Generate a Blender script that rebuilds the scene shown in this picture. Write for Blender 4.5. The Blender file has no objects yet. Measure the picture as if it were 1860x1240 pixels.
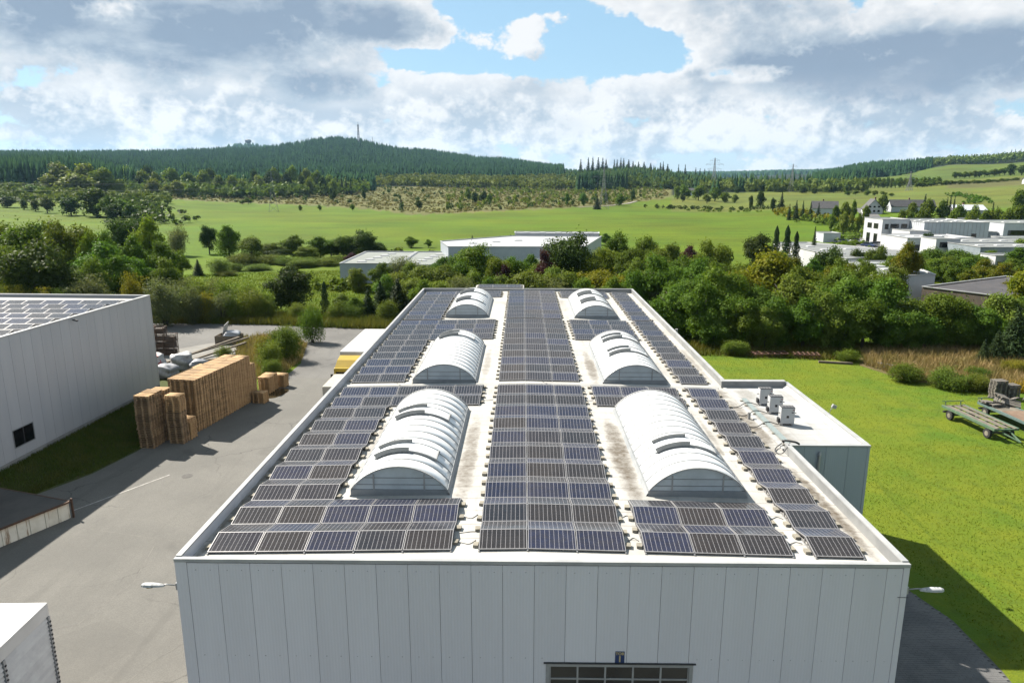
import bpy, bmesh, math, random
import numpy as np
from mathutils import Vector, Matrix

scene = bpy.context.scene
rnd = random.Random(7)
RNG = np.random.default_rng(11)
R = math.radians

# ------------------------------------------------------------------ camera
CAM_Z = 19.8
cam_d = bpy.data.cameras.new("camera")
cam_d.sensor_width = 36.0
cam_d.lens = 36.0 * 1290.0 / 1860.0
cam_d.clip_start = 0.5
cam_d.clip_end = 30000.0
cam = bpy.data.objects.new("camera", cam_d)
scene.collection.objects.link(cam)
cam.location = (0, 0, CAM_Z)
cam.rotation_euler = (R(90 - 12.76), 0, R(0.866))
scene.camera = cam

# ------------------------------------------------------------------ light
SUN_EL, SUN_AZ = 44.6, -55.5         # degrees; azimuth from +Y towards +X
sun_d = bpy.data.lights.new("sun", 'SUN')
sun_d.energy = 5.0
sun_d.angle = R(0.53)
sun_d.color = (1.0, 0.93, 0.82)
sun = bpy.data.objects.new("sun", sun_d)
scene.collection.objects.link(sun)
sd = Vector((math.sin(R(SUN_AZ)) * math.cos(R(SUN_EL)), math.cos(R(SUN_AZ)) * math.cos(R(SUN_EL)), math.sin(R(SUN_EL))))
sun.rotation_euler = sd.to_track_quat('Z', 'Y').to_euler()
sun.location = (-60, 40, 90)

vs = scene.view_settings
vs.view_transform = 'Standard'
vs.look = 'None'
vs.gamma = 1.0
vs.exposure = 1.58
vs.use_curve_mapping = False
scene.cycles.use_denoising = True
scene.cycles.max_bounces = 6
scene.cycles.diffuse_bounces = 3
scene.cycles.glossy_bounces = 3
scene.cycles.transmission_bounces = 4
scene.cycles.volume_bounces = 0
scene.cycles.sample_clamp_indirect = 6.0

# ------------------------------------------------------------------ node helpers
class NT:
    """small helper for wiring node trees"""
    def __init__(self, tree):
        self.t = tree
    def n(self, kind, **kw):
        nd = self.t.nodes.new(kind)
        for k, v in kw.items():
            setattr(nd, k, v)
        return nd
    def put(self, sock, v):
        if v is None:
            return
        if hasattr(v, 'is_linked') or isinstance(v, bpy.types.NodeSocket):
            self.t.links.new(v, sock)
        else:
            if isinstance(v, (tuple, list)) and len(v) == 3 and sock.type == 'RGBA':
                v = tuple(v) + (1.0,)
            sock.default_value = v
    def math(self, op, a, b=None, c=None, clamp=False):
        nd = self.n('ShaderNodeMath', operation=op, use_clamp=clamp)
        self.put(nd.inputs[0], a); self.put(nd.inputs[1], b); self.put(nd.inputs[2], c)
        return nd.outputs[0]
    def vmath(self, op, a, b=None, s=None):
        nd = self.n('ShaderNodeVectorMath', operation=op)
        self.put(nd.inputs[0], a)
        if b is not None: self.put(nd.inputs[1], b)
        if s is not None: self.put(nd.inputs['Scale'], s)
        return nd.outputs[0]
    def noise(self, vec, scale, detail=4.0, rough=0.55, lac=2.0, dist=0.0, dim='3D'):
        nd = self.n('ShaderNodeTexNoise', noise_dimensions=dim)
        self.put(nd.inputs['Vector'], vec)
        nd.inputs['Scale'].default_value = scale
        nd.inputs['Detail'].default_value = detail
        nd.inputs['Roughness'].default_value = rough
        nd.inputs['Lacunarity'].default_value = lac
        nd.inputs['Distortion'].default_value = dist
        return nd.outputs['Fac']
    def ramp(self, v, lo, hi, a=0.0, b=1.0, smooth=True):
        nd = self.n('ShaderNodeMapRange', interpolation_type='SMOOTHSTEP' if smooth else 'LINEAR')
        self.put(nd.inputs['Value'], v)
        self.put(nd.inputs['From Min'], lo); self.put(nd.inputs['From Max'], hi)
        self.put(nd.inputs['To Min'], a); self.put(nd.inputs['To Max'], b)
        return nd.outputs[0]
    def mix(self, f, a, b, blend='MIX'):
        nd = self.n('ShaderNodeMix', data_type='RGBA', blend_type=blend)
        self.put(nd.inputs[0], f); self.put(nd.inputs[6], a); self.put(nd.inputs[7], b)
        return nd.outputs[2]
    def sep(self, v):
        nd = self.n('ShaderNodeSeparateXYZ'); self.put(nd.inputs[0], v)
        return nd.outputs
    def comb(self, x, y, z):
        nd = self.n('ShaderNodeCombineXYZ')
        self.put(nd.inputs[0], x); self.put(nd.inputs[1], y); self.put(nd.inputs[2], z)
        return nd.outputs[0]

# ------------------------------------------------------------------ sky with broken cloud
def build_world():
    w = bpy.data.worlds.new("World")
    scene.world = w
    w.use_nodes = True
    t = w.node_tree
    t.nodes.clear()
    N = NT(t)
    out = N.n('ShaderNodeOutputWorld')
    bg = N.n('ShaderNodeBackground')
    bg.inputs['Strength'].default_value = 0.05
    t.links.new(bg.outputs[0], out.inputs[0])
    sky = N.n('ShaderNodeTexSky', sky_type='NISHITA')
    sky.sun_disc = False
    sky.sun_elevation = R(SUN_EL)
    sky.sun_rotation = R(SUN_AZ)
    sky.altitude = 600
    sky.air_density = 1.0
    sky.dust_density = 0.6
    sky.ozone_density = 1.5
    d = N.n('ShaderNodeTexCoord').outputs['Generated']
    dx, dy, dz = N.sep(d)
    az = N.math('MULTIPLY', N.math('ARCTAN2', dx, dy), 57.2958)      # degrees
    el = N.math('MULTIPLY', N.math('ARCSINE', dz), 57.2958)
    # cloud space: direction with the height stretched, so banks lie flat near the horizon
    def cloud_vec(lift, k=2.1):
        zz = N.math('ADD', N.math('MULTIPLY', dz, k), lift)
        return N.comb(dx, dy, zz)
    def blob(a, e, ra, re):
        q = N.math('ADD', N.math('POWER', N.math('ABSOLUTE', N.math('DIVIDE', N.math('SUBTRACT', az, a), ra)), 2.0),
                   N.math('POWER', N.math('ABSOLUTE', N.math('DIVIDE', N.math('SUBTRACT', el, e), re)), 2.0))
        return N.ramp(q, 0.0, 1.0, 1.0, 0.0)
    def total(items):
        acc = None
        for (wgt, *b) in items:
            s = N.math('MULTIPLY', blob(*b), wgt)
            acc = s if acc is None else N.math('ADD', acc, s)
        return acc
    v0 = cloud_vec(0.0)
    big = N.noise(v0, 2.6, 2.0, 0.5)
    def puff(lift, side=0.0):
        vec = N.vmath('ADD', cloud_vec(lift), (side, 0.0, 0.0))
        return N.noise(vec, 7.0, 8.0, 0.56, 2.1, 0.12)
    p0 = puff(0.0)
    p1 = puff(0.040, -0.030)
    # cloud banks and gaps in the part of the sky that is in view (bearing, height, half-widths in degrees)
    cover = total([(0.26, -4, 4.5, 34, 4.2), (0.20, 4, 7.0, 12, 2.2), (0.55, -25, 11.0, 22, 5.6), (0.50, 28, 8.2, 19, 4.6), (0.34, 14, 12.8, 12, 3.6), (0.36, -11, 12.5, 5.5, 3.2),
                   (0.25, -17, 6, 9, 2.2), (0.24, -1, 5, 8, 2.6), (0.16, 12, 4.6, 9, 2.6), (0.2, -28, 3.4, 18, 2.4), (0.15, 24, 2.6, 14, 2.4),
                   (-0.55, -2.0, 12.8, 5.5, 1.5), (-0.55, 6.2, 9.8, 6.0, 2.0), (-0.36, 17, 7.5, 4.5, 0.8), (0.30, -7, 10.4, 4.5, 1.2), (0.34, 9.5, 13.0, 5.5, 1.2), (-0.22, -8.5, 8.8, 3.0, 0.9), (-0.22, 0, 8.2, 7, 0.8), (-0.16, 8, 4.2, 5, 0.8), (-0.12, -22, 2.4, 8, 0.9)])
    gen = N.math('MULTIPLY', N.math('SUBTRACT', big, 0.5), 0.9)
    dens = N.math('ADD', N.math('ADD', N.math('MULTIPLY', N.math('SUBTRACT', p0, 0.5), 1.55), gen), cover)
    # heaped cumulus low over the horizon: rounded billows lit from the sun side
    def billow(lift, side):
        vec = N.vmath('ADD', cloud_vec(lift, 1.25), (side + 1.3, 0.4, 0.2))
        acc = None
        for sc, wt in ((8.0, 1.0), (17.0, 0.60), (37.0, 0.40), (80.0, 0.26), (165.0, 0.16)):
            q = N.math('MULTIPLY', N.math('ABSOLUTE', N.math('SUBTRACT', N.math('MULTIPLY', N.noise(vec, sc, 1.0, 0.5), 2.0), 1.0)), wt)
            acc = q if acc is None else N.math('ADD', acc, q)
        return acc
    h0 = billow(0.0, 0.0); h1 = billow(0.016, -0.010)
    dens = N.math('ADD', N.math('ADD', dens, 0.13), N.math('MULTIPLY', N.math('SUBTRACT', h0, 0.50), 0.62))
    alpha = N.ramp(dens, 0.0, 0.16)
    # thick parts seen from below go grey-blue, thin edges stay white
    thick = total([(1.0, -26, 11.0, 21, 5.0), (1.05, 31, 7.4, 20, 3.4), (0.55, 18, 10.2, 14, 4.2), (0.62, -14, 6.6, 5.5, 1.7),
                   (0.55, -30, 6.4, 6, 1.1), (0.55, -8, 11.0, 5, 2.6), (0.34, 4, 6.6, 4, 1.6), (0.55, 12.0, 7.2, 4.5, 1.5), (0.25, -36, 3.4, 9, 1.6), (0.35, 2.5, 4.0, 3.5, 1.6)])
    body = N.ramp(dens, 0.06, 0.60)
    shade = N.math('ADD', N.math('MULTIPLY', thick, body), N.math('MULTIPLY', N.math('SUBTRACT', p1, p0), 2.2))
    shade = N.math('ADD', shade, N.math('MULTIPLY', N.ramp(big, 0.45, 0.75), 0.25))
    soft = N.noise(N.vmath('ADD', v0, (3.1, 1.7, 0.4)), 5.0, 5.0, 0.55)
    shade = N.math('ADD', shade, N.math('MULTIPLY', N.math('SUBTRACT', soft, 0.5), 0.5))
    shade = N.ramp(shade, -0.05, 0.92, 0.0, 1.0, smooth=False)
    cr = N.n('ShaderNodeValToRGB')
    t.links.new(shade, cr.inputs[0])
    e = cr.color_ramp.elements
    e[0].position = 0.0; e[0].color = (6.3, 6.35, 6.4, 1)
    e[1].position = 1.0; e[1].color = (1.95, 2.52, 3.30, 1)
    m = cr.color_ramp.elements.new(0.28); m.color = (5.1, 5.3, 5.5, 1)
    m = cr.color_ramp.elements.new(0.60); m.color = (3.35, 3.9, 4.45, 1)
    lit = N.math('ADD', N.math('MULTIPLY', N.math('SUBTRACT', h0, h1), 2.1), N.ramp(N.noise(cloud_vec(0.3, 1.6), 5.0, 6.0, 0.55), 0.36, 0.64, -0.15, 1.0))
    low = N.mix(N.ramp(lit, -0.12, 0.92, 0.0, 1.0, False), (2.95, 3.6, 4.3), (6.35, 6.4, 6.4))
    lowmask = N.math('MULTIPLY', N.ramp(el, 4.5, 9.0, 0.85, 0.0), N.math('SUBTRACT', 1.0, N.math('MULTIPLY', thick, 0.8, None, True)))
    ccol = N.mix(lowmask, cr.outputs[0], low)
    # the same relief, weaker, on the high banks
    ccol = N.mix(N.math('MULTIPLY', N.ramp(N.math('SUBTRACT', h0, h1), 0.0, 0.30, 0.0, 0.30), N.math('SUBTRACT', 1.0, thick, None, True)), ccol, (6.3, 6.35, 6.4))
    # clear sky: slightly milky towards the horizon, as the air is in the photograph
    clear = N.mix(0.65, sky.outputs[0], (2.75, 4.6, 5.9))
    hz = N.ramp(el, 0.0, 6.0, 0.55, 0.0)
    clear = N.mix(hz, clear, (4.4, 5.0, 5.5))
    col = N.mix(alpha, clear, ccol)
    fade = N.ramp(el, -1.0, 2.2, 0.45, 0.0)
    col = N.mix(fade, col, (4.3, 4.8, 5.2))
    t.links.new(col, bg.inputs[0])
    w.cycles.sampling_method = 'MANUAL'
    w.cycles.sample_map_resolution = 1024
build_world()

# ------------------------------------------------------------------ materials
MATS = {}
TONE = 0.474          # one factor on all surface reflectances, paired with the exposure above
def tone(c):
    return None if c is None else tuple(x * TONE for x in c)
def mat(name, c1, c2=None, scale=1.0, rough=0.7, bump=0.0, bscale=20.0, metallic=0.0, detail=5.0, lo=0.35, hi=0.65,
        rand=0.0, spec=0.5, local=False, stretch=(1, 1, 1)):
    if name in MATS:
        return MATS[name]
    c1, c2 = tone(c1), tone(c2)
    m = bpy.data.materials.new(name)
    m.use_nodes = True
    t = m.node_tree
    N = NT(t)
    b = t.nodes['Principled BSDF']
    b.inputs['Roughness'].default_value = rough
    b.inputs['Metallic'].default_value = metallic
    b.inputs['Specular IOR Level'].default_value = spec
    pos = N.n('ShaderNodeTexCoord').outputs['Object'] if local else N.n('ShaderNodeNewGeometry').outputs['Position']
    if stretch != (1, 1, 1):
        pos = N.vmath('MULTIPLY', pos, stretch)
    if c2 is not None:
        f = N.ramp(N.noise(pos, scale, detail, 0.6), lo, hi)
        col = N.mix(f, c1, c2)
    else:
        col = N.mix(0.0, c1, c1)
    if rand:
        r = N.n('ShaderNodeObjectInfo').outputs['Random']
        hs = N.n('ShaderNodeHueSaturation')
        N.put(hs.inputs['Value'], N.math('ADD', 1.0 - rand, N.math('MULTIPLY', r, 2 * rand)))
        N.put(hs.inputs['Color'], col)
        col = hs.outputs[0]
    t.links.new(col, b.inputs['Base Color'])
    if bump:
        bp = N.n('ShaderNodeBump')
        bp.inputs['Strength'].default_value = bump
        bp.inputs['Distance'].default_value = 0.02
        N.put(bp.inputs['Height'], N.noise(pos, bscale, 4.0, 0.6))
        t.links.new(bp.outputs[0], b.inputs['Normal'])
    MATS[name] = m
    return m

def leaf_mat(name, c1, c2, rand=0.18, scale=0.9, trans=0.40, hue=0.02, spec=0.06):
    if name in MATS:
        return MATS[name]
    c1, c2 = tuple(x * 0.62 for x in c1), tuple(x * 0.62 for x in c2)
    m = bpy.data.materials.new(name)
    m.use_nodes = True
    t = m.node_tree
    t.nodes.clear()
    N = NT(t)
    out = N.n('ShaderNodeOutputMaterial')
    pos = N.n('ShaderNodeNewGeometry').outputs['Position']
    f = N.ramp(N.noise(pos, scale, 3.0, 0.7), 0.32, 0.68)
    rdn = N.n('ShaderNodeObjectInfo').outputs['Random']
    col = N.mix(f, c1, c2)
    hs = N.n('ShaderNodeHueSaturation')
    N.put(hs.inputs['Hue'], N.math('ADD', 0.5 - hue, N.math('MULTIPLY', rdn, 2 * hue)))
    N.put(hs.inputs['Value'], N.math('ADD', 1 - rand, N.math('MULTIPLY', N.math('FRACT', N.math('MULTIPLY', rdn, 7.31)), 2 * rand)))
    N.put(hs.inputs['Color'], col)
    df = N.n('ShaderNodeBsdfPrincipled')
    df.inputs['Roughness'].default_value = 0.55
    df.inputs['Specular IOR Level'].default_value = spec
    tr = N.n('ShaderNodeBsdfTranslucent')
    t.links.new(hs.outputs[0], df.inputs['Base Color'])
    N.put(tr.inputs[0], N.mix(1.0, hs.outputs[0], (1.0, 1.0, 0.55), 'MULTIPLY'))
    mx = N.n('ShaderNodeMixShader')
    mx.inputs[0].default_value = trans
    t.links.new(df.outputs[0], mx.inputs[1]); t.links.new(tr.outputs[0], mx.inputs[2])
    t.links.new(mx.outputs[0], out.inputs[0])
    MATS[name] = m
    return m

# ------------------------------------------------------------------ mesh helpers
COL = scene.collection
def link(o, parent=None, kind=None):
    COL.objects.link(o)
    if parent is not None:
        o.parent = parent
    if kind:
        o['kind'] = kind
    return o
def tag(o, label, cat, group=None):
    o['label'] = label
    o['category'] = cat
    if group:
        o['group'] = group
    return o
def thing(name, label, cat, loc=(0, 0, 0), rz=0.0, group=None):
    e = bpy.data.objects.new(name, None)
    e.empty_display_size = 0.3
    e.location = loc
    e.rotation_euler = (0, 0, rz)
    link(e)
    return tag(e, label, cat, group)
def copy_tree(o, parent=None):
    c = o.copy()
    COL.objects.link(c)
    c.parent = parent
    for ch in o.children:
        copy_tree(ch, c)
    return c

class MB:
    """collects boxes, prisms, tubes into one mesh"""
    def __init__(self, org=(0, 0, 0)):
        self.v = []; self.f = []; self.o = Vector(org)
    def add(self, verts, faces):
        k = len(self.v)
        self.v += [tuple(Vector(p) - self.o) for p in verts]
        self.f += [tuple(i + k for i in f) for f in faces]
        return self
    def box(self, x0, x1, y0, y1, z0, z1):
        return self.add([(x0, y0, z0), (x1, y0, z0), (x1, y1, z0), (x0, y1, z0), (x0, y0, z1), (x1, y0, z1), (x1, y1, z1), (x0, y1, z1)],
                        [(0, 3, 2, 1), (4, 5, 6, 7), (0, 1, 5, 4), (1, 2, 6, 5), (2, 3, 7, 6), (3, 0, 4, 7)])
    def cbox(self, c, s, M=None):
        vs_ = [Vector((sx * s[0] / 2, sy * s[1] / 2, sz * s[2] / 2)) for sz in (-1, 1) for sx, sy in ((-1, -1), (1, -1), (1, 1), (-1, 1))]
        if M is not None:
            vs_ = [M @ p for p in vs_]
        return self.add([p + Vector(c) for p in vs_], [(0, 3, 2, 1), (4, 5, 6, 7), (0, 1, 5, 4), (1, 2, 6, 5), (2, 3, 7, 6), (3, 0, 4, 7)])
    def prism(self, poly, z0, z1):
        n = len(poly)
        vv = [(p[0], p[1], z0) for p in poly] + [(p[0], p[1], z1) for p in poly]
        ff = [tuple(reversed(range(n))), tuple(range(n, 2 * n))] + [(i, (i + 1) % n, n + (i + 1) % n, n + i) for i in range(n)]
        return self.add(vv, ff)
    def sheet(self, poly, z):
        return self.add([(p[0], p[1], z) for p in poly], [tuple(range(len(poly)))])
    def bar(self, a, b, w, h=None):
        a = Vector(a); b = Vector(b); h = h or w
        d = (b - a); L = d.length; d.normalize()
        up = Vector((0, 0, 1)) if abs(d.z) < 0.95 else Vector((0, 1, 0))
        s = d.cross(up).normalized(); u = s.cross(d)
        M = Matrix((s, d, u)).transposed()
        return self.cbox((a + b) / 2, (w, L, h), M)
    def tube(self, pts, r, seg=6, cap=True):
        pts = [Vector(p) for p in pts]
        rs = r if isinstance(r, (list, tuple)) else [r] * len(pts)
        vv = []; n = len(pts)
        for i, p in enumerate(pts):
            d = (pts[min(i + 1, n - 1)] - pts[max(i - 1, 0)]).normalized()
            up = Vector((0, 0, 1)) if abs(d.z) < 0.95 else Vector((0, 1, 0))
            s = d.cross(up).normalized(); u = s.cross(d)
            for k in range(seg):
                a = 2 * math.pi * k / seg
                vv.append(p + rs[i] * (math.cos(a) * s + math.sin(a) * u))
        ff = [(i * seg + k, i * seg + (k + 1) % seg, (i + 1) * seg + (k + 1) % seg, (i + 1) * seg + k) for i in range(n - 1) for k in range(seg)]
        if cap:
            ff += [tuple(reversed(range(seg))), tuple(range((n - 1) * seg, n * seg))]
        return self.add(vv, ff)
    def mesh(self, name, m, smooth=False):
        me = bpy.data.meshes.new(name)
        me.from_pydata(self.v, [], self.f)
        if m is not None:
            me.materials.append(m)
        if smooth:
            me.shade_smooth()
        bm = bmesh.new(); bm.from_mesh(me)
        bmesh.ops.recalc_face_normals(bm, faces=bm.faces)
        bm.to_mesh(me); bm.free()
        return me
    def build(self, name, m, parent=None, kind=None, smooth=False, bevel=0.0):
        o = bpy.data.objects.new(name, self.mesh(name, m, smooth))
        if bevel:
            md = o.modifiers.new("bevel", 'BEVEL'); md.width = bevel; md.segments = 2; md.limit_method = 'ANGLE'
        return link(o, parent, kind)

def np_mesh(name, verts, faces_n, idx, m):
    """verts (n,3); faces all with faces_n corners; idx flat"""
    me = bpy.data.meshes.new(name)
    nf = len(idx) // faces_n
    me.vertices.add(len(verts)); me.vertices.foreach_set('co', np.ascontiguousarray(verts, dtype=np.float32).ravel())
    me.loops.add(len(idx)); me.loops.foreach_set('vertex_index', np.ascontiguousarray(idx, dtype=np.int32))
    me.polygons.add(nf)
    me.polygons.foreach_set('loop_start', np.arange(0, nf * faces_n, faces_n, dtype=np.int32))
    try:
        me.polygons.foreach_set('loop_total', np.full(nf, faces_n, dtype=np.int32))
    except Exception:
        pass
    if m is not None:
        me.materials.append(m)
    me.update(calc_edges=True)
    return me

WORDS = ["first", "second", "third", "fourth", "fifth", "sixth", "seventh", "eighth", "ninth", "tenth", "eleventh", "twelfth", "thirteenth",
         "fourteenth", "fifteenth", "sixteenth", "seventeenth", "eighteenth", "nineteenth", "twentieth", "twenty-first", "twenty-second",
         "twenty-third", "twenty-fourth", "twenty-fifth", "twenty-sixth", "twenty-seventh", "twenty-eighth", "twenty-ninth", "thirtieth"]
for tens, tenth in (("thirty", "fortieth"), ("forty", "fiftieth"), ("fifty", "sixtieth"), ("sixty", "seventieth")):
    WORDS += [tens + "-" + w_ for w_ in WORDS[:9]] + [tenth]
NUM = {1: "single", 2: "two", 3: "three", 5: "five"}
TERRAIN_BEARINGS = [-50.02, -38.78, -32.03, -28.07, -20.81, -14.06, -8.62, -2.17, 3.03, 8.58, 14.76, 20.6, 26.0, 30.93, 35.39, 47.15]
TERRAIN_RANGES = [0, 200, 350, 500, 700, 900, 1200, 1600, 2000, 2500, 3000, 4500, 7500]
TERRAIN_HEIGHTS = [[0.0, 0.0, 0.0, 6.9, 11.6, 17.6, 29.0, 39.7, 51.4, 68.9, 77.3, 80.2, 55.5], [0.0, 0.0, 0.0, 4.3, 9.9, 17.1, 30.9, 43.8, 57.9, 79.0, 89.1, 92.5, 62.8], [0.0, 0.0, 0.0, 2.9, 9.1, 16.9, 31.8, 45.8, 61.1, 83.9, 94.9, 98.7, 66.4], [0.0, 0.0, 0.0, 2.6, 5.0, 9.7, 18.1, 36.4, 58.8, 89.7, 99.8, 87.1, 68.3], [0.0, 0.0, 0.0, 0.0, 3.2, 7.8, 15.5, 35.1, 63.8, 103.9, 108.4, 198.8, 71.0], [0.0, 0.0, 0.0, 0.0, 3.6, 8.7, 15.4, 34.5, 76.7, 142.1, 147.5, 109.4, 72.8], [0.0, 0.0, 0.0, 0.0, 3.3, 8.5, 15.3, 31.3, 63.2, 106.6, 117.4, 111.0, 73.8], [0.0, 0.0, 0.0, 0.0, 2.1, 7.1, 13.5, 26.7, 50.5, 78.2, 85.5, 72.3, 74.3], [0.0, 0.0, 0.0, 0.0, 2.1, 5.8, 12.6, 26.7, 41.6, 52.6, 54.7, 59.0, 74.1], [0.0, 0.0, 0.0, 0.0, 2.3, 7.9, 21.4, 38.2, 37.0, 23.2, 21.7, 39.0, 79.0], [0.0, 0.0, 0.0, 0.0, 4.8, 8.2, 11.2, 12.8, 11.1, 12.5, 19.5, 38.5, 98.8], [0.0, 0.0, 0.0, 2.5, 6.2, 8.6, 10.6, 14.2, 19.6, 29.9, 40.1, 50.2, 101.3], [0.0, 0.0, 0.0, 3.9, 7.7, 10.8, 17.3, 32.3, 49.8, 60.6, 68.7, 72.6, 78.2], [0.0, 0.0, 0.0, 5.3, 10.1, 16.3, 27.2, 45.7, 62.1, 72.6, 81.3, 84.1, 75.5], [0.0, 0.0, 0.0, 6.9, 13.1, 20.3, 32.5, 51.9, 70.5, 83.2, 90.6, 94.1, 72.7], [0.0, 0.0, 0.0, 9.1, 14.2, 20.2, 30.4, 46.5, 61.9, 72.5, 78.6, 81.5, 63.7]]
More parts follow.
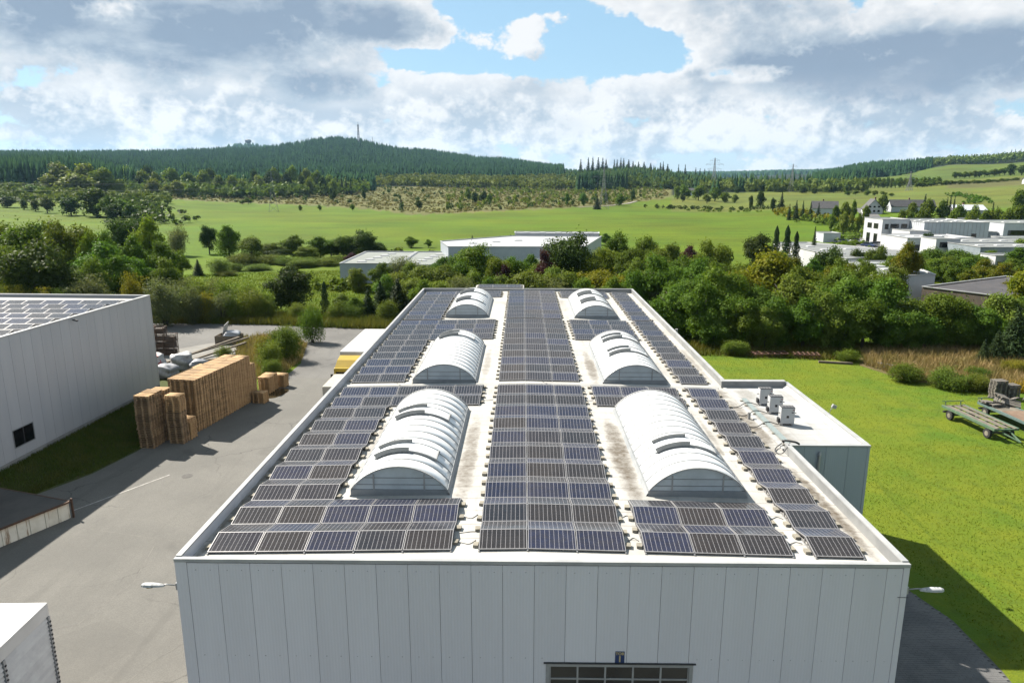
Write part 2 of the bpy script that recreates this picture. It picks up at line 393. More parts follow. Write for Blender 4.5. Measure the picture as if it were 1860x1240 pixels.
# kind, grove, x, y, height, crown width (m)
TREES = [
('oak','yardwood',-87.9,125,13.7,12.9),('oak','yardwood',-78.1,122,14.4,10.6),('oak','yardwood',-84.9,115,11.1,8.1),
('oak','yardwood',-98.6,130,13.2,11.8),('oak','yardwood',-72.4,118,12.0,4.4),('dark','yardwood',-69.1,100,12.0,12.5),
('green','yardwood',-68.3,115,10.4,10.0),('green','yardwood',-69.3,125,10.5,6.8),('green','yardwood',-63.8,125,9.6,7.8),
('green','yardwood',-59.8,118,7.3,5.4),('green','yardwood',-79.5,105,10.4,7.0),('poplar','yardwood',-71.1,135,13.4,8.0),
('dark','meadowedge',-92.5,165,12.8,8.2),('dark','meadowedge',-94.3,175,12.1,7.9),('willow','meadowedge',-92.5,190,9.6,7.1),
('dark','meadowedge',-86.3,195,8.4,5.2),('dark','meadowedge',-41.3,185,7.7,8.6),('green','meadowedge',-74.6,180,9.0,8.3),
('green','meadowedge',-60.0,185,6.1,7.7),('green','meadowedge',-52.8,185,5.8,9.2),('oak','meadowedge',-67.0,175,6.6,8.0),
('oak','meadowedge',-47.3,187,5.9,9.9),('oak','meadowedge',-64.8,182,4.6,7.6),('oak','meadowedge',-53.7,176,4.3,6.7),
('bush','meadowedge',-67.3,170,3.1,8.5),('bush','meadowedge',-62.8,172,2.7,9.5),('bush','meadowedge',-56.7,170,2.6,8.5),
('bush','meadowedge',-50.9,168,2.4,8.4),('bush','meadowedge',-46.1,170,2.6,9.1),('bush','meadowedge',-41.3,172,2.3,7.2),
('bush','meadowedge',-65.6,152,4.1,6.6),('bush','meadowedge',-64.5,158,2.1,4.8),('purple','meadowedge',-39.6,165,3.4,5.2),
('spruce','meadowedge',-69.2,150,3.4,3.3),('round','hedge',-36.0,108,7.6,8.1),('column','hedge',-30.0,106,4.9,1.8),
('spruce','hedge',-23.0,104,4.0,3.7),('spruce','hedge',-21.3,105,5.1,4.4),('spruce','hedge',-18.5,104,5.6,5.8),('spruce','hedge',-17.0,106,4.4,3.6),
('green','hedge',-26.8,104,3.4,3.9),('green','hedge',-24.6,103,3.2,3.5),('bush','hedge',-49.2,101,5.5,5.1),('bush','hedge',-47.2,103,6.5,5.2),
('bush','hedge',-43.6,103,6.1,5.2),('bush','hedge',-41.5,104,5.9,5.3),('bush','hedge',-38.8,103,4.8,4.9),('bush','hedge',-32.9,102,2.9,3.5),
('bush','hedge',-30.9,102,2.6,3.1),('bush','hedge',-27.1,101,3.1,3.4),('bush','hedge',-24.6,101,2.8,3.8),('bush','hedge',-19.6,100,3.7,4.2),
('willow','hedge',-46.8,105,6.4,5.3),('willow','hedge',-50.5,104,6.8,5.2),('willow','hedge',-61.6,98,8.2,7.8),('willow','hedge',-50.0,97,7.5,7.7),
('willow','hedge',-46.5,98,6.2,4.5),('willow','hedge',-43.4,100,5.1,5.2),('yellowbush','hedge',-54.0,97,8.3,5.0),
('yellowbush','hedge',-68.1,94,7.1,4.0),('yellowbush','hedge',-64.8,94,6.8,4.8),('yellowbush','hedge',-45.0,99,5.0,3.3),
('bush','hedge',-39.6,101,5.1,6.1),('bush','hedge',-62.2,94,6.5,4.0),('bush','hedge',-70.4,94,6.9,3.2),('bush','hedge',-41.3,100,4.5,4.2),
('bush','hedge',-37.7,102,3.3,3.5),('redbush','hedge',-28.5,104,1.1,1.8),('willow','behind',-21.6,130,7.3,7.4),('willow','behind',-8.4,100,7.4,5.5),
('willow','behind',4.6,97,7.4,4.9),('willow','behind',17.5,98,8.9,5.7),('light','behind',-16.3,118,7.2,6.9),('light','behind',-13.2,116,6.9,6.0),
('light','behind',-10.4,112,6.1,4.7),('light','behind',-12.9,104,6.4,6.1),('light','behind',-16.8,108,6.3,5.4),('light','behind',1.0,100,8.8,9.0),
('light','behind',11.6,120,8.4,6.2),('light','behind',27.8,135,8.8,5.1),('oak','behind',-8.6,125,9.6,8.7),('oak','behind',-4.1,115,9.0,5.2),
('oak','behind',-0.7,118,8.1,3.9),('oak','behind',23.8,138,10.0,7.1),('oak','behind',33.6,125,10.5,7.7),('oak','behind',18.6,140,10.6,6.5),
('dark','behind',7.3,115,12.6,9.2),('dark','behind',9.6,118,9.3,5.9),('purple','behind',-2.9,113,6.9,3.8),('purple','behind',3.5,112,9.4,4.3),
('purple','behind',32.5,140,7.5,5.1),('yellow','behind',11.4,105,8.2,9.1),('yellow','behind',14.0,100,8.0,6.7),('green','behind',8.3,97,7.0,5.7),
('green','behind',-4.9,97,7.0,4.9),('green','behind',-1.5,99,6.5,3.3),('green','behind',14.9,96,8.0,5.6),('green','behind',11.9,95,7.3,4.8),
('green','lawnbelt',18.6,98,10.1,8.2),('belt','lawnbelt',21.4,92,8.8,7.7),('oak','lawnbelt',24.8,89,10.0,7.2),('belt','lawnbelt',29.4,88,7.5,7.4),
('light','lawnbelt',33.4,88,9.4,7.1),('belt','lawnbelt',36.8,88,8.5,6.7),('belt','lawnbelt',40.1,87,8.7,7.0),('green','lawnbelt',43.6,86,8.5,6.5),
('belt','lawnbelt',47.3,86,6.9,6.5),('oak','lawnbelt',50.5,85,7.8,6.5),('belt','lawnbelt',54.1,85,6.3,6.9),('light','lawnbelt',58.7,86,7.0,6.5),
('belt','lawnbelt',63.3,88,6.9,6.7),('belt','lawnbelt',25.8,85,7.8,5.7),('green','lawnbelt',22.1,86,8.2,6.5),('belt','lawnbelt',30.8,85,6.5,5.7),
('oak','lawnbelt',40.9,84,7.1,5.7),('belt','lawnbelt',48.4,84,5.4,5.7),('light','lawnbelt',36.0,84,7.5,5.7),('belt','lawnbelt',19.6,90,7.6,6.8),
('belt','lawnbelt',43.9,83.5,6.0,5.7),('green','lawnbelt',33.8,84,6.4,5.7),('belt','lawnbelt',38.5,83.5,5.5,5.7),('oak','lawnbelt',26.3,84,6.0,5.7),
('belt','lawnbelt',23.1,84,4.6,5.0),('light','lawnbelt',29.1,83.5,5.7,5.0),('belt','lawnbelt',51.8,83.5,5.0,5.0),('belt','lawnbelt',46.0,83,5.3,4.9),
('green','lawnbelt',55.0,83,5.1,4.9),('yellow','lawnbelt',36.3,106,10.3,9.9),('yellow','lawnbelt',31.0,103,8.5,6.0),
('yellow','lawnbelt',69.6,98,9.1,7.4),('yellow','lawnbelt',40.8,108,8.6,6.3),('dark','village',49.1,150,9.9,7.2),('dark','village',56.0,130,8.6,6.5),
('column','village',53.6,152,10.3,3.0),('column','village',56.6,154,10.3,3.3),('column','village',59.0,155,9.0,2.8),
('spruce','village',68.9,170,9.1,2.5),('oak','village',69.4,140,7.9,5.1),('oak','village',82.4,145,6.8,7.5),('oak','village',90.9,150,6.1,8.3),
('oak','village',82.7,140,5.7,5.8),('oak','village',97.3,155,4.9,6.5),('autumn','village',63.2,118,10.2,6.5),('autumn','village',48.0,110,7.1,7.9),
('autumn','village',87.0,135,5.5,5.6),('autumn','village',86.0,128,5.6,6.0),('autumn','village',76.6,122,5.2,5.1),
('green','village',49.0,120,7.3,5.0),('green','village',61.6,125,5.7,3.1),('green','village',79.6,132,5.5,5.1),('green','village',103.7,150,6.4,7.5),
('green','village',63.4,135,5.6,3.4),('round','village',114.6,205,5.7,4.6),('light','village',120.8,180,5.4,9.6),
('light','village',124.0,178,6.3,7.4),('light','village',77.3,140,6.4,5.8),('spruce','lawnbelt',55.5,79,6.0,5.1),
('spruce','lawnbelt',53.0,78,3.6,3.1),('spruce','lawnbelt',51.3,77.5,2.7,2.0),('green','yardwood',-64.6,112,8.4,6.6),
('green','yardwood',-66.2,108,8.4,6.3),('green','yardwood',-72.6,108,8.4,6.3),('green','yardwood',-64.4,118,7.3,5.9),
('green','yardwood',-68.0,140,6.5,4.7),('oak','yardwood',-90.9,135,11.9,10.1),('oak','yardwood',-82.9,140,11.0,5.8),
('oak','yardwood',-75.7,104,8.9,7.0),('bush','meadowedge',-34.4,178,2.8,7.4),('bush','meadowedge',-37.7,174,2.2,7.3),
('bush','meadowedge',-80.7,160,5.8,5.3),('bush','meadowedge',-63.3,150,1.3,5.5),('bush','meadowedge',-51.9,165,2.1,8.3),
('bush','meadowedge',-59.8,160,1.6,8.0),('dark','meadowedge',-45.4,190,5.4,7.9),('dark','meadowedge',-50.8,188,4.1,7.8),
('dark','meadowedge',-62.1,180,3.3,7.5),('dark','meadowedge',-38.4,188,4.1,6.3),('green','behind',-15.3,132,6.0,5.5),
('green','behind',-11.2,130,6.5,5.0),('green','behind',-2.5,130,6.3,5.4),('green','behind',1.6,132,6.5,6.2),('green','behind',5.6,130,6.5,5.4),
('green','behind',-25.8,128,5.4,5.4),('light','behind',-20.0,126,6.1,4.9),('light','behind',-29.9,128,4.6,4.3),('light','behind',-20.0,112,6.7,4.7),
('light','behind',-7.1,104,7.3,5.2),('light','behind',-3.5,102,7.1,5.1),('light','behind',4.1,104,8.2,5.2),('light','behind',6.8,102,7.6,6.0),
('oak','behind',-11.1,120,7.7,6.0),('oak','behind',15.3,132,9.0,6.6),('oak','behind',19.2,128,8.9,6.4),('oak','behind',24.1,125,8.7,6.3),
('oak','behind',25.7,115,8.5,5.8),('oak','behind',10.4,112,8.1,5.6),('oak','behind',2.7,114,7.9,4.8),('green','behind',26.7,108,8.6,7.2),
('green','behind',21.7,102,8.0,6.0),('green','behind',17.9,110,8.3,5.5),('green','behind',-21.0,108,5.9,4.5),('green','behind',-14.4,100,6.2,4.2),
('oak','lawnbelt',34.4,110,8.4,6.4),('oak','lawnbelt',30.2,112,8.6,6.6),('oak','lawnbelt',40.1,102,8.5,6.0),('oak','lawnbelt',41.6,96,7.6,6.5),
('oak','lawnbelt',47.1,100,7.5,5.9),('oak','lawnbelt',50.0,98,7.4,4.9),('autumn','village',43.1,112,8.2,5.6),('autumn','village',49.5,108,7.8,5.4),
('autumn','village',78.5,112,6.0,5.6),('green','village',45.7,125,7.9,5.2),('green','village',54.5,122,7.1,6.1),('green','village',65.9,128,6.9,5.3),
('green','village',78.3,136,5.5,6.8),('green','village',87.7,142,5.1,6.6),('green','village',104.0,160,4.8,6.7),('green','village',96.1,140,5.1,5.9),
('green','village',68.7,124,6.4,5.2),('belt','lawnbelt',48.4,103,7.9,5.7),('oak','lawnbelt',50.6,99,8.7,5.5),('belt','lawnbelt',48.1,98,7.0,4.9),
('light','lawnbelt',43.2,98,8.9,5.8),('oak','village',55.8,116,7.6,4.3),('oak','village',58.6,112,7.5,4.1),('dark','village',88.5,150,5.8,6.3),
('dark','village',67.8,145,6.8,4.8),('green','field',-33.6,215,3.4,5.0),('green','field',-28.5,215,2.6,2.9),('smallfir','field',-15.7,222,3.2,2.0),
('smallfir','field',-7.2,226,2.9,1.7),('smallfir','field',-3.8,226,3.3,1.7),('smallfir','field',-0.8,226,3.3,1.7),
('smallfir','field',7.9,228,3.2,1.9),('green','field',19.4,225,4.1,4.9),('green','field',23.4,225,3.4,4.9),('green','field',25.6,222,4.0,4.1),
('spruce','heath',-84.5,500,8.8,4.1),('spruce','heath',51.7,505,9.6,7.5),('dark','heath',-71.6,495,7.5,6.9),('dark','heath',-170.3,640,11.6,4.7),
('dark','heath',-157.5,600,10.4,4.4),('dark','heath',-141.1,640,9.3,5.2),('dark','heath',-33.3,610,10.8,7.0),('dark','heath',-40.1,600,10.0,7.9),
('dark','heath',96.8,640,10.4,5.8),('green','heath',-47.0,620,13.2,7.1),('green','heath',-26.8,590,9.5,5.8),('green','heath',46.7,560,10.4,7.3),
('green','heath',74.3,560,9.4,10.1),('green','heath',65.9,580,10.7,6.7),('green','heath',34.0,560,10.4,4.6),('green','heath',-213.9,560,5.8,7.4),
('green','heath',-218.3,560,3.9,6.4),('green','heath',-148.7,480,4.1,3.6),('green','heath',-135.8,480,4.2,3.6),('green','heath',-114.1,482,4.5,3.6),
('oak','fieldtrees',142.4,640,13.9,12.6),('oak','fieldtrees',149.7,620,12.7,15.2),('oak','fieldtrees',158.4,600,12.0,11.8),
('oak','fieldtrees',161.2,580,8.8,10.5),('oak','fieldtrees',165.9,570,7.2,6.5),('oak','fieldtrees',140.5,660,12.1,9.7),
('oak','fieldtrees',144.4,570,7.9,7.5),('dark','fieldtrees',156.9,480,12.0,7.9),('dark','fieldtrees',150.6,480,9.4,3.9),
('dark','fieldtrees',151.4,440,8.3,4.3),('dark','fieldtrees',131.7,600,7.2,4.9),('spruce','fieldtrees',156.5,440,10.8,6.1),
('spruce','fieldtrees',135.6,360,9.5,4.1),('spruce','fieldtrees',138.9,360,9.4,3.3),('spruce','fieldtrees',132.3,360,7.8,2.7),
('spruce','fieldtrees',140.7,355,9.0,3.5),('spruce','fieldtrees',144.5,355,8.4,3.5),('oak','villagefar',147.1,330,10.7,6.0),
('oak','villagefar',152.5,335,11.4,3.3),('oak','villagefar',198.3,400,10.5,6.6),('oak','villagefar',176.8,330,10.2,5.4),
('oak','villagefar',184.0,330,11.6,7.6),('oak','villagefar',190.3,330,10.9,5.4),('oak','villagefar',179.9,300,10.9,6.4),
('oak','villagefar',185.6,300,10.4,5.9),('oak','villagefar',177.7,280,9.4,5.5),('oak','villagefar',166.4,270,8.8,5.8),
('oak','villagefar',156.6,300,8.6,4.9),('oak','villagefar',156.0,330,9.0,4.3),('oak','villagefar',142.3,330,9.2,4.3),
('oak','villagefar',180.4,270,9.8,6.7),('oak','villagefar',244.5,360,12.1,8.8),('oak','villagefar',190.0,280,11.1,6.9),
('oak','villagefar',179.8,280,9.0,5.5),('oak','villagefar',186.1,285,9.7,4.7),('oak','villagefar',165.1,280,9.0,4.6),
('oak','villagefar',163.8,300,9.1,4.0),('spruce','villagefar',187.4,340,12.3,4.5),('spruce','villagefar',199.2,340,11.5,3.3),
('spruce','villagefar',197.7,340,10.7,2.8),('spruce','villagefar',202.2,342,11.0,2.8),('spruce','villagefar',193.4,300,10.6,3.5),
('spruce','villagefar',195.2,300,9.2,2.5),('spruce','villagefar',191.4,280,12.7,3.7),('light','villagefar',119.8,270,8.7,4.5),
('light','villagefar',119.5,280,7.2,4.2),('light','villagefar',124.7,275,8.3,2.7),('light','villagefar',127.6,275,8.3,2.7),
('light','villagefar',160.1,300,7.7,4.0),('oak','avenue',383.7,860,14.0,8.4),('oak','avenue',386.9,856,13.2,8.4),('oak','avenue',389.9,852,12.4,8.3),
('oak','avenue',392.8,848,13.6,8.3),('oak','avenue',395.8,844,12.9,8.3),('oak','avenue',398.7,840,12.1,8.2),('oak','avenue',401.4,836,13.3,8.2),
('oak','avenue',404.2,832,12.6,8.1),('oak','avenue',407.1,828,11.7,8.1),('oak','avenue',409.6,824,12.7,8.1),('oak','avenue',412.3,820,11.8,8.0),
('oak','avenue',415.0,816,10.9,8.0),('oak','avenue',417.4,812,11.9,7.9),('oak','avenue',420.0,808,11.0,7.9),('oak','avenue',422.5,804,10.1,7.9),
('oak','avenue',424.8,800,11.1,7.8),('oak','avenue',427.2,796,10.2,7.8),('oak','avenue',429.6,792,9.4,7.8),('oak','avenue',431.8,788,10.4,7.7),
('oak','avenue',434.1,784,9.5,7.7),('oak','avenue',436.3,780,8.7,7.6),('oak','avenue',438.3,776,9.6,7.6),('oak','avenue',545.6,930,8.3,9.8),
('oak','avenue',551.9,930,7.6,9.8),('oak','avenue',558.1,930,8.4,9.8),('oak','avenue',564.4,930,7.9,9.8),('oak','avenue',570.5,930,8.8,9.8),
('oak','avenue',576.9,930,8.2,9.8),('oak','avenue',583.0,930,9.1,9.8),('oak','avenue',589.4,930,8.6,9.8),('oak','avenue',595.5,930,9.5,9.8),
('oak','avenue',601.8,930,9.0,9.8),('oak','avenue',607.9,930,9.9,9.8),('oak','avenue',409.3,760,6.3,8.1),('oak','avenue',414.1,760,5.6,8.1),
('oak','avenue',419.0,760,4.9,8.1),('oak','avenue',423.6,760,5.9,8.1),('oak','avenue',428.4,760,5.2,8.1),('oak','avenue',433.3,760,4.4,8.1),
('oak','avenue',437.9,760,5.4,8.1),('oak','avenue',442.8,760,4.7,8.1),('oak','avenue',447.6,760,3.9,8.1),('oak','avenue',452.2,760,4.9,8.1),
('oak','avenue',457.1,760,4.2,8.1),('oak','avenue',461.9,760,3.5,8.1),('oak','avenue',466.5,760,4.5,8.1),('oak','avenue',471.4,760,3.8,8.1),
('oak','avenue',476.2,760,3.1,8.1),('oak','avenue',480.8,760,4.2,8.1),('oak','avenue',485.7,760,3.4,8.1),('oak','avenue',490.5,760,2.7,8.1),
('oak','avenue',495.1,760,3.8,8.1),('oak','avenue',499.9,760,3.0,8.1),('oak','avenue',504.8,760,2.3,8.1),('oak','avenue',509.3,760,3.3,8.1),
('dark','avenue',314.2,760,9.5,8.7),('dark','avenue',305.9,720,7.8,8.8),('dark','avenue',322.6,740,8.3,9.1),('dark','avenue',279.3,700,6.6,8.0),
('dark','avenue',265.0,800,9.5,13.1),('dark','avenue',259.2,820,11.1,12.1),('dark','avenue',270.2,780,7.9,11.5),('dark','avenue',223.4,760,7.8,9.9),
('dark','avenue',276.4,720,7.5,9.4),('dark','avenue',595.0,900,14.4,14.6),('dark','avenue',595.0,880,12.6,15.7),
('spruce','avenue',330.4,800,12.5,5.9),('spruce','avenue',313.8,800,11.7,6.5),('spruce','avenue',317.8,790,9.2,6.5),
('spruce','avenue',293.6,820,10.8,6.7),('spruce','avenue',305.6,820,13.1,6.0),('spruce','avenue',263.9,900,15.6,5.9),
('spruce','avenue',285.3,900,16.9,6.6),('spruce','avenue',294.9,880,15.5,6.5),('spruce','avenue',272.1,900,12.8,5.9),
('spruce','avenue',336.8,760,10.0,5.6),('oak','avenue',291.7,620,5.0,7.1),('oak','avenue',298.7,620,4.3,7.1),('oak','avenue',303.2,615,3.8,7.1),
('oak','avenue',302.7,600,2.6,5.9),('oak','avenue',284.5,640,3.3,7.3),('oak','avenue',291.6,640,4.1,7.3),('dark','leftbelt',-303.0,420,7.3,12.4),
('dark','leftbelt',-286.0,410,6.1,5.4),('dark','leftbelt',-272.8,400,6.8,7.2),('dark','leftbelt',-259.7,390,8.8,9.6),
('dark','leftbelt',-220.6,370,15.0,19.4),('dark','leftbelt',-237.2,375,9.9,13.5),('dark','leftbelt',-200.2,350,8.1,11.5),
('light','leftbelt',-395.3,620,25.3,28.2),('light','leftbelt',-370.4,610,25.5,29.7),('light','leftbelt',-348.7,600,23.8,24.4),
('light','leftbelt',-359.9,580,17.7,33.1),('light','leftbelt',-393.3,600,14.9,19.6),('light','leftbelt',-336.0,600,15.7,14.7),
('green','leftbelt',-208.4,370,10.0,12.2),('green','leftbelt',-192.0,350,8.2,10.4),('green','leftbelt',-398.0,560,10.2,13.7),
('green','leftbelt',-371.6,540,9.2,15.9),('green','leftbelt',-354.7,530,8.7,11.3),('green','leftbelt',-211.1,365,11.5,12.0),
('light','hillfoot',-415.1,760,26.6,16.1),('light','hillfoot',-390.6,740,23.4,20.5),('light','hillfoot',-363.7,720,21.9,17.6),
('light','hillfoot',-359.3,740,25.4,20.5),('light','hillfoot',-333.4,720,22.8,17.6),('light','hillfoot',-328.4,740,25.1,18.1),
('light','hillfoot',-295.1,700,20.6,17.1),('light','hillfoot',-339.2,660,16.1,16.2),('light','hillfoot',-311.8,650,15.4,18.0),
('light','hillfoot',-296.9,650,14.9,15.9),('light','hillfoot',-317.2,640,12.0,11.5),('light','hillfoot',-281.7,700,21.0,14.8),
('light','hillfoot',-272.4,800,28.8,16.9),('light','hillfoot',-257.3,810,30.0,15.8),('light','hillfoot',-239.1,800,27.6,15.6),
('light','hillfoot',-221.4,780,24.8,15.2),('light','hillfoot',-199.1,740,20.8,13.3),('light','hillfoot',-262.3,720,21.1,15.3),
('light','hillfoot',-267.4,690,17.7,14.6),('light','hillfoot',-183.2,700,17.8,11.4),('light','hillfoot',-207.1,700,19.4,11.4),
('dark','hillfoot',-373.8,700,18.4,13.7),('dark','hillfoot',-405.2,780,27.9,15.2),('dark','hillfoot',-328.4,760,26.9,14.8),
('dark','hillfoot',-289.5,780,27.2,12.7),('dark','hillfoot',-274.7,780,26.0,14.0),('dark','hillfoot',-247.6,760,23.9,13.6),
('dark','hillfoot',-227.2,740,21.9,12.1),('dark','hillfoot',-199.2,720,20.1,10.6),('spruce','hillfoot',-276.0,820,30.6,5.3),
('spruce','hillfoot',-263.4,800,27.0,5.2),('spruce','hillfoot',-257.4,800,25.8,5.2),('spruce','hillfoot',-254.1,830,30.5,5.4),
('spruce','hillfoot',-190.0,760,20.4,5.0),('spruce','hillfoot',-180.6,740,18.6,4.8),('spruce','hillfoot',-176.2,740,17.5,4.8),
('spruce','hillfoot',-197.1,770,21.4,5.0),('spruce','skyline',110.2,1400,37.5,16.0),('spruce','skyline',124.8,1400,38.5,16.0),
('spruce','skyline',133.2,1400,38.8,16.0),('spruce','skyline',143.7,1400,36.9,18.0),('spruce','skyline',152.1,1400,35.2,16.0),
('spruce','skyline',158.4,1400,32.5,14.0),('spruce','skyline',174.2,1400,30.2,12.0),('spruce','skyline',179.4,1400,29.7,12.0),
('spruce','skyline',186.6,1400,32.3,12.0),('spruce','skyline',191.9,1400,30.8,14.0),('spruce','skyline',201.4,1400,27.9,16.0),
('spruce','skyline',209.9,1400,25.1,16.0),('spruce','skyline',212.5,1350,24.8,15.4),('spruce','skyline',222.7,1350,24.9,15.4),
('spruce','skyline',234.9,1350,24.2,15.4),('spruce','skyline',243.7,1300,27.6,13.0),('spruce','skyline',248.4,1300,30.1,11.1),
('spruce','skyline',256.4,1300,26.9,16.7),('spruce','skyline',265.2,1250,29.0,8.9),('spruce','skyline',276.4,1250,30.0,10.7),
('spruce','skyline',282.7,1200,26.8,10.3),('spruce','skyline',289.9,1200,26.5,10.3),('spruce','skyline',297.1,1200,26.2,10.3),
('spruce','skyline',304.4,1200,25.0,10.3),
]

# ------------------------------------------------------------------ terrain
TB = np.array(TERRAIN_BEARINGS); TR = np.array(TERRAIN_RANGES, dtype=float); TZ = np.array(TERRAIN_HEIGHTS)
def terrain_z(x, y):
    """height of the land (m): level round the works, rising to the hills"""
    x = np.asarray(x, dtype=float); y = np.asarray(y, dtype=float)
    a = np.degrees(np.arctan2(x, y)); r = np.hypot(x, y)
    a = np.clip(a, TB[0], TB[-1]); r = np.clip(r, 0, TR[-1] - 1e-3)
    i = np.clip(np.searchsorted(TB, a, side='right') - 1, 0, len(TB) - 2)
    j = np.clip(np.searchsorted(TR, r, side='right') - 1, 0, len(TR) - 2)
    u = (a - TB[i]) / (TB[i + 1] - TB[i]); v = (r - TR[j]) / (TR[j + 1] - TR[j])
    u = u * u * (3 - 2 * u)
    z = (TZ[i, j] * (1 - u) + TZ[i + 1, j] * u) * (1 - v) + (TZ[i, j + 1] * (1 - u) + TZ[i + 1, j + 1] * u) * v
    return z
def polar(a_deg, r):
    a = np.radians(a_deg)
    return np.sin(a) * r, np.cos(a) * r

C_GRASS = (0.112, 0.186, 0.008); C_MEADOW = (0.142, 0.180, 0.032); C_HEATH = (0.168, 0.172, 0.056); C_WOOD = (0.020, 0.034, 0.016); C_SCRUB = (0.070, 0.092, 0.032)
EDGE_B = [-60, -37, -28, -19, -12.5, -8.6, -3, 2, 7, 9.2, 12]        # bearing of the far edge of the green fields
EDGE_R = [520, 560, 690, 600, 522, 425, 466, 512, 562, 650, 720]
def zone_color(a, r):
    n = len(a)
    c = np.tile(np.array(C_GRASS), (n, 1))
    edge = np.interp(a, EDGE_B, EDGE_R)
    edge = edge + 9 * np.sin(a * 5.1) + 6 * np.sin(a * 13.0)
    left = a < 11.5
    c[left & (r > edge)] = C_HEATH
    c[(a < -27) & (r > edge)] = C_SCRUB
    c[left & (r > 1020)] = C_WOOD
    right = ~left
    c[right & (r > 480)] = C_MEADOW
    lim = np.interp(a, [11, 17, 22, 26, 31, 37, 60], [760, 820, 1000, 1500, 1700, 1850, 1900])
    c[right & (r > lim)] = C_WOOD
    c[right & (a > 24) & (r > 1030) & (r < lim - 40)] = (0.110, 0.165, 0.028)
    c[right & (a > 30) & (r > 800) & (r < 1010)] = (0.145, 0.150, 0.050)
    # ploughed and mown strips
    return c
def build_ground():
    bear = np.concatenate([np.arange(-180, -44, 6.0), np.arange(-44, 44.01, 0.22), np.arange(48, 180.1, 6.0)])
    rr = np.concatenate([[0.0, 30, 60, 90, 120, 150], np.geomspace(170, 9000, 165)])
    A, RR = np.meshgrid(bear, rr)
    X, Y = polar(A, RR)
    Z = terrain_z(X, Y)
    bumps = np.clip((RR - 600) / 1200, 0, 1) * (2.5 * np.sin(X * 0.013 + 1.3) * np.cos(Y * 0.011) + 1.5 * np.sin(X * 0.031) * np.sin(Y * 0.027))
    Z = Z + bumps
    V = np.stack([X, Y, Z], -1).reshape(-1, 3)
    nr, nc = A.shape
    i = np.arange(nr - 1)[:, None] * nc + np.arange(nc - 1)[None, :]
    idx = np.stack([i, i + 1, i + nc + 1, i + nc], -1).reshape(-1)
    m = bpy.data.materials.new("land")
    m.use_nodes = True
    t = m.node_tree; N = NT(t); b = t.nodes['Principled BSDF']
    b.inputs['Roughness'].default_value = 0.95
    b.inputs['Specular IOR Level'].default_value = 0.1
    at_ = N.n('ShaderNodeAttribute'); at_.attribute_name = "land"
    pos = N.n('ShaderNodeNewGeometry').outputs['Position']
    n1 = N.noise(pos, 0.02, 5, 0.6); n2 = N.noise(N.vmath('MULTIPLY', pos, (0.25, 1.0, 1.0)), 0.09, 4, 0.6); n3 = N.noise(pos, 0.9, 4, 0.7)
    k = N.math('ADD', N.ramp(n1, 0.3, 0.7, 0.80, 1.16), N.math('ADD', N.ramp(n2, 0.3, 0.7, -0.10, 0.10), N.ramp(n3, 0.3, 0.7, -0.16, 0.16)))
    hs = N.n('ShaderNodeHueSaturation')
    N.put(hs.inputs['Hue'], N.ramp(N.noise(pos, 0.012, 4, 0.65), 0.3, 0.7, 0.478, 0.512))
    N.put(hs.inputs['Value'], k)
    N.put(hs.inputs['Color'], at_.outputs['Color'])
    t.links.new(hs.outputs[0], b.inputs['Base Color'])
    me = np_mesh("ground", V, 4, idx, m)
    ca = me.color_attributes.new("land", 'FLOAT_COLOR', 'POINT')
    c = zone_color(A.ravel(), RR.ravel()) * TONE
    ca.data.foreach_set('color', np.concatenate([c, np.ones((len(c), 1))], 1).astype(np.float32).ravel())
    me.shade_smooth()
    o = bpy.data.objects.new("ground", me)
    link(o, None, 'structure')
build_ground()

# ------------------------------------------------------------------ yard, roads, lawn
def line_mask(N, coord, period, width):
    f = N.math('FRACT', N.math('DIVIDE', coord, period))
    return N.math('LESS_THAN', f, width / period)

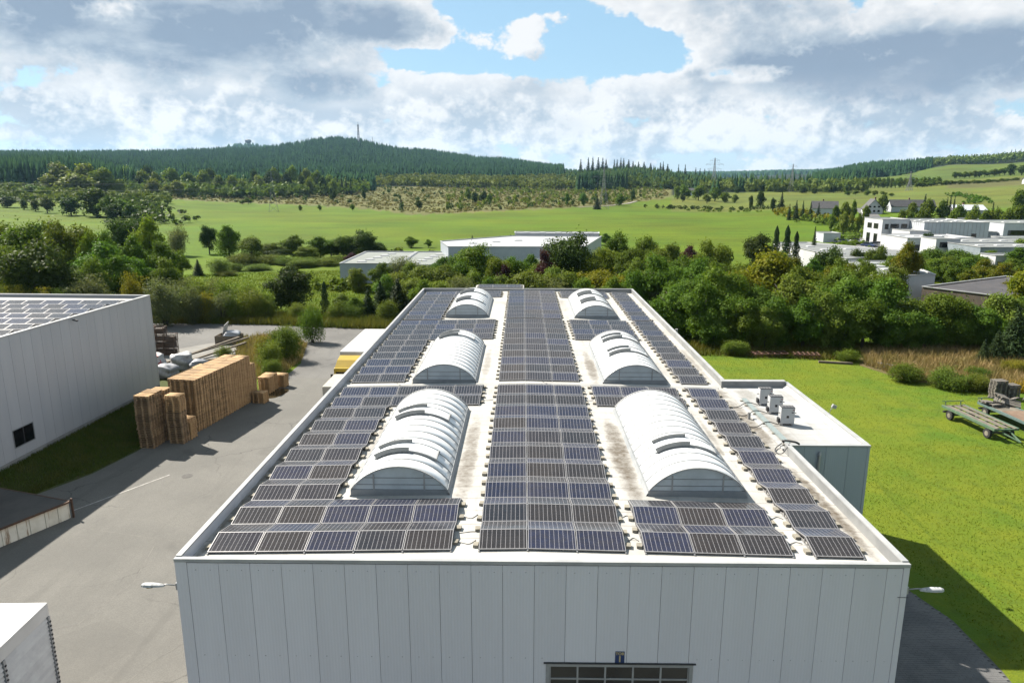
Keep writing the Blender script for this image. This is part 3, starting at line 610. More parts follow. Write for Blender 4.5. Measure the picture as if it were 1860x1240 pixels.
def asphalt_mat(name, c1, c2, spots):
    c1, c2 = tone(c1), tone(c2)
    m = bpy.data.materials.new(name); m.use_nodes = True
    t = m.node_tree; N = NT(t); b = t.nodes['Principled BSDF']
    b.inputs['Roughness'].default_value = 0.85
    b.inputs['Specular IOR Level'].default_value = 0.3
    pos = N.n('ShaderNodeNewGeometry').outputs['Position']
    col = N.mix(N.ramp(N.noise(pos, 0.16, 6, 0.62), 0.34, 0.66), c1, c2)
    col = N.mix(N.ramp(N.noise(N.vmath('MULTIPLY', pos, (1.0, 0.22, 1.0)), 0.5, 5, 0.6), 0.45, 0.8, 0.0, 0.35), col, tuple(x * 0.72 for x in c1))
    g = N.noise(pos, 22.0, 2, 0.6)
    col = N.mix(N.ramp(g, 0.35, 0.65, 0.0, 0.45), col, tuple(x * 0.60 for x in c1))
    st = N.ramp(N.noise(pos, 0.35, 3, 0.5), 0.64, 0.72, 0.0, spots)
    col = N.mix(st, col, tuple(x * 0.45 for x in c1))
    # patched areas, wheel tracks and hairline cracks
    pa = N.n('ShaderNodeTexVoronoi', voronoi_dimensions='2D'); pa.inputs['Scale'].default_value = 0.11
    N.put(pa.inputs['Vector'], N.vmath('ADD', pos, N.vmath('SCALE', N.n('ShaderNodeTexNoise').outputs['Color'], s=0.0)))
    tint = N.sep(pa.outputs['Color'])[0]
    col = N.mix(N.ramp(tint, 0.55, 0.75, 0.0, 0.22), col, tuple(x * 0.70 for x in c1))
    trk = N.noise(N.vmath('MULTIPLY', pos, (1.0, 0.06, 1.0)), 0.9, 4, 0.55, 2.0, 0.4)
    col = N.mix(N.ramp(trk, 0.56, 0.70, 0.0, 0.32), col, tuple(x * 0.66 for x in c1))
    ck = N.n('ShaderNodeTexVoronoi', voronoi_dimensions='2D', feature='DISTANCE_TO_EDGE'); ck.inputs['Scale'].default_value = 0.16
    wv = N.n('ShaderNodeTexNoise'); wv.inputs['Scale'].default_value = 0.9; wv.inputs['Detail'].default_value = 5
    N.put(wv.inputs['Vector'], pos)
    N.put(ck.inputs['Vector'], N.vmath('ADD', pos, N.vmath('SCALE', wv.outputs['Color'], s=1.6)))
    crack = N.math('MULTIPLY', N.ramp(ck.outputs['Distance'], 0.003, 0.010, 0.65, 0.0), N.ramp(N.noise(pos, 0.12, 3, 0.5), 0.45, 0.6))
    col = N.mix(crack, col, tuple(x * 0.35 for x in c1))
    t.links.new(col, b.inputs['Base Color'])
    bp = N.n('ShaderNodeBump'); bp.inputs['Strength'].default_value = 0.35; bp.inputs['Distance'].default_value = 0.01
    N.put(bp.inputs['Height'], N.noise(pos, 60, 3, 0.7)); t.links.new(bp.outputs[0], b.inputs['Normal'])
    return m
M_ASPHALT = asphalt_mat("asphalt", (0.185, 0.180, 0.165), (0.238, 0.230, 0.209), 0.25)
M_GRAVEL = asphalt_mat("gravel yard", (0.170, 0.165, 0.158), (0.235, 0.228, 0.215), 0.5)
MB().sheet([(-10.6, -30), (14, -30), (14, 20.3), (-10.6, 20.3)], 0.0195).build("forecourt", M_ASPHALT, None, 'structure')
M_ROADFAR = asphalt_mat("village asphalt", (0.19, 0.185, 0.18), (0.23, 0.225, 0.22), 0.2)
MB().sheet([(-60, -30), (-10.6, -30), (-10.6, 62), (-13, 70), (-24.5, 70), (-25.8, 62), (-28.6, 52), (-28.9, 49.6), (-29.8, 45.5), (-31.5, 42), (-36, 38), (-60, 30)], 0.020).build("yard", M_ASPHALT, None, 'structure')
MB().sheet([(-24.5, 66), (-13.5, 66), (-10.6, 60), (-10.6, 90), (-18, 94), (-36, 98), (-60, 99.5), (-60, 80), (-44, 80), (-37, 88), (-31, 92), (-26.5, 84), (-24.6, 76)], 0.012).build("gravel_road", M_GRAVEL, None, 'structure')
MB().sheet([(-60, 72), (-39, 72), (-33, 78), (-36, 89), (-60, 89)], 0.008).build("storage_ground", mat("concrete yard", (0.24, 0.23, 0.21), (0.30, 0.29, 0.265), 0.4, 0.9, 0.2, 30), None, 'structure')

def grass_mat(name, c1, c2, c3, s=1.0):
    c1, c2, c3 = tone(c1), tone(c2), tone(c3)
    m = bpy.data.materials.new(name); m.use_nodes = True
    t = m.node_tree; N = NT(t); b = t.nodes['Principled BSDF']
    b.inputs['Roughness'].default_value = 0.9
    b.inputs['Specular IOR Level'].default_value = 0.15
    pos = N.n('ShaderNodeNewGeometry').outputs['Position']
    col = N.mix(N.ramp(N.noise(pos, 0.22 * s, 6, 0.65), 0.35, 0.65), c1, c2)
    col = N.mix(N.ramp(N.noise(pos, 0.7 * s, 5, 0.7), 0.46, 0.72, 0.0, 0.75), col, c3)
    col = N.mix(N.ramp(N.noise(pos, 0.06 * s, 3, 0.5), 0.40, 0.60, 0.0, 0.5), col, c2)
    col = N.mix(N.ramp(N.noise(N.vmath('MULTIPLY', pos, (1.6, 0.25, 1)), 0.55, 4, 0.6, 2.0, 1.2), 0.55, 0.75, 0.0, 0.5), col, tuple(x * 0.62 for x in c1))
    col = N.mix(N.ramp(N.noise(pos, 12.0, 4, 0.75), 0.40, 0.62, 0.0, 0.24), col, tuple(x * 0.5 for x in c1))
    t.links.new(col, b.inputs['Base Color'])
    bp = N.n('ShaderNodeBump'); bp.inputs['Strength'].default_value = 0.8; bp.inputs['Distance'].default_value = 0.08
    N.put(bp.inputs['Height'], N.noise(pos, 7.0, 5, 0.75)); t.links.new(bp.outputs[0], b.inputs['Normal'])
    return m
M_LAWN = grass_mat("lawn grass", (0.118, 0.222, 0.012), (0.215, 0.262, 0.014), (0.100, 0.165, 0.016))
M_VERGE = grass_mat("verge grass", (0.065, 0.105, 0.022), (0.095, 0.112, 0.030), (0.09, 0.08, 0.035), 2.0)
M_DRYG = grass_mat("rough dry ground", (0.17, 0.14, 0.06), (0.22, 0.17, 0.08), (0.10, 0.12, 0.03), 1.5)
MB().sheet([(11.9, 20), (20.4, 22), (20.4, -5), (70, -5), (75, 60), (62, 84), (40, 82), (22, 84.5), (12.2, 84.5), (12.2, 30)], 0.010).build("lawn", M_LAWN, None, 'structure')
# the verge is a low bank: the storage hall stands about a metre above the yard
BANK_OUT = [(-42, 33), (-36, 38.2), (-31.4, 42), (-29.7, 45.5), (-28.8, 49.7), (-28.5, 52.2), (-28.3, 58), (-28.6, 62.5), (-30, 66)]
BANK_IN = [(-36, 30), (-35.0, 36), (-34.55, 41), (-34.4, 45), (-34.2, 49.4), (-34.05, 53), (-33.85, 58), (-33.6, 62.8), (-33.6, 64.5)]
BANK_Z = [1.0, 1.0, 1.0, 1.0, 1.0, 1.0, 1.0, 1.0, 0.25]
def bank():
    n = 8; v = []; f = []
    for o_, i_, z_ in zip(BANK_OUT, BANK_IN, BANK_Z):
        for k in range(n + 1):
            s = k / n; e = s * s * (3 - 2 * s)
            v.append((o_[0] + (i_[0] - o_[0]) * s, o_[1] + (i_[1] - o_[1]) * s, 0.014 + z_ * e + (0.04 * math.sin(9 * s + o_[1]) if 0 < k < n else 0)))
    m = len(BANK_OUT)
    for j in range(m - 1):
        for k in range(n):
            a = j * (n + 1) + k
            f.append((a, a + n + 1, a + n + 2, a + 1))
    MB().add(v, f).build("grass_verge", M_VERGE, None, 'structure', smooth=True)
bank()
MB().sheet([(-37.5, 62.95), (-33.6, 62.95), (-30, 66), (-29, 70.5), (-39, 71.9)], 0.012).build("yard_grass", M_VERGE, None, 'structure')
MB().sheet([(39, 70), (37, 76), (40, 82.5), (62, 84.2), (64, 66), (52, 66), (45, 66.5)], 0.016).build("rough_ground", M_DRYG, None, 'structure')

# block paving beside the hall, laid in bond
def paving():
    m = mat("paving bed", (0.09, 0.09, 0.09), (0.12, 0.115, 0.11), 3.0, 0.9)
    MB().sheet([(11.9, -8), (18.6, -8), (19.3, 20), (19.9, 26), (19.9, 29.4), (19.2, 31.8), (17.8, 33.2), (11.9, 33.6)], 0.018).build("paved_path", m, None, 'structure')
    base = bpy.data.objects["paved_path"]
    bm = mat("paving block", (0.13, 0.13, 0.132), (0.185, 0.183, 0.18), 0.8, 0.85, 0.2, 40)
    stone = MB().box(-0.121, 0.121, -0.058, 0.058, 0.0, 0.030).mesh("paving_stone", bm)
    edge = [(19.3, 20), (19.9, 26), (19.9, 29.4), (19.2, 31.8), (17.8, 33.2)]
    def lim(y):
        return np.interp(y, [e[1] for e in edge], [e[0] for e in edge])
    cnt = 0; rest = MB()
    for r in range(106):
        y = 32.8 - 0.125 * r
        for c in range(30):
            x = 19.80 - 0.25 * c + (0.125 if r % 2 else 0)
            if x + 0.125 > lim(y) or x < 12.4:
                continue
            # the strip along the lawn edge shows largest
            if x > lim(y) - 0.95 and cnt < 290:
                o = bpy.data.objects.new("paving_stone", stone); o.location = (x, y, 0.019 + rnd.uniform(-0.004, 0.004)); link(o, base); cnt += 1
            else:
                rest.box(x - 0.121, x + 0.121, y - 0.058, y + 0.058, 0.019, 0.049 + rnd.uniform(-0.003, 0.003))
    rest.build("paving_stone_field", bm, base, 'stuff')
paving()

# painted line, manhole, puddle, asphalt seams on the yard
def strip(pts, w, z, name, m, kind='structure'):
    b = MB()
    for a, c in zip(pts[:-1], pts[1:]):
        a = Vector((*a, 0)); c = Vector((*c, 0)); d = (c - a).normalized(); s = Vector((-d.y, d.x, 0)) * w / 2
        b.add([(a + s) + Vector((0, 0, z)), (c + s) + Vector((0, 0, z)), (c - s) + Vector((0, 0, z)), (a - s) + Vector((0, 0, z))], [(0, 3, 2, 1)])
    return b.build(name, m, None, kind)
strip([(-24.3, 45.4), (-27.6, 39.9)], 0.10, 0.0250, "painted_line", mat("worn white paint", (0.62, 0.61, 0.57), (0.36, 0.34, 0.31), 3.0, 0.8))
strip([(-27.0, 38.0), (-19.5, 36.2), (-12.5, 35.2)], 0.05, 0.0245, "asphalt_joint", mat("tar joint", (0.13, 0.12, 0.11), (0.20, 0.19, 0.17), 2.0, 0.8))
strip([(-20.5, 36.0), (-19.6, 32.0), (-20.3, 28.5), (-24.5, 27.0)], 0.05, 0.0255, "asphalt_joint", MATS["tar joint"])
strip([(-12.2, 31.5), (-15.6, 26.0), (-17.2, 20.0), (-17.6, 10)], 0.045, 0.0262, "asphalt_joint", MATS["tar joint"])
strip([(-25.5, 66.4), (-19, 63.5), (-12, 60.8)], 0.12, 0.0235, "asphalt_joint", MATS["tar joint"])
mh = MB()
mh.tube([(-23.0, 45.2, 0.018), (-23.0, 45.2, 0.030)], 0.36, 20)
tag(mh.build("manhole_cover", mat("cast iron", (0.06, 0.058, 0.055), (0.10, 0.095, 0.09), 6, 0.6, 0.3, 30, 0.5)), "round dark iron manhole cover set in the asphalt yard", "manhole cover")
pud = [(-23.6 + (1.0 + 0.18 * math.sin(3 * a)) * math.cos(a), 64.6 + (1.9 + 0.3 * math.sin(2 * a + 1)) * math.sin(a)) for a in np.linspace(0, 2 * math.pi, 28)[:-1]]
MB().sheet(pud, 0.028).build("puddle", mat("puddle water", (0.07, 0.055, 0.03), None, rough=0.06), None, 'structure')

# ------------------------------------------------------------------ the solar hall
WX0, WX1, WY0, WY1 = -10.97, 12.08, 20.2, 77.6
PARAPET = 8.20
RIDGE_X = 0.18
def roof_z(x):
    return 7.985 - 0.0205 * abs(x - RIDGE_X)

def panel_mat(name, c1, c2, groove=0.0, period=0.1):
    c1, c2 = tuple(x * 0.70 for x in c1), tuple(x * 0.70 for x in c2)
    m = bpy.data.materials.new(name); m.use_nodes = True
    t = m.node_tree; N = NT(t); b = t.nodes['Principled BSDF']
    b.inputs['Roughness'].default_value = 0.40
    b.inputs['Metallic'].default_value = 0.0
    pos = N.n('ShaderNodeNewGeometry').outputs['Position']
    rdn = N.n('ShaderNodeObjectInfo').outputs['Random']
    col = N.mix(N.ramp(N.noise(N.vmath('MULTIPLY', pos, (1.0, 1.0, 0.12)), 1.2, 5, 0.6), 0.3, 0.7), c1, c2)
    hs = N.n('ShaderNodeHueSaturation')
    N.put(hs.inputs['Value'], N.math('ADD', 0.97, N.math('MULTIPLY', rdn, 0.06)))
    N.put(hs.inputs['Color'], col)
    streak = N.ramp(N.noise(N.vmath('MULTIPLY', pos, (6.0, 6.0, 0.25)), 1.0, 4, 0.6), 0.58, 0.85, 0.0, 0.13)
    col = N.mix(streak, hs.outputs[0], tuple(x * 0.6 for x in c1))
    t.links.new(col, b.inputs['Base Color'])
    x, y, z = N.sep(pos)
    wv = N.math('SINE', N.math('MULTIPLY', N.math('ADD', x, y), 2 * math.pi / period))
    bp = N.n('ShaderNodeBump'); bp.inputs['Strength'].default_value = 0.25; bp.inputs['Distance'].default_value = 0.004
    N.put(bp.inputs['Height'], wv); t.links.new(bp.outputs[0], b.inputs['Normal'])
    return m
M_CLAD = panel_mat("silver cladding", (0.69, 0.675, 0.71), (0.725, 0.71, 0.745))
M_CLAD2 = panel_mat("blue grey cladding", (0.36, 0.41, 0.45), (0.40, 0.445, 0.485))
M_CLAD3 = panel_mat("grey cladding", (0.40, 0.41, 0.43), (0.435, 0.44, 0.455))
M_JOINT = mat("dark joint", (0.05, 0.05, 0.055), (0.08, 0.08, 0.085), 4, 0.8)
M_TRIM = mat("aluminium trim", (0.50, 0.50, 0.50), (0.60, 0.60, 0.59), 1.5, 0.45, metallic=0.15)
M_COPE = mat("zinc coping", (0.52, 0.53, 0.535), (0.66, 0.665, 0.66), 0.9, 0.42, metallic=0.1)
M_DARKM = mat("dark metal", (0.05, 0.05, 0.055), (0.09, 0.09, 0.095), 6, 0.5, metallic=0.3)
M_ALU = mat("mill aluminium", (0.60, 0.60, 0.61), (0.68, 0.68, 0.69), 5, 0.35, metallic=0.5)

def membrane_mat(name, white, dirt, patches, seam_axis=1, seam=1.05):
    white, dirt = tone(white), tone(dirt)
    m = bpy.data.materials.new(name); m.use_nodes = True
    t = m.node_tree; N = NT(t); b = t.nodes['Principled BSDF']
    b.inputs['Roughness'].default_value = 0.75
    b.inputs['Specular IOR Level'].default_value = 0.3
    pos = N.n('ShaderNodeNewGeometry').outputs['Position']
    xyz = N.sep(pos)
    col = N.mix(N.ramp(N.noise(pos, 0.35, 6, 0.65), 0.38, 0.68), white, tuple(a * 0.72 + d * 0.28 for a, d in zip(white, dirt)))
    col = N.mix(N.ramp(N.noise(N.vmath('MULTIPLY', pos, (2.5, 0.35, 1)), 0.9, 6, 0.7), 0.46, 0.74, 0.0, 0.62), col, tuple(a * 0.45 + d * 0.55 for a, d in zip(white, dirt)))
    # standing dirt where water ponds (elongated patches)
    total = None
    wob = N.math('MULTIPLY', N.math('SUBTRACT', N.noise(pos, 1.3, 5, 0.7), 0.5), 2.4)
    for (cx, cy, rx, ry, k) in patches:
        q = N.math('ADD', N.math('POWER', N.math('ABSOLUTE', N.math('DIVIDE', N.math('SUBTRACT', xyz[0], cx), rx)), 2.0),
                   N.math('POWER', N.math('ABSOLUTE', N.math('DIVIDE', N.math('SUBTRACT', xyz[1], cy), ry)), 2.0))
        s = N.math('MULTIPLY', N.ramp(N.math('ADD', q, wob), 0.05, 1.15, 1.0, 0.0), k)
        total = s if total is None else N.math('MAXIMUM', total, s)
    if total is not None:
        fine = N.ramp(N.noise(pos, 5.0, 5, 0.7), 0.3, 0.7, 0.55, 1.0)
        col = N.mix(N.math('MULTIPLY', total, fine), col, dirt)
    f = N.math('FRACT', N.math('DIVIDE', N.math('ADD', xyz[seam_axis], N.math('MULTIPLY', N.noise(pos, 0.8, 2, 0.5), 0.05)), seam))
    col = N.mix(N.math('MULTIPLY', N.math('LESS_THAN', f, 0.045), 0.42), col, tuple(a * 0.5 for a in dirt))
    t.links.new(col, b.inputs['Base Color'])
    bp = N.n('ShaderNodeBump'); bp.inputs['Strength'].default_value = 0.3; bp.inputs['Distance'].default_value = 0.01
    N.put(bp.inputs['Height'], N.noise(pos, 14, 4, 0.6)); t.links.new(bp.outputs[0], b.inputs['Normal'])
    return m
PATCH = [(-2.35, 29.5, 0.42, 5.6, 0.85), (4.35, 29.8, 0.48, 5.6, 1.0), (-2.35, 46, 0.3, 4.5, 0.55), (4.45, 45.0, 0.38, 4.8, 0.85),
         (4.0, 68, 0.4, 4, 0.3), (11.55, 25.0, 0.28, 4.6, 1.0), (11.55, 34.5, 0.5, 4.2, 0.95), (11.6, 47, 0.2, 5.5, 0.55), (-10.65, 30, 0.22, 11, 0.9),
         (-10.65, 56, 0.2, 16, 0.5), (10.6, 62, 0.3, 9, 0.2), (9.1, 33, 0.18, 2.2, 0.5), (11.4, 39.6, 0.6, 0.9, 0.85), (9.0, 30.5, 0.15, 0.7, 0.7), (-6.9, 31, 0.2, 5, 0.4)]
M_ROOF = membrane_mat("roof membrane", (0.700, 0.690, 0.660), (0.150, 0.118, 0.082), PATCH)
M_ROOF2 = membrane_mat("annex membrane", (0.66, 0.67, 0.68), (0.22, 0.19, 0.14), [(12.6, 35, 0.5, 5, 0.7), (12.9, 39.5, 0.6, 1.3, 0.6)], 1, 0.8)

hall = thing("warehouse", "large silver-clad industrial hall roofed with rows of solar panels, gate marked TOR 1", "warehouse", ((WX0 + WX1) / 2, WY0, 0))
HO = hall.location
def hp(name, m, fn, parent=hall, **kw):
    b = MB(HO); fn(b); return b.build(name, m, parent, **kw)
# backing walls (the joints between panels show this dark layer)
def f_(b):
    b.box(WX0 + 0.06, 0.78, WY0 + 0.06, WY0 + 0.20, 0.0, 7.90)
    b.box(5.58, WX1 - 0.06, WY0 + 0.06, WY0 + 0.20, 0.0, 7.90)
    b.box(0.78, 5.58, WY0 + 0.06, WY0 + 0.20, 4.54, 7.90)
front = hp("front_wall", M_JOINT, f_)
hp("side_wall", M_CLAD, lambda b: b.box(WX0, WX0 + 0.14, WY0 + 0.21, WY1 - 0.14, 0.0, 8.16))
hp("side_wall", M_CLAD, lambda b: b.box(WX1 - 0.14, WX1, WY0 + 0.21, 30.64, 0.0, 8.16))
hp("side_wall", M_CLAD, lambda b: b.box(WX1 - 0.14, WX1, 30.641, 41.13, 0.0, 7.62))
hp("side_wall", M_CLAD, lambda b: b.box(WX1 - 0.14, WX1, 41.131, WY1 - 0.14, 0.0, 8.16))
hp("back_wall", M_CLAD, lambda b: b.box(WX0, WX1, WY1 - 0.13, WY1, 0.0, 8.16))
# front cladding panels, one metre each; the ones above the gate are short
xs = [-10.60] + [-9.60 + k for k in range(22)] + [11.90]
xs[-2] = 11.40
for a, c in zip(xs[:-1], xs[1:]):
    b = MB(HO); p, q = a + 0.006, c - 0.006
    g0, g1 = 0.795, 5.565                        # gate opening
    if q <= g0 or p >= g1:
        b.box(p, q, WY0, WY0 + 0.058, 0.02, 8.02)
    else:
        b.box(p, q, WY0, WY0 + 0.058, 4.58, 8.02)
        if p < g0: b.box(p, g0, WY0, WY0 + 0.058, 0.02, 4.58)
        if q > g1: b.box(g1, q, WY0, WY0 + 0.058, 0.02, 4.58)
    b.build("cladding_panel", M_CLAD, front)
hp("corner_trim", M_CLAD, lambda b: b.box(WX0 - 0.012, -10.605, WY0 - 0.010, WY0 + 0.205, 0.0, 8.05))
hp("corner_trim", M_CLAD, lambda b: b.box(11.905, WX1 + 0.012, WY0 - 0.010, WY0 + 0.205, 0.0, 8.05))
# screws in rows
b = MB(HO)
for zz in (7.78, 4.72):
    for k in range(24):
        for d in (0.27, 0.73):
            x = -10.6 + k + d
            if x > 11.85 or (zz < 5 and 0.7 < x < 5.6):
                continue
            b.tube([(x, WY0 - 0.006, zz + 0.01 * math.sin(k * 3 + d * 5)), (x, WY0 + 0.002, zz)], 0.018, 6)
b.build("screw_heads", M_ALU, front, 'stuff')
# roof deck with a slight pitch either side of the ridge
def f_(b):
    y0, y1 = WY0 + 0.02, WY1 - 0.14
    prof = [(WX0 + 0.14, roof_z(WX0 + 0.14)), (RIDGE_X, roof_z(RIDGE_X)), (WX1 - 0.14, roof_z(WX1 - 0.14))]
    v = []; fcs = []
    for (x, z) in prof:
        v += [(x, y0, z), (x, y1, z), (x, y0, z - 0.2), (x, y1, z - 0.2)]
    for i in (0, 1):
        k = 4 * i
        fcs += [(k, k + 4, k + 5, k + 1), (k + 2, k + 3, k + 7, k + 6), (k, k + 2, k + 6, k + 4), (k + 1, k + 5, k + 7, k + 3)]
    b.add(v, fcs)
roof = hp("roof", M_ROOF, f_)
# front flashing: a white sheet sloping up to the edge
def f_(b):
    for (xa, xb) in ((WX0 + 0.42, RIDGE_X), (RIDGE_X, WX1 - 0.42)):
        za, zb = roof_z(xa), roof_z(xb)
        v = [(xa, WY0 + 0.86, za + 0.006), (xb, WY0 + 0.86, zb + 0.006), (xb, WY0 + 0.06, 8.150), (xa, WY0 + 0.06, 8.150)]
        b.add(v, [(0, 1, 2, 3)])
hp("edge_flashing", mat("white flashing", (0.66, 0.66, 0.65), (0.58, 0.575, 0.555), 1.2, 0.6), f_, roof)
hp("front_coping", M_COPE, lambda b: b.box(WX0 - 0.02, WX1 + 0.02, WY0 - 0.03, WY0 + 0.12, 8.06, 8.172))
def parapet(x0, x1, y0, y1, name="parapet"):
    """upstand with a metal cap"""
    up = hp(name, mat("upstand sheet", (0.30, 0.31, 0.315), (0.40, 0.41, 0.41), 0.8, 0.55), lambda b: b.box(x0 + 0.02, x1 - 0.02, y0 + (0.02 if x1 - x0 > y1 - y0 else 0), y1 - (0.02 if x1 - x0 > y1 - y0 else 0), 7.55, 8.16))
    hp("coping", M_COPE, lambda b: b.box(x0 - 0.015, x1 + 0.015, y0, y1, 8.16, 8.21), up)
parapet(WX0, WX0 + 0.15, WY0 + 0.125, WY1 - 0.20)
parapet(WX1 - 0.17, WX1, WY0 + 0.125, 30.62)
parapet(WX1 - 0.17, WX1, 41.15, WY1 - 0.20)
parapet(WX0, WX1, WY1 - 0.18, WY1 + 0.02)
# low expansion strip across the roof between panel blocks
def f_(b):
    for (xa, xb) in ((-10.6, RIDGE_X), (RIDGE_X, 11.6)):
        za, zb = roof_z(xa) + 0.004, roof_z(xb) + 0.004
        for y in (40.55,):
            b.add([(xa, y, za), (xb, y, zb), (xb, y + 0.24, zb + 0.09), (xa, y + 0.24, za + 0.09), (xb, y + 0.48, zb), (xa, y + 0.48, za)], [(0, 1, 2, 3), (3, 2, 4, 5)])
hp("expansion_strip", mat("strip membrane", (0.66, 0.655, 0.63), (0.58, 0.57, 0.54), 0.8, 0.7), f_, roof)
# gate
gate = hp("gate", M_TRIM, lambda b: (b.box(0.80, 0.92, WY0 - 0.012, WY0 + 0.10, 0.03, 4.42), b.box(5.44, 5.56, WY0 - 0.012, WY0 + 0.10, 0.03, 4.42), b.box(0.80, 5.56, WY0 - 0.014, WY0 + 0.10, 4.421, 4.54)))
hp("drip_edge", M_DARKM, lambda b: b.box(0.72, 5.64, WY0 - 0.05, WY0 + 0.02, 4.541, 4.575), gate)
M_PANE = mat("smoky pane", (0.030, 0.034, 0.034), (0.060, 0.062, 0.055), 0.5, 0.08)
zt = 4.40
for row in range(9):
    z1 = zt - row * 0.485; z0 = z1 - 0.485
    hp("gate_rail", M_TRIM, lambda b: b.box(0.925, 5.435, WY0 + 0.020, WY0 + 0.075, z0 + 0.002, z0 + 0.055), gate)
    for c in range(6):
        x = 0.93 + c * 0.9
        hp("gate_stile", M_TRIM, lambda b: b.box(max(x - 0.03, 0.925), min(x + 0.03, 5.435), WY0 + 0.022, WY0 + 0.073, z0 + 0.056, z1), gate)
        if c < 5:
            hp("gate_pane", M_PANE, lambda b: b.box(x + 0.032, x + 0.868, WY0 + 0.045, WY0 + 0.055, z0 + 0.057, z1 - 0.002), gate)

def lettering(txt, size, m, name="lettering"):
    cu = bpy.data.curves.new("txt", 'FONT'); cu.body = txt; cu.size = size; cu.align_x = 'CENTER'; cu.align_y = 'CENTER'; cu.extrude = 0.002; cu.offset = size * 0.035
    o = bpy.data.objects.new("txt", cu); COL.objects.link(o)
    dg = bpy.context.evaluated_depsgraph_get()
    me = bpy.data.meshes.new_from_object(o.evaluated_get(dg))
    bpy.data.objects.remove(o); bpy.data.curves.remove(cu)
    me.materials.clear(); me.materials.append(m)
    return bpy.data.objects.new(name, me)
sg = thing("gate_sign", "small blue sign reading TOR 1 above the hall gate", "sign", (3.18, WY0 - 0.004, 4.79))
MB().box(-0.15, 0.15, -0.012, 0.004, -0.205, 0.205).build("sign_plate", mat("sign blue", (0.015, 0.055, 0.20), None, rough=0.4), sg)
M_YEL = mat("sign yellow", (0.75, 0.60, 0.30), None, rough=0.5)
for txt, s, z in (("TOR", 0.14, 0.125), ("1", 0.29, -0.075)):
    o = lettering(txt, s, M_YEL); o.rotation_euler = (R(90), 0, 0); o.location = (0, -0.0145, z); link(o, sg)

# wall lamps at the two front corners
def wall_lamp(loc, side, label):
    t = thing("wall_lamp", label, "lamp", loc, 0.0 if side > 0 else math.pi, "lamps on the hall corners")
    MB().box(-0.03, 0.03, -0.05, 0.05, -0.12, 0.12).build("bracket", M_ALU, t)
    MB().tube([(0.02, 0, 0.02), (0.35, 0, 0.05), (0.52, 0, 0.03)], 0.022, 8).build("arm", mat("galvanised tube", (0.42, 0.43, 0.44), None, rough=0.4, metallic=0.5), t, smooth=True)
    MB().tube([(0.0, -0.07, -0.2), (0.02, -0.07, -0.22), (-0.30 if side > 0 else -0.30, -0.07, -0.22)], 0.008, 5).build("cable", M_DARKM, t)
    head = MB()
    prof = [(0.40, 0.045, 0.035), (0.55, 0.085, 0.06), (0.80, 0.115, 0.085), (1.05, 0.105, 0.085), (1.14, 0.055, 0.05)]
    vv = []; ff = []
    for (x, w, h) in prof:
        vv += [(x, -w, -0.01), (x, -w * 0.8, h * 0.7), (x, -w * 0.4, h), (x, w * 0.4, h), (x, w * 0.8, h * 0.7), (x, w, -0.01)]
    for i in range(4):
        for k in range(6):
            ff.append((i * 6 + k, i * 6 + (k + 1) % 6, (i + 1) * 6 + (k + 1) % 6, (i + 1) * 6 + k))
    ff += [tuple(range(6)), tuple(range(24, 30))]
    head.add(vv, ff)
    head.build("lamp_head", mat("weathered lamp housing", (0.62, 0.63, 0.64), (0.22, 0.23, 0.24), 9.0, 0.45, lo=0.5, hi=0.7), t)
    lens = MB(); vv = []; ff = []
    for (x, w, h) in [(0.72, 0.05, -0.02), (0.80, 0.09, -0.06), (0.95, 0.09, -0.075), (1.06, 0.05, -0.02)]:
        vv += [(x, -w, -0.012), (x, -w * 0.6, h), (x, w * 0.6, h), (x, w, -0.012)]
    for i in range(3):
        for k in range(4):
            ff.append((i * 4 + k, i * 4 + (k + 1) % 4, (i + 1) * 4 + (k + 1) % 4, (i + 1) * 4 + k))
    ff += [(0, 1, 2, 3), (12, 13, 14, 15)]
    lens.add(vv, ff); lens.build("lamp_lens", mat("yellowed lens", (0.45, 0.36, 0.08), None, rough=0.25), t)
wall_lamp((WX0 - 0.035, WY0 + 0.05, 7.18), -1, "grey street-type lamp on the hall corner beside the asphalt yard")
wall_lamp((WX1 + 0.035, WY0 + 0.05, 7.25), 1, "weathered white lamp on the hall corner beside the lawn")

# ------------------------------------------------------------------ rooflights
def poly_mat(name, c, rough, trans):
    c = tone(c)
    m = bpy.data.materials.new(name); m.use_nodes = True
    t = m.node_tree; t.nodes.clear(); N = NT(t)
    out = N.n('ShaderNodeOutputMaterial')
    pos = N.n('ShaderNodeNewGeometry').outputs['Position']
    col = N.mix(N.ramp(N.noise(pos, 1.3, 5, 0.6), 0.35, 0.75), c, tuple(x * 0.84 for x in c))
    col = N.mix(N.ramp(N.noise(N.vmath('MULTIPLY', pos, (0.6, 5.0, 1)), 1.2, 5, 0.65), 0.52, 0.8, 0.0, 0.5), col, tuple(x * q_ for x, q_ in zip(c, (0.66, 0.66, 0.62))))
    b = N.n('ShaderNodeBsdfPrincipled'); b.inputs['Roughness'].default_value = rough
    b.inputs['Specular IOR Level'].default_value = 0.45
    t.links.new(col, b.inputs['Base Color'])
    tr = N.n('ShaderNodeBsdfTranslucent'); t.links.new(col, tr.inputs[0])
    mx = N.n('ShaderNodeMixShader'); mx.inputs[0].default_value = trans
    t.links.new(b.outputs[0], mx.inputs[1]); t.links.new(tr.outputs[0], mx.inputs[2]); t.links.new(mx.outputs[0], out.inputs[0])
    return m
M_POLY = poly_mat("opal polycarbonate", (1.36, 1.40, 1.43), 0.28, 0.08)
M_POLYE = poly_mat("end polycarbonate", (1.05, 1.13, 1.18), 0.35, 0.22)
M_RIB = mat("grey rib", (0.30, 0.31, 0.315), (0.36, 0.37, 0.375), 5, 0.5)
M_DEFL = mat("vent deflector", (0.36, 0.365, 0.365), (0.43, 0.435, 0.43), 3, 0.55)
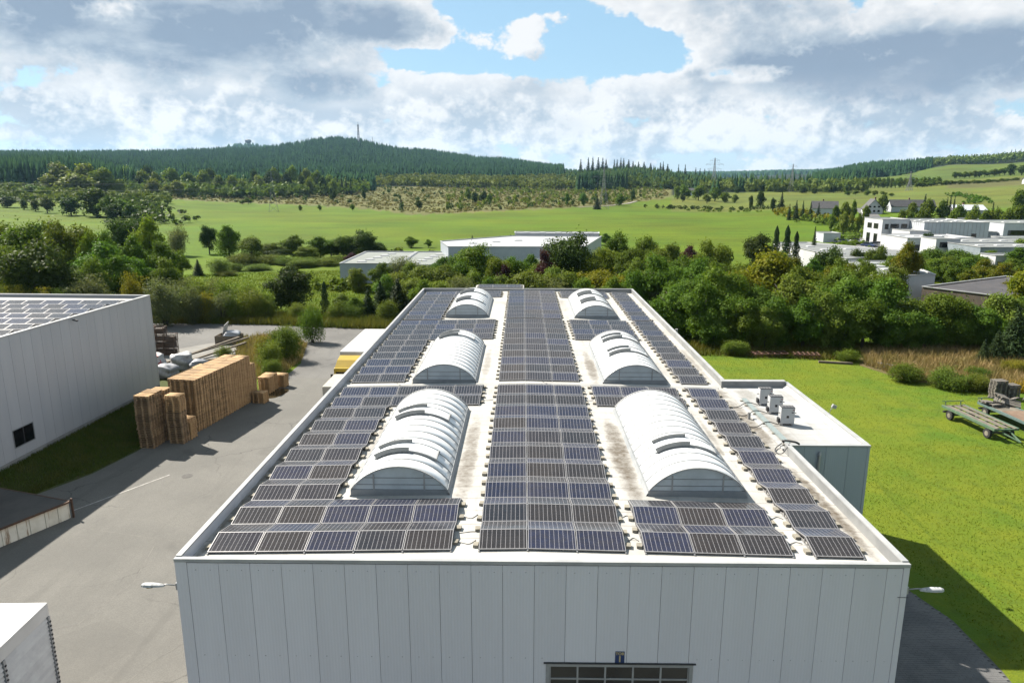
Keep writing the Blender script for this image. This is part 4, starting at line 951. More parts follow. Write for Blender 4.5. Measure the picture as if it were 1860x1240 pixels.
M_CURB = mat("rooflight curb", (0.34, 0.365, 0.385), (0.42, 0.44, 0.455), 1.2, 0.5)

def rooflight(xc, y0, y1, zb, vents, label):
    W = 3.78; rise = 0.92; hw = W / 2 - 0.06; L = y1 - y0; curb = 0.20
    rad = (hw * hw + rise * rise) / (2 * rise); a0 = math.asin(hw / rad)
    def P(u, off=0.0):                       # u in -1..1 across the arch
        a = u * a0
        return ((rad + off) * math.sin(a), curb + rise - rad + (rad + off) * math.cos(a))
    t = thing("barrel_rooflight", label, "rooflight", (xc, y0, zb), 0.0, "vaulted rooflights on the hall")
    MB().box(-W / 2, W / 2, 0, 0.08, -0.15, curb).box(-W / 2, W / 2, L - 0.08, L, -0.15, curb).box(-W / 2, -W / 2 + 0.08, 0.081, L - 0.081, -0.15, curb).box(W / 2 - 0.08, W / 2, 0.081, L - 0.081, -0.15, curb).build("curb", M_CURB, t)
    # flashing skirt
    for (xa, xb, ya, yb) in ((-W / 2 - 0.10, -W / 2 - 0.002, -0.02, L + 0.02), (W / 2 + 0.002, W / 2 + 0.10, -0.02, L + 0.02)):
        MB().add([(xa, ya, -0.02), (xb, ya, 0.14), (xb, yb, 0.14), (xa, yb, -0.02)] if xa < 0 else [(xa, ya, 0.14), (xb, ya, -0.02), (xb, yb, -0.02), (xa, yb, 0.14)], [(0, 1, 2, 3)]).build("skirt", M_CURB, t)
    n = max(8, round(L / 0.80)); st = L / n; seg = 20
    def arch(ya, yb, u0, u1, off, th, sg=seg):
        bmb = MB(); vv = []; ff = []
        for k in range(sg + 1):
            u = u0 + (u1 - u0) * k / sg
            xo, zo = P(u, off + th); xi, zi = P(u, off)
            vv += [(xo, ya, zo), (xo, yb, zo), (xi, yb, zi), (xi, ya, zi)]
        for k in range(sg):
            p = 4 * k; q = p + 4
            ff += [(p, q, q + 1, p + 1), (p + 1, q + 1, q + 2, p + 2), (p + 2, q + 2, q + 3, p + 3), (p + 3, q + 3, q, p)]
        ff += [(0, 1, 2, 3), (4 * sg + 3, 4 * sg + 2, 4 * sg + 1, 4 * sg)]
        return bmb.add(vv, ff)
    sheet_me = arch(0.004, st - 0.004, -1, 1, 0.0, 0.018).mesh("glazing_sheet", M_POLY, True)
    rib_me = arch(-0.011, 0.011, -1, 1, 0.019, 0.018).mesh("rib", M_RIB, False)
    for k in range(n):
        o = bpy.data.objects.new("glazing_sheet", sheet_me); o.location = (0, k * st, 0); link(o, t)
    for k in range(1, n):
        o = bpy.data.objects.new("rib", rib_me); o.location = (0, k * st, 0); link(o, t)
    for yy in (0.0, L):
        o = arch(yy - 0.05 if yy else -0.05, 0.04 if not yy else L + 0.05, -1, 1, 0.02, 0.035).build("end_arch", M_TRIM, t)
    # glazed ends: three boards and two posts
    for yy, d in ((0.03, 1), (L - 0.05, -1)):
        zs = [curb, curb + 0.20, curb + 0.48, curb + rise]
        for zi, zj in zip(zs[:-1], zs[1:]):
            vv = []; ff = []; ks = 14
            def half(z):
                c = (z - (curb + rise - rad)) / rad
                return rad * math.sin(math.acos(min(1, max(-1, c))))
            pl = []
            for k in range(ks + 1):
                z = zi + 0.006 + (zj - zi - 0.012) * k / ks
                pl.append((half(z) - 0.01, z))
            poly = pl + [(-x, z) for x, z in reversed(pl)]
            m_ = len(poly)
            bb = MB()
            bb.add([(x, yy, z) for x, z in poly] + [(x, yy + 0.02, z) for x, z in poly], [tuple(range(m_)), tuple(reversed(range(m_, 2 * m_)))] + [(i, (i + 1) % m_, m_ + (i + 1) % m_, m_ + i) for i in range(m_)])
            bb.build("end_board", M_POLYE, t)
        for z in zs[1:3]:
            MB().box(-half(z) + 0.02, half(z) - 0.02, yy - 0.012, yy - 0.002, z - 0.012, z + 0.012).build("end_rail", M_RIB, t)
        for x in (-0.98, 0.98):
            MB().box(x - 0.03, x + 0.03, yy - 0.03, yy - 0.013, curb, P(x / hw * 0.98)[1] - 0.02).build("end_post", M_TRIM, t)
    for (yv) in vents:
        ya, yb = yv - 0.46, yv + 0.46
        fl = arch(ya + 0.02, yb - 0.02, -0.60, 0.62, 0.045, 0.05).build("vent_flap", M_POLY, t)
        for y in (ya, yb):
            arch(y - 0.025, y + 0.025, -0.56, 0.08, 0.04, 0.21).build("deflector", M_DEFL, t)
            arch(y - 0.02, y + 0.02, 0.083, 0.64, 0.03, 0.085).build("flap_frame", M_TRIM, t)
        MB().box(P(0.62)[0] - 0.02, P(0.62)[0] + 0.05, ya, yb, P(0.62)[1] + 0.0, P(0.62)[1] + 0.12).build("hinge_rail", M_TRIM, t)
    return t
zr = 7.97
rooflight(-4.76, 25.5, 35.9, 7.93, [1.95, 6.75], "long vaulted rooflight with two vents at the gate end, yard side of the central panels")
rooflight(6.78, 25.6, 36.0, 7.90, [2.75], "long vaulted rooflight with a single vent at the gate end, lawn side")
rooflight(-4.72, 41.1, 51.2, 7.93, [8.6], "middle vaulted rooflight with one vent at its far end, yard side of central panels")
rooflight(6.80, 41.2, 51.2, 7.90, [3.9, 7.9], "middle vaulted rooflight with two vents, lawn side of the central panels")
rooflight(-4.98, 62.3, 72.2, 7.93, [3.2, 7.6], "far vaulted rooflight with two vents nearest the back parapet, yard side")
rooflight(6.55, 62.0, 72.0, 7.90, [3.0, 7.0], "far vaulted rooflight with two vents nearest the back parapet, lawn side")

# ------------------------------------------------------------------ solar panels
def solar_glass():
    m = bpy.data.materials.new("solar cells"); m.use_nodes = True
    t = m.node_tree; N = NT(t); b = t.nodes['Principled BSDF']
    co = N.n('ShaderNodeTexCoord').outputs['Object']
    x, y, z = N.sep(co)
    rdn = N.n('ShaderNodeObjectInfo').outputs['Random']
    cr = N.n('ShaderNodeValToRGB'); t.links.new(rdn, cr.inputs[0])
    e = cr.color_ramp.elements
    cr.color_ramp.interpolation = 'CONSTANT'
    cols = [(0.0, (0.005, 0.007, 0.024)), (0.22, (0.007, 0.006, 0.010)), (0.42, (0.011, 0.008, 0.007)), (0.58, (0.005, 0.006, 0.010)), (0.72, (0.009, 0.007, 0.007)), (0.88, (0.006, 0.009, 0.030))]
    e[0].color = (*cols[0][1], 1); e[1].position = cols[1][0]; e[1].color = (*cols[1][1], 1)
    for p, c in cols[2:]:
        q = e.new(p); q.color = (*c, 1)
    cell = N.mix(N.ramp(N.noise(co, 4.0, 3, 0.5), 0.3, 0.7, 0.0, 0.5), cr.outputs[0], (0.008, 0.007, 0.009))
    fx = N.math('FRACT', N.math('ADD', N.math('DIVIDE', x, 0.154), 0.5))
    lx = N.math('GREATER_THAN', N.math('ABSOLUTE', N.math('SUBTRACT', fx, 0.5)), 0.478)
    fy = N.math('FRACT', N.math('ADD', N.math('DIVIDE', y, 0.154), 0.5))
    ly = N.math('MULTIPLY', N.math('GREATER_THAN', N.math('ABSOLUTE', N.math('SUBTRACT', fy, 0.5)), 0.487), 0.08)
    fb = N.math('FRACT', N.math('DIVIDE', N.math('ADD', x, 0.0385), 0.077))
    lb = N.math('MULTIPLY', N.math('LESS_THAN', fb, 0.05), 0.03)
    msk = N.math('MAXIMUM', N.math('MAXIMUM', lx, ly), lb)
    col = N.mix(msk, cell, (0.34, 0.33, 0.345))
    # thin dust film
    dust = N.ramp(N.noise(N.n('ShaderNodeNewGeometry').outputs['Position'], 1.5, 4, 0.6), 0.3, 0.8, 0.01, 0.045)
    col = N.mix(dust, col, (0.26, 0.24, 0.22))
    t.links.new(col, b.inputs['Base Color'])
    b.inputs['Roughness'].default_value = 0.14
    b.inputs['IOR'].default_value = 1.5
    b.inputs['Sheen Weight'].default_value = 0.11          # dusty sheen put in to stand for sky reflection at low angles
    b.inputs['Sheen Roughness'].default_value = 0.35
    return m
M_CELL = solar_glass()
M_FRAME = mat("anodised frame", (0.54, 0.53, 0.54), (0.62, 0.61, 0.62), 4, 0.4, metallic=0.35)
M_BALL = mat("ballast block", (0.34, 0.31, 0.25), (0.42, 0.385, 0.31), 5, 0.85, rand=0.12)
PW, PD, TILT = 1.585, 0.976, R(12.3)
def frame_mesh():
    b = MB(); w, d, h, k = PW / 2, PD / 2, 0.035, 0.019
    b.box(-w, w, -d, -d + k, -h, 0.003); b.box(-w, w, d - k, d, -h, 0.003)
    b.box(-w, -w + k, -d + k, d - k, -h, 0.003); b.box(w - k, w, -d + k, d - k, -h, 0.003)
    return b.mesh("panel_frame", M_FRAME)
FRAME = frame_mesh()
GLASS = MB().box(-PW / 2 + 0.0195, PW / 2 - 0.0195, -PD / 2 + 0.0195, PD / 2 - 0.0195, -0.012, 0.0).mesh("cell_glass", M_CELL)
BALLAST = MB().box(-0.085, 0.085, -0.12, 0.12, 0.0, 0.10).mesh("ballast_box", M_BALL)
RAIL = None
def solar_row(x0, y0, n, zfun, label, group, pitch=1.62, both=True, skew=0.0):
    """one tent-shaped row: panels leaning both ways on a common rail, ballast at the ends"""
    L = n * pitch
    xm = x0 + L / 2
    zc = zfun(xm)
    t = thing("solar_panel_row", label, "solar panels", (xm, y0, zc), 0.0, group)
    dep = PD * math.cos(TILT); ris = PD * math.sin(TILT); lo = 0.085
    for k in range(n):
        x = x0 + (k + 0.5) * pitch
        dz = zfun(x) - zc
        sl = math.atan((zfun(x + 0.5) - zfun(x - 0.5)))
        for side in ((0, 1) if both else (0,)):
            p = bpy.data.objects.new("panel", FRAME)
            yy = dep / 2 if side == 0 else dep * 1.5 + 0.012
            p.location = (x - xm, yy, dz + lo + ris / 2 + 0.003 * rnd.uniform(-1, 1))
            p.rotation_euler = (TILT if side == 0 else -TILT, -sl + rnd.uniform(-0.002, 0.002), rnd.uniform(-0.0015, 0.0015))
            link(p, t)
            g = bpy.data.objects.new("cell_glass", GLASS); link(g, p)
    # base rails along the roof at the panel joints
    for k in range(n + 1):
        x = x0 + k * pitch
        if k == 0: x += 0.03
        if k == n: x -= 0.03
        dz = zfun(x) - zc
        b = MB(); b.box(x - xm - 0.025, x - xm + 0.025, -0.05, 2 * dep + 0.06, dz + 0.004, dz + 0.05)
        b.bar((x - xm, dep + 0.006, dz + 0.05), (x - xm, dep + 0.006, dz + lo + ris - 0.03), 0.04)
        b.build("base_rail", M_ALU, t)
    for (sx, ex) in ((-1, x0), (1, x0 + L)):
        for yy in (0.42, 1.42):
            o = bpy.data.objects.new("ballast_box", BALLAST)
            x = ex + sx * 0.10 + rnd.uniform(-0.03, 0.03)
            o.location = (x - xm, yy + rnd.uniform(-0.12, 0.12), zfun(x) - zc + 0.002)
            o.rotation_euler = (0, 0, rnd.uniform(-0.15, 0.15)); link(o, t)
        # end bracket: a triangular frame closing the tent
        x = ex - sx * 0.012; dz = zfun(x) - zc
        b = MB()
        b.bar((x - xm, 0.03, dz + 0.045), (x - xm, dep, dz + lo + ris - 0.055), 0.02, 0.03)
        b.bar((x - xm, dep + 0.012, dz + lo + ris - 0.055), (x - xm, 2 * dep, dz + 0.045), 0.02, 0.03)
        b.build("end_bracket", M_DARKM, t)
    return t
blocks = [(21.18, 10), (41.40, 10), (61.35, 8)]
FIELDS = [("yard-side strip", -10.40), ("central strip", -1.43), ("inner lawn-side strip", 4.02), ("lawn-side edge strip", 9.56)]
for fi, (fname, x0) in enumerate(FIELDS):
    cnt = 0
    for bi, (yb, nr) in enumerate(blocks):
        for r in range(nr):
            if fi == 0:
                n = 5 if ((bi == 0 and r in (0, 1, 8, 9)) or (bi == 1 and r >= 6) or (bi == 2 and r >= 6)) else 2
            elif fi == 1:
                n = 3
            elif fi == 2:
                n = 3 if ((bi == 0 and r in (0, 1, 8, 9)) or (bi == 1 and r >= 6) or (bi == 2 and r >= 6)) else 0
            else:
                n = 1
            if not n:
                continue
            xx = x0
            solar_row(xx, yb + r * 1.937, n, roof_z, "%s-panel solar row on the hall's %s, %s row counted from the gate" % (NUM[n], fname, WORDS[cnt]), "solar rows on the hall roof")
            cnt += 1
# loose leads between the strips
def lead(pts, label, r=0.011):
    b = MB(); P_ = []
    pts = [Vector(p) for p in pts]
    for i in range(len(pts) - 1):
        p0 = pts[max(i - 1, 0)]; p1 = pts[i]; p2 = pts[i + 1]; p3 = pts[min(i + 2, len(pts) - 1)]
        for k in range(6):
            s = k / 6
            P_.append(0.5 * ((2 * p1) + (-p0 + p2) * s + (2 * p0 - 5 * p1 + 4 * p2 - p3) * s * s + (-p0 + 3 * p1 - 3 * p2 + p3) * s ** 3))
    P_.append(pts[-1]); b.tube(P_, r, 5)
    o = b.build("roof_cable", M_DARKM, smooth=True)
    return tag(o, label, "cable", "leads on the hall roof")
def rz(x): return roof_z(x) + r_c
r_c = 0.014
for i, (xa, xb, y, sag, what) in enumerate([(-2.15, -1.55, 21.8, 0.15, "first and central panel rows nearest the gate"), (-2.15, -1.55, 22.4, -0.1, "same gap, second from the gate"), (-2.2, -1.6, 23.7, 0.2, "yard-side and central strips, third from gate"),
                                    (3.55, 3.95, 21.9, -0.3, "central and lawn strips by the gate"), (3.55, 3.95, 23.6, -0.25, "central and lawn strips, second from gate"), (9.0, 9.5, 22.0, -0.2, "inner and edge lawn strips by gate"), (9.0, 9.5, 23.8, -0.25, "inner and edge lawn strips, second from gate"),
                                    (-2.2, -1.6, 37.6, 0.05, "yard-side and central strips beyond the first rooflight"), (3.5, 3.95, 37.7, 0.02, "central and lawn strips beyond the first rooflight")]):
    lead([(xa, y, rz(xa)), ((xa * 2 + xb) / 3, y - sag * 0.6, rz(xa)), ((xa + 2 * xb) / 3, y - sag, rz(xb)), (xb, y + 0.1, rz(xb))], "thin black lead on the white roof between %s" % what)
lead([(-7.6, 41.3, rz(-7.6)), (-7.5, 40.95, rz(-7.5) + 0.06), (-7.2, 40.5, rz(-7.2) + 0.06), (-7.3, 40.2, rz(-7.3))], "short black lead crossing the expansion strip on the yard side")
lead([(1.2, 41.4, rz(1.2)), (1.25, 41.0, rz(1.2) + 0.07), (1.5, 40.6, rz(1.5) + 0.06), (1.7, 40.4, rz(1.7))], "short black lead crossing the expansion strip by the central rows")

# small dark support pads on the lawn-side roof edge
for (x, y, w_) in ((11.35, 67.4, "far"), (11.4, 61.4, "near the far block"), (11.3, 48.6, "in the middle block")):
    tag(MB().box(x - 0.09, x + 0.09, y - 0.05, y + 0.05, roof_z(x), roof_z(x) + 0.09).tube([(x, y, roof_z(x) + 0.088), (x, y, roof_z(x) + 0.12)], 0.03, 8).build("roof_outlet", M_DARKM), "small black roof fitting by the lawn-side parapet, %s" % w_, "roof fitting", "roof fittings")

# ------------------------------------------------------------------ annex with the inverters
ann = thing("annex", "blue-grey clad flat-roofed annex on the lawn side of the solar hall", "building", (13.95, 30.7, 0))
AO = ann.location
def ap(name, m, fn, parent=ann, **kw):
    b = MB(AO); fn(b); return b.build(name, m, parent, **kw)
aw = ap("front_wall", M_JOINT, lambda b: b.box(12.10, 15.76, 30.76, 30.9, 0, 7.95))
for (a, c) in ((12.11, 12.87), (12.87, 13.86), (13.86, 14.86), (14.86, 15.72)):
    ap("cladding_panel", M_CLAD2, lambda b: b.box(a + 0.006, c - 0.006, 30.70, 30.757, 0.02, 7.98), aw, bevel=0.004)
ap("corner_trim", M_CLAD2, lambda b: b.box(15.722, 15.84, 30.69, 30.905, 0, 7.99))
ap("side_wall", M_CLAD2, lambda b: b.box(15.72, 15.82, 30.91, 41.0, 0, 8.0))
ap("back_wall", M_CLAD2, lambda b: b.box(12.10, 15.82, 41.01, 41.11, 0, 8.0))
aroof = ap("roof", M_ROOF2, lambda b: b.box(11.95, 15.72, 30.91, 41.0, 7.6, 7.80))
ap("front_coping", M_COPE, lambda b: b.box(12.09, 15.86, 30.66, 30.92, 8.0, 8.06))
ap("edge_upstand", M_ROOF2, lambda b: b.add([(12.1, 30.93, 7.995), (15.5, 30.93, 7.995), (15.5, 31.4, 7.806), (12.1, 31.4, 7.806)], [(0, 1, 2, 3)]), aroof)
ap("edge_upstand", M_ROOF2, lambda b: b.add([(15.72, 30.93, 8.0), (15.72, 41.0, 8.0), (15.40, 41.0, 7.806), (15.40, 31.2, 7.806)], [(0, 1, 2, 3)]), aroof)
ap("side_coping", M_COPE, lambda b: b.box(15.64, 15.88, 30.925, 41.16, 8.005, 8.06))
ap("back_upstand", MATS["upstand sheet"], lambda b: b.box(11.85, 15.70, 40.86, 40.98, 7.7, 8.002))
ap("back_upstand_head", MATS["upstand sheet"], lambda b: b.box(11.85, 15.62, 40.87, 40.97, 8.003, 8.14))
ap("back_coping", M_COPE, lambda b: b.box(11.84, 15.635, 40.82, 41.165, 8.141, 8.19))
def cabinet(x, y, label):
    t = thing("inverter_cabinet", label, "inverter", (x, y, 7.81), R(-3), "inverters on the annex roof")
    wm = mat("white powder coat", (0.74, 0.75, 0.76), (0.68, 0.69, 0.70), 3, 0.4)
    MB().box(-0.34, 0.34, -0.22, 0.22, 0.10, 0.92).build("cabinet_body", wm, t, bevel=0.02)
    MB().box(-0.33, 0.33, -0.21, 0.21, 0.921, 0.945).build("top_grille", M_DARKM, t)
    for k in range(4):
        MB().box(-0.30 + k * 0.155, -0.19 + k * 0.155, -0.17, 0.17, 0.946, 0.955).build("cooling_slot", mat("slot grey", (0.16, 0.16, 0.165), None, rough=0.6), t)
    MB().box(-0.06, 0.06, -0.228, -0.221, 0.40, 0.52).build("display", mat("display black", (0.015, 0.015, 0.017), None, rough=0.2), t)
    MB().box(0.17, 0.27, -0.226, -0.221, 0.66, 0.72).build("name_plate", mat("plate grey", (0.12, 0.12, 0.13), None, rough=0.5), t)
    MB().box(0.22, 0.30, -0.226, -0.221, 0.80, 0.84).build("warning_mark", mat("mark red", (0.35, 0.04, 0.04), None, rough=0.5), t)
    for s in (-1, 1):
        MB().tube([(s * 0.35, -0.05, 0.62), (s * 0.46, -0.05, 0.62)], 0.022, 8).build("carry_handle", M_DARKM, t)
        MB().box(s * 0.26 - 0.04, s * 0.26 + 0.04, -0.2, 0.2, 0.0, 0.10).build("foot", M_ALU, t)
    MB().box(-0.44, -0.345, -0.16, 0.10, 0.12, 0.36).build("switch_box", M_DARKM, t)
cabinet(13.30, 37.5, "white inverter cabinet with dark top farthest from the cable bend, on the annex")
cabinet(13.35, 36.05, "middle one of three white inverter cabinets on the annex roof")
cabinet(13.30, 34.25, "white inverter cabinet casting a clear shadow, closest to the annex front edge")
tray = thing("cable_tray", "long grey-green covered cable tray along the joint between hall and annex", "cable tray", (12.35, 31.3, 7.8))
for k, (ya, yb) in enumerate(((0, 2.95), (2.96, 4.9), (4.91, 6.9))):
    MB().box(-0.11 + 0.02 * k, 0.11 + 0.02 * k, ya, yb, 0.05, 0.15).build("tray_cover", mat("tray cover", (0.30, 0.37, 0.37), (0.36, 0.43, 0.43), 3, 0.5), tray)
for yy in (0.1, 1.6, 3.0, 4.5, 6.0, 6.8):
    MB().box(-0.2, 0.2, yy - 0.06, yy + 0.06, 0.0, 0.049).build("tray_foot", M_BALL, tray)
lead([(12.35, 31.3, 7.9), (12.15, 31.0, 7.98), (11.9, 30.8, 8.24), (12.35, 30.6, 8.25), (12.6, 30.66, 8.12)], "bunch of black cables bending over the hall parapet at the tray end", 0.05)
lead([(12.1, 31.4, 7.88), (11.7, 31.0, 7.82), (11.5, 30.5, 7.80), (11.7, 30.2, 7.86), (12.0, 30.3, 8.24)], "looped black cable at the annex corner of the parapet", 0.025)
for i, (y, xe, w_) in enumerate(((37.4, 12.85, "farthest"), (36.0, 12.9, "middle"), (34.2, 12.85, "nearest the annex front"))):
    lead([(11.3, y - 0.3, roof_z(11.3) + 0.03), (11.7, y - 0.35, 7.80), (12.3, y - 0.1, 7.99), (xe, y - 0.1, 7.86), (xe + 0.05, y, 7.95)], "black cable from panels over the tray to the %s inverter" % w_, 0.022)
tag(MB().tube([(11.75, 35.2, 7.72), (11.75, 35.2, 8.08)], 0.075, 12).tube([(11.75, 35.2, 8.081), (11.75, 35.2, 8.12)], 0.095, 12).build("vent_pipe", mat("vent plastic", (0.45, 0.45, 0.44), None, rough=0.5)), "short grey vent pipe standing on the roof beside the cable tray", "vent pipe")
fl = thing("flood_light", "small floodlight on a bracket at the annex lawn-side roof edge", "lamp", (15.9, 35.2, 8.06))
MB().tube([(-0.05, 0, 0), (0.02, 0, 0.25), (0.12, 0, 0.32)], 0.02, 6).build("bracket", M_ALU, fl)
MB().cbox((0.16, -0.02, 0.40), (0.24, 0.14, 0.18), Matrix.Rotation(R(25), 3, 'Y')).build("lamp_head", mat("lamp shell", (0.55, 0.56, 0.57), None, rough=0.4, metallic=0.3), fl, bevel=0.02)
wm_ = thing("wall_siren", "slim yellow and white pipe fitting on the annex front wall", "siren", (13.58, 30.69, 6.75))
MB().box(-0.03, 0.03, -0.05, 0.0, 0.0, 1.0).build("back_plate", mat("siren yellow", (0.55, 0.48, 0.10), None, rough=0.5), wm_)
MB().tube([(-0.03, -0.10, 0.05), (-0.03, -0.10, 0.85)], 0.05, 10).build("pipe", mat("siren white", (0.65, 0.64, 0.58), None, rough=0.5), wm_)
MB().tube([(-0.03, -0.10, 0.86), (-0.03, -0.10, 1.02)], [0.09, 0.05], 10).build("cap", M_ALU, wm_)
MB().tube([(-0.03, -0.10, 0.30), (-0.12, -0.12, 0.45), (-0.03, -0.13, 0.62)], 0.018, 6).build("coil", M_ALU, wm_)
# panels on a low roof just behind the hall
solar_row(-5.0, 79.5, 3, lambda x: 7.95, "three-panel solar row just beyond the hall's back parapet", "solar rows on the hall roof")
rear = thing("rear_annex", "narrow grey annex carrying panels behind the hall's back parapet", "building", (-2.5, 79.0, 0))
MB().box(-2.8, 2.6, 0.0, 0.12, 0.0, 7.85).build("wall", M_CLAD3, rear)
MB().box(-2.8, 2.6, 2.9, 3.02, 0.0, 7.85).build("wall", M_CLAD3, rear)
MB().box(-2.8, -2.68, 0.121, 2.899, 0.0, 7.85).build("wall", M_CLAD3, rear)
MB().box(2.48, 2.6, 0.121, 2.899, 0.0, 7.85).build("wall", M_CLAD3, rear)
MB().box(-2.85, 2.65, -0.05, 3.07, 7.851, 7.94).build("roof", M_ROOF, rear)

# ------------------------------------------------------------------ storage hall across the yard
sh = thing("storage_hall", "plain grey metal-clad storage hall with solar panels, across the asphalt yard", "building", (-33.63, 62.86, 1.0), R(-2.5))
H2 = 8.72
sw = MB().box(-0.20, -0.06, -40.0, -0.10, 0.36, H2 - 0.1).build("yard_wall", M_JOINT, sh)
WIN = (-17.93, -16.07)
for k in range(28):
    ya, yb = -k * 1.0 - 1.0, -k * 1.0
    zz = [(0.36, H2 - 0.04)]
    if yb > WIN[0] and ya < WIN[1]:
        zz = [(0.36, 1.10), (2.30, H2 - 0.04)]
    for (z0, z1) in zz:
        MB().box(-0.058, 0.0, ya + 0.006, yb - 0.006 - (0.1 if k == 0 else 0), z0, z1).build("cladding_panel", M_CLAD3, sw, bevel=0.004)
MB().box(-0.058, 0.0, -40.0, -28.006, 0.36, H2 - 0.04).build("cladding_panel", M_CLAD3, sw)
wa, wb, wz0, wz1 = WIN[0], WIN[1], 1.10, 2.28
wd = MB().box(-0.05, 0.012, wa - 0.06, wa, wz0 - 0.06, wz1 + 0.06).box(-0.05, 0.012, wb, wb + 0.06, wz0 - 0.06, wz1 + 0.06).box(-0.05, 0.014, wa, wb, wz0 - 0.06, wz0).box(-0.05, 0.014, wa, wb, wz1, wz1 + 0.06).build("window", mat("window frame grey", (0.30, 0.31, 0.32), None, rough=0.5), sh)
mid = (wa + wb) / 2
mat("dark window glass", (0.012, 0.014, 0.016), None, rough=0.05)
for (a_, b_) in ((wa, mid - 0.03), (mid + 0.03, wb)):
    MB().box(-0.04, -0.02, a_ + 0.01, b_ - 0.01, wz0 + 0.005, wz1 - 0.005).build("pane", MATS["dark window glass"], wd)
MB().box(-0.045, 0.008, mid - 0.029, mid + 0.029, wz0 + 0.001, wz1 - 0.001).build("mullion", M_DARKM, wd)
MB().box(-0.22, 0.03, -40.0, 0.0, -1.0, 0.355).build("plinth", mat("pale concrete", (0.40, 0.40, 0.385), (0.31, 0.31, 0.30), 1.5, 0.85), sh)
MB().box(-0.16, 0.02, -0.099, 0.02, 0.36, H2 - 0.03).build("corner_trim", M_CLAD3, sh)
MB().box(-45.0, -0.161, -0.10, 0.0, -1.0, H2 - 0.03).build("back_wall", M_CLAD3, sh)
MB().box(-45.0, -0.21, -40.0, -0.101, H2 - 0.75, H2 - 0.27).build("roof", membrane_mat("storage roof membrane", (0.52, 0.52, 0.53), (0.2, 0.19, 0.18), [], 1, 1.2), sh)
MB().box(-0.24, 0.05, -40.0, 0.04, H2 - 0.029, H2 + 0.03).build("coping", M_COPE, sh)
MB().box(-45.0, -0.241, -0.20, 0.04, H2 - 0.029, H2 + 0.028).build("coping", M_COPE, sh)
cam_ = thing("wall_camera", "small dark camera under the roof edge of the storage hall", "camera", (-34.06, 52.3, 9.42), R(-2.5))
MB().box(0.0, 0.12, -0.04, 0.04, 0.05, 0.12).build("bracket", M_DARKM, cam_)
MB().cbox((0.24, 0.0, 0.06), (0.34, 0.12, 0.12), Matrix.Rotation(R(12), 3, 'Y')).build("camera_body", M_DARKM, cam_, bevel=0.02)
for k in range(9):
    y = 59.3 - k * 2.08
    x1 = -33.63 - 0.043 * (62.86 - y) - 0.75
    solar_row(x1 - 15 * 1.62, y - 0.4, 15, lambda x: H2 + 0.755, "long solar row on the storage hall roof, %s row counted from its far edge" % WORDS[k], "solar rows on the storage hall")

# ------------------------------------------------------------------ pallets
M_PAL = mat("pallet wood", (0.66, 0.42, 0.20), (0.50, 0.31, 0.145), 2.2, 0.85, rand=0.22)
M_PALT = mat("weathered pallet wood", (0.50, 0.33, 0.175), (0.34, 0.225, 0.125), 2.0, 0.88, rand=0.25)
M_PALG = mat("grey pallet wood", (0.30, 0.27, 0.23), (0.20, 0.18, 0.155), 2.2, 0.9, rand=0.2)
def pallet_mb(o=(0, 0, 0), M=None, L=1.2, W=0.8):
    """1.2 x 0.8 pallet, long side along x: deck boards, stringers, blocks, skids"""
    b = MB()
    def bx(x0, x1, y0, y1, z0, z1):
        vv = [Vector((x, y, z)) for z in (z0, z1) for x, y in ((x0, y0), (x1, y0), (x1, y1), (x0, y1))]
        if M is not None: vv = [M @ v for v in vv]
        b.add([v + Vector(o) for v in vv], [(0, 3, 2, 1), (4, 5, 6, 7), (0, 1, 5, 4), (1, 2, 6, 5), (2, 3, 7, 6), (3, 0, 4, 7)])
    for y, w in ((-0.3275, 0.145), (-0.1885, 0.10), (0.0, 0.145), (0.1885, 0.10), (0.3275, 0.145)):
        bx(-L / 2, L / 2, y - w / 2, y + w / 2, 0.122, 0.142)
    for x in (-L / 2 + 0.0725, 0, L / 2 - 0.0725):
        bx(x - 0.0725, x + 0.0725, -W / 2 + 0.001, W / 2 - 0.001, 0.101, 0.1215)
        for y in (-0.35, 0, 0.35):
            bx(x - 0.0725, x + 0.0725, y - 0.05 + (0.001 if y < 0 else -0.001), y + 0.05 - 0.001, 0.0225, 0.1005)
    for y in (-0.35, 0, 0.35):
        bx(-L / 2, L / 2, y - 0.05, y + 0.05, 0.0, 0.022)
    return b
PALLET = pallet_mb().mesh("pallet", M_PAL); PALLET_T = pallet_mb().mesh("pallet", M_PALT); PALLET_G = pallet_mb().mesh("pallet", M_PALG)
def pallet_at(p, rz_, me, label, group):
    o = bpy.data.objects.new("pallet", me); o.location = p; o.rotation_euler = (0, 0, rz_); link(o)
    return tag(o, label, "pallet", group)
class Joined:
    def __init__(self): self.v = []; self.i = []; self.n = 0
    def add(self, me_v, me_f, M):
        self.v.append(me_v @ np.array(M.to_3x3()).T + np.array(M.translation)); self.i.append(me_f + self.n); self.n += len(me_v)
pv = np.array([v[:] for v in pallet_mb().v]); pf = np.array(pallet_mb().f)
def joined_pallets(spots, name, m, label, cat):
    J = Joined()
    for (x, y, z, a) in spots:
        J.add(pv, pf, Matrix.Translation((x, y, z)) @ Matrix.Rotation(a, 4, 'Z'))
    me = np_mesh(name, np.concatenate(J.v), 4, np.concatenate(J.i).ravel(), m)
    o = bpy.data.objects.new(name, me); link(o, None, 'stuff')
    o['label'] = label; o['category'] = cat
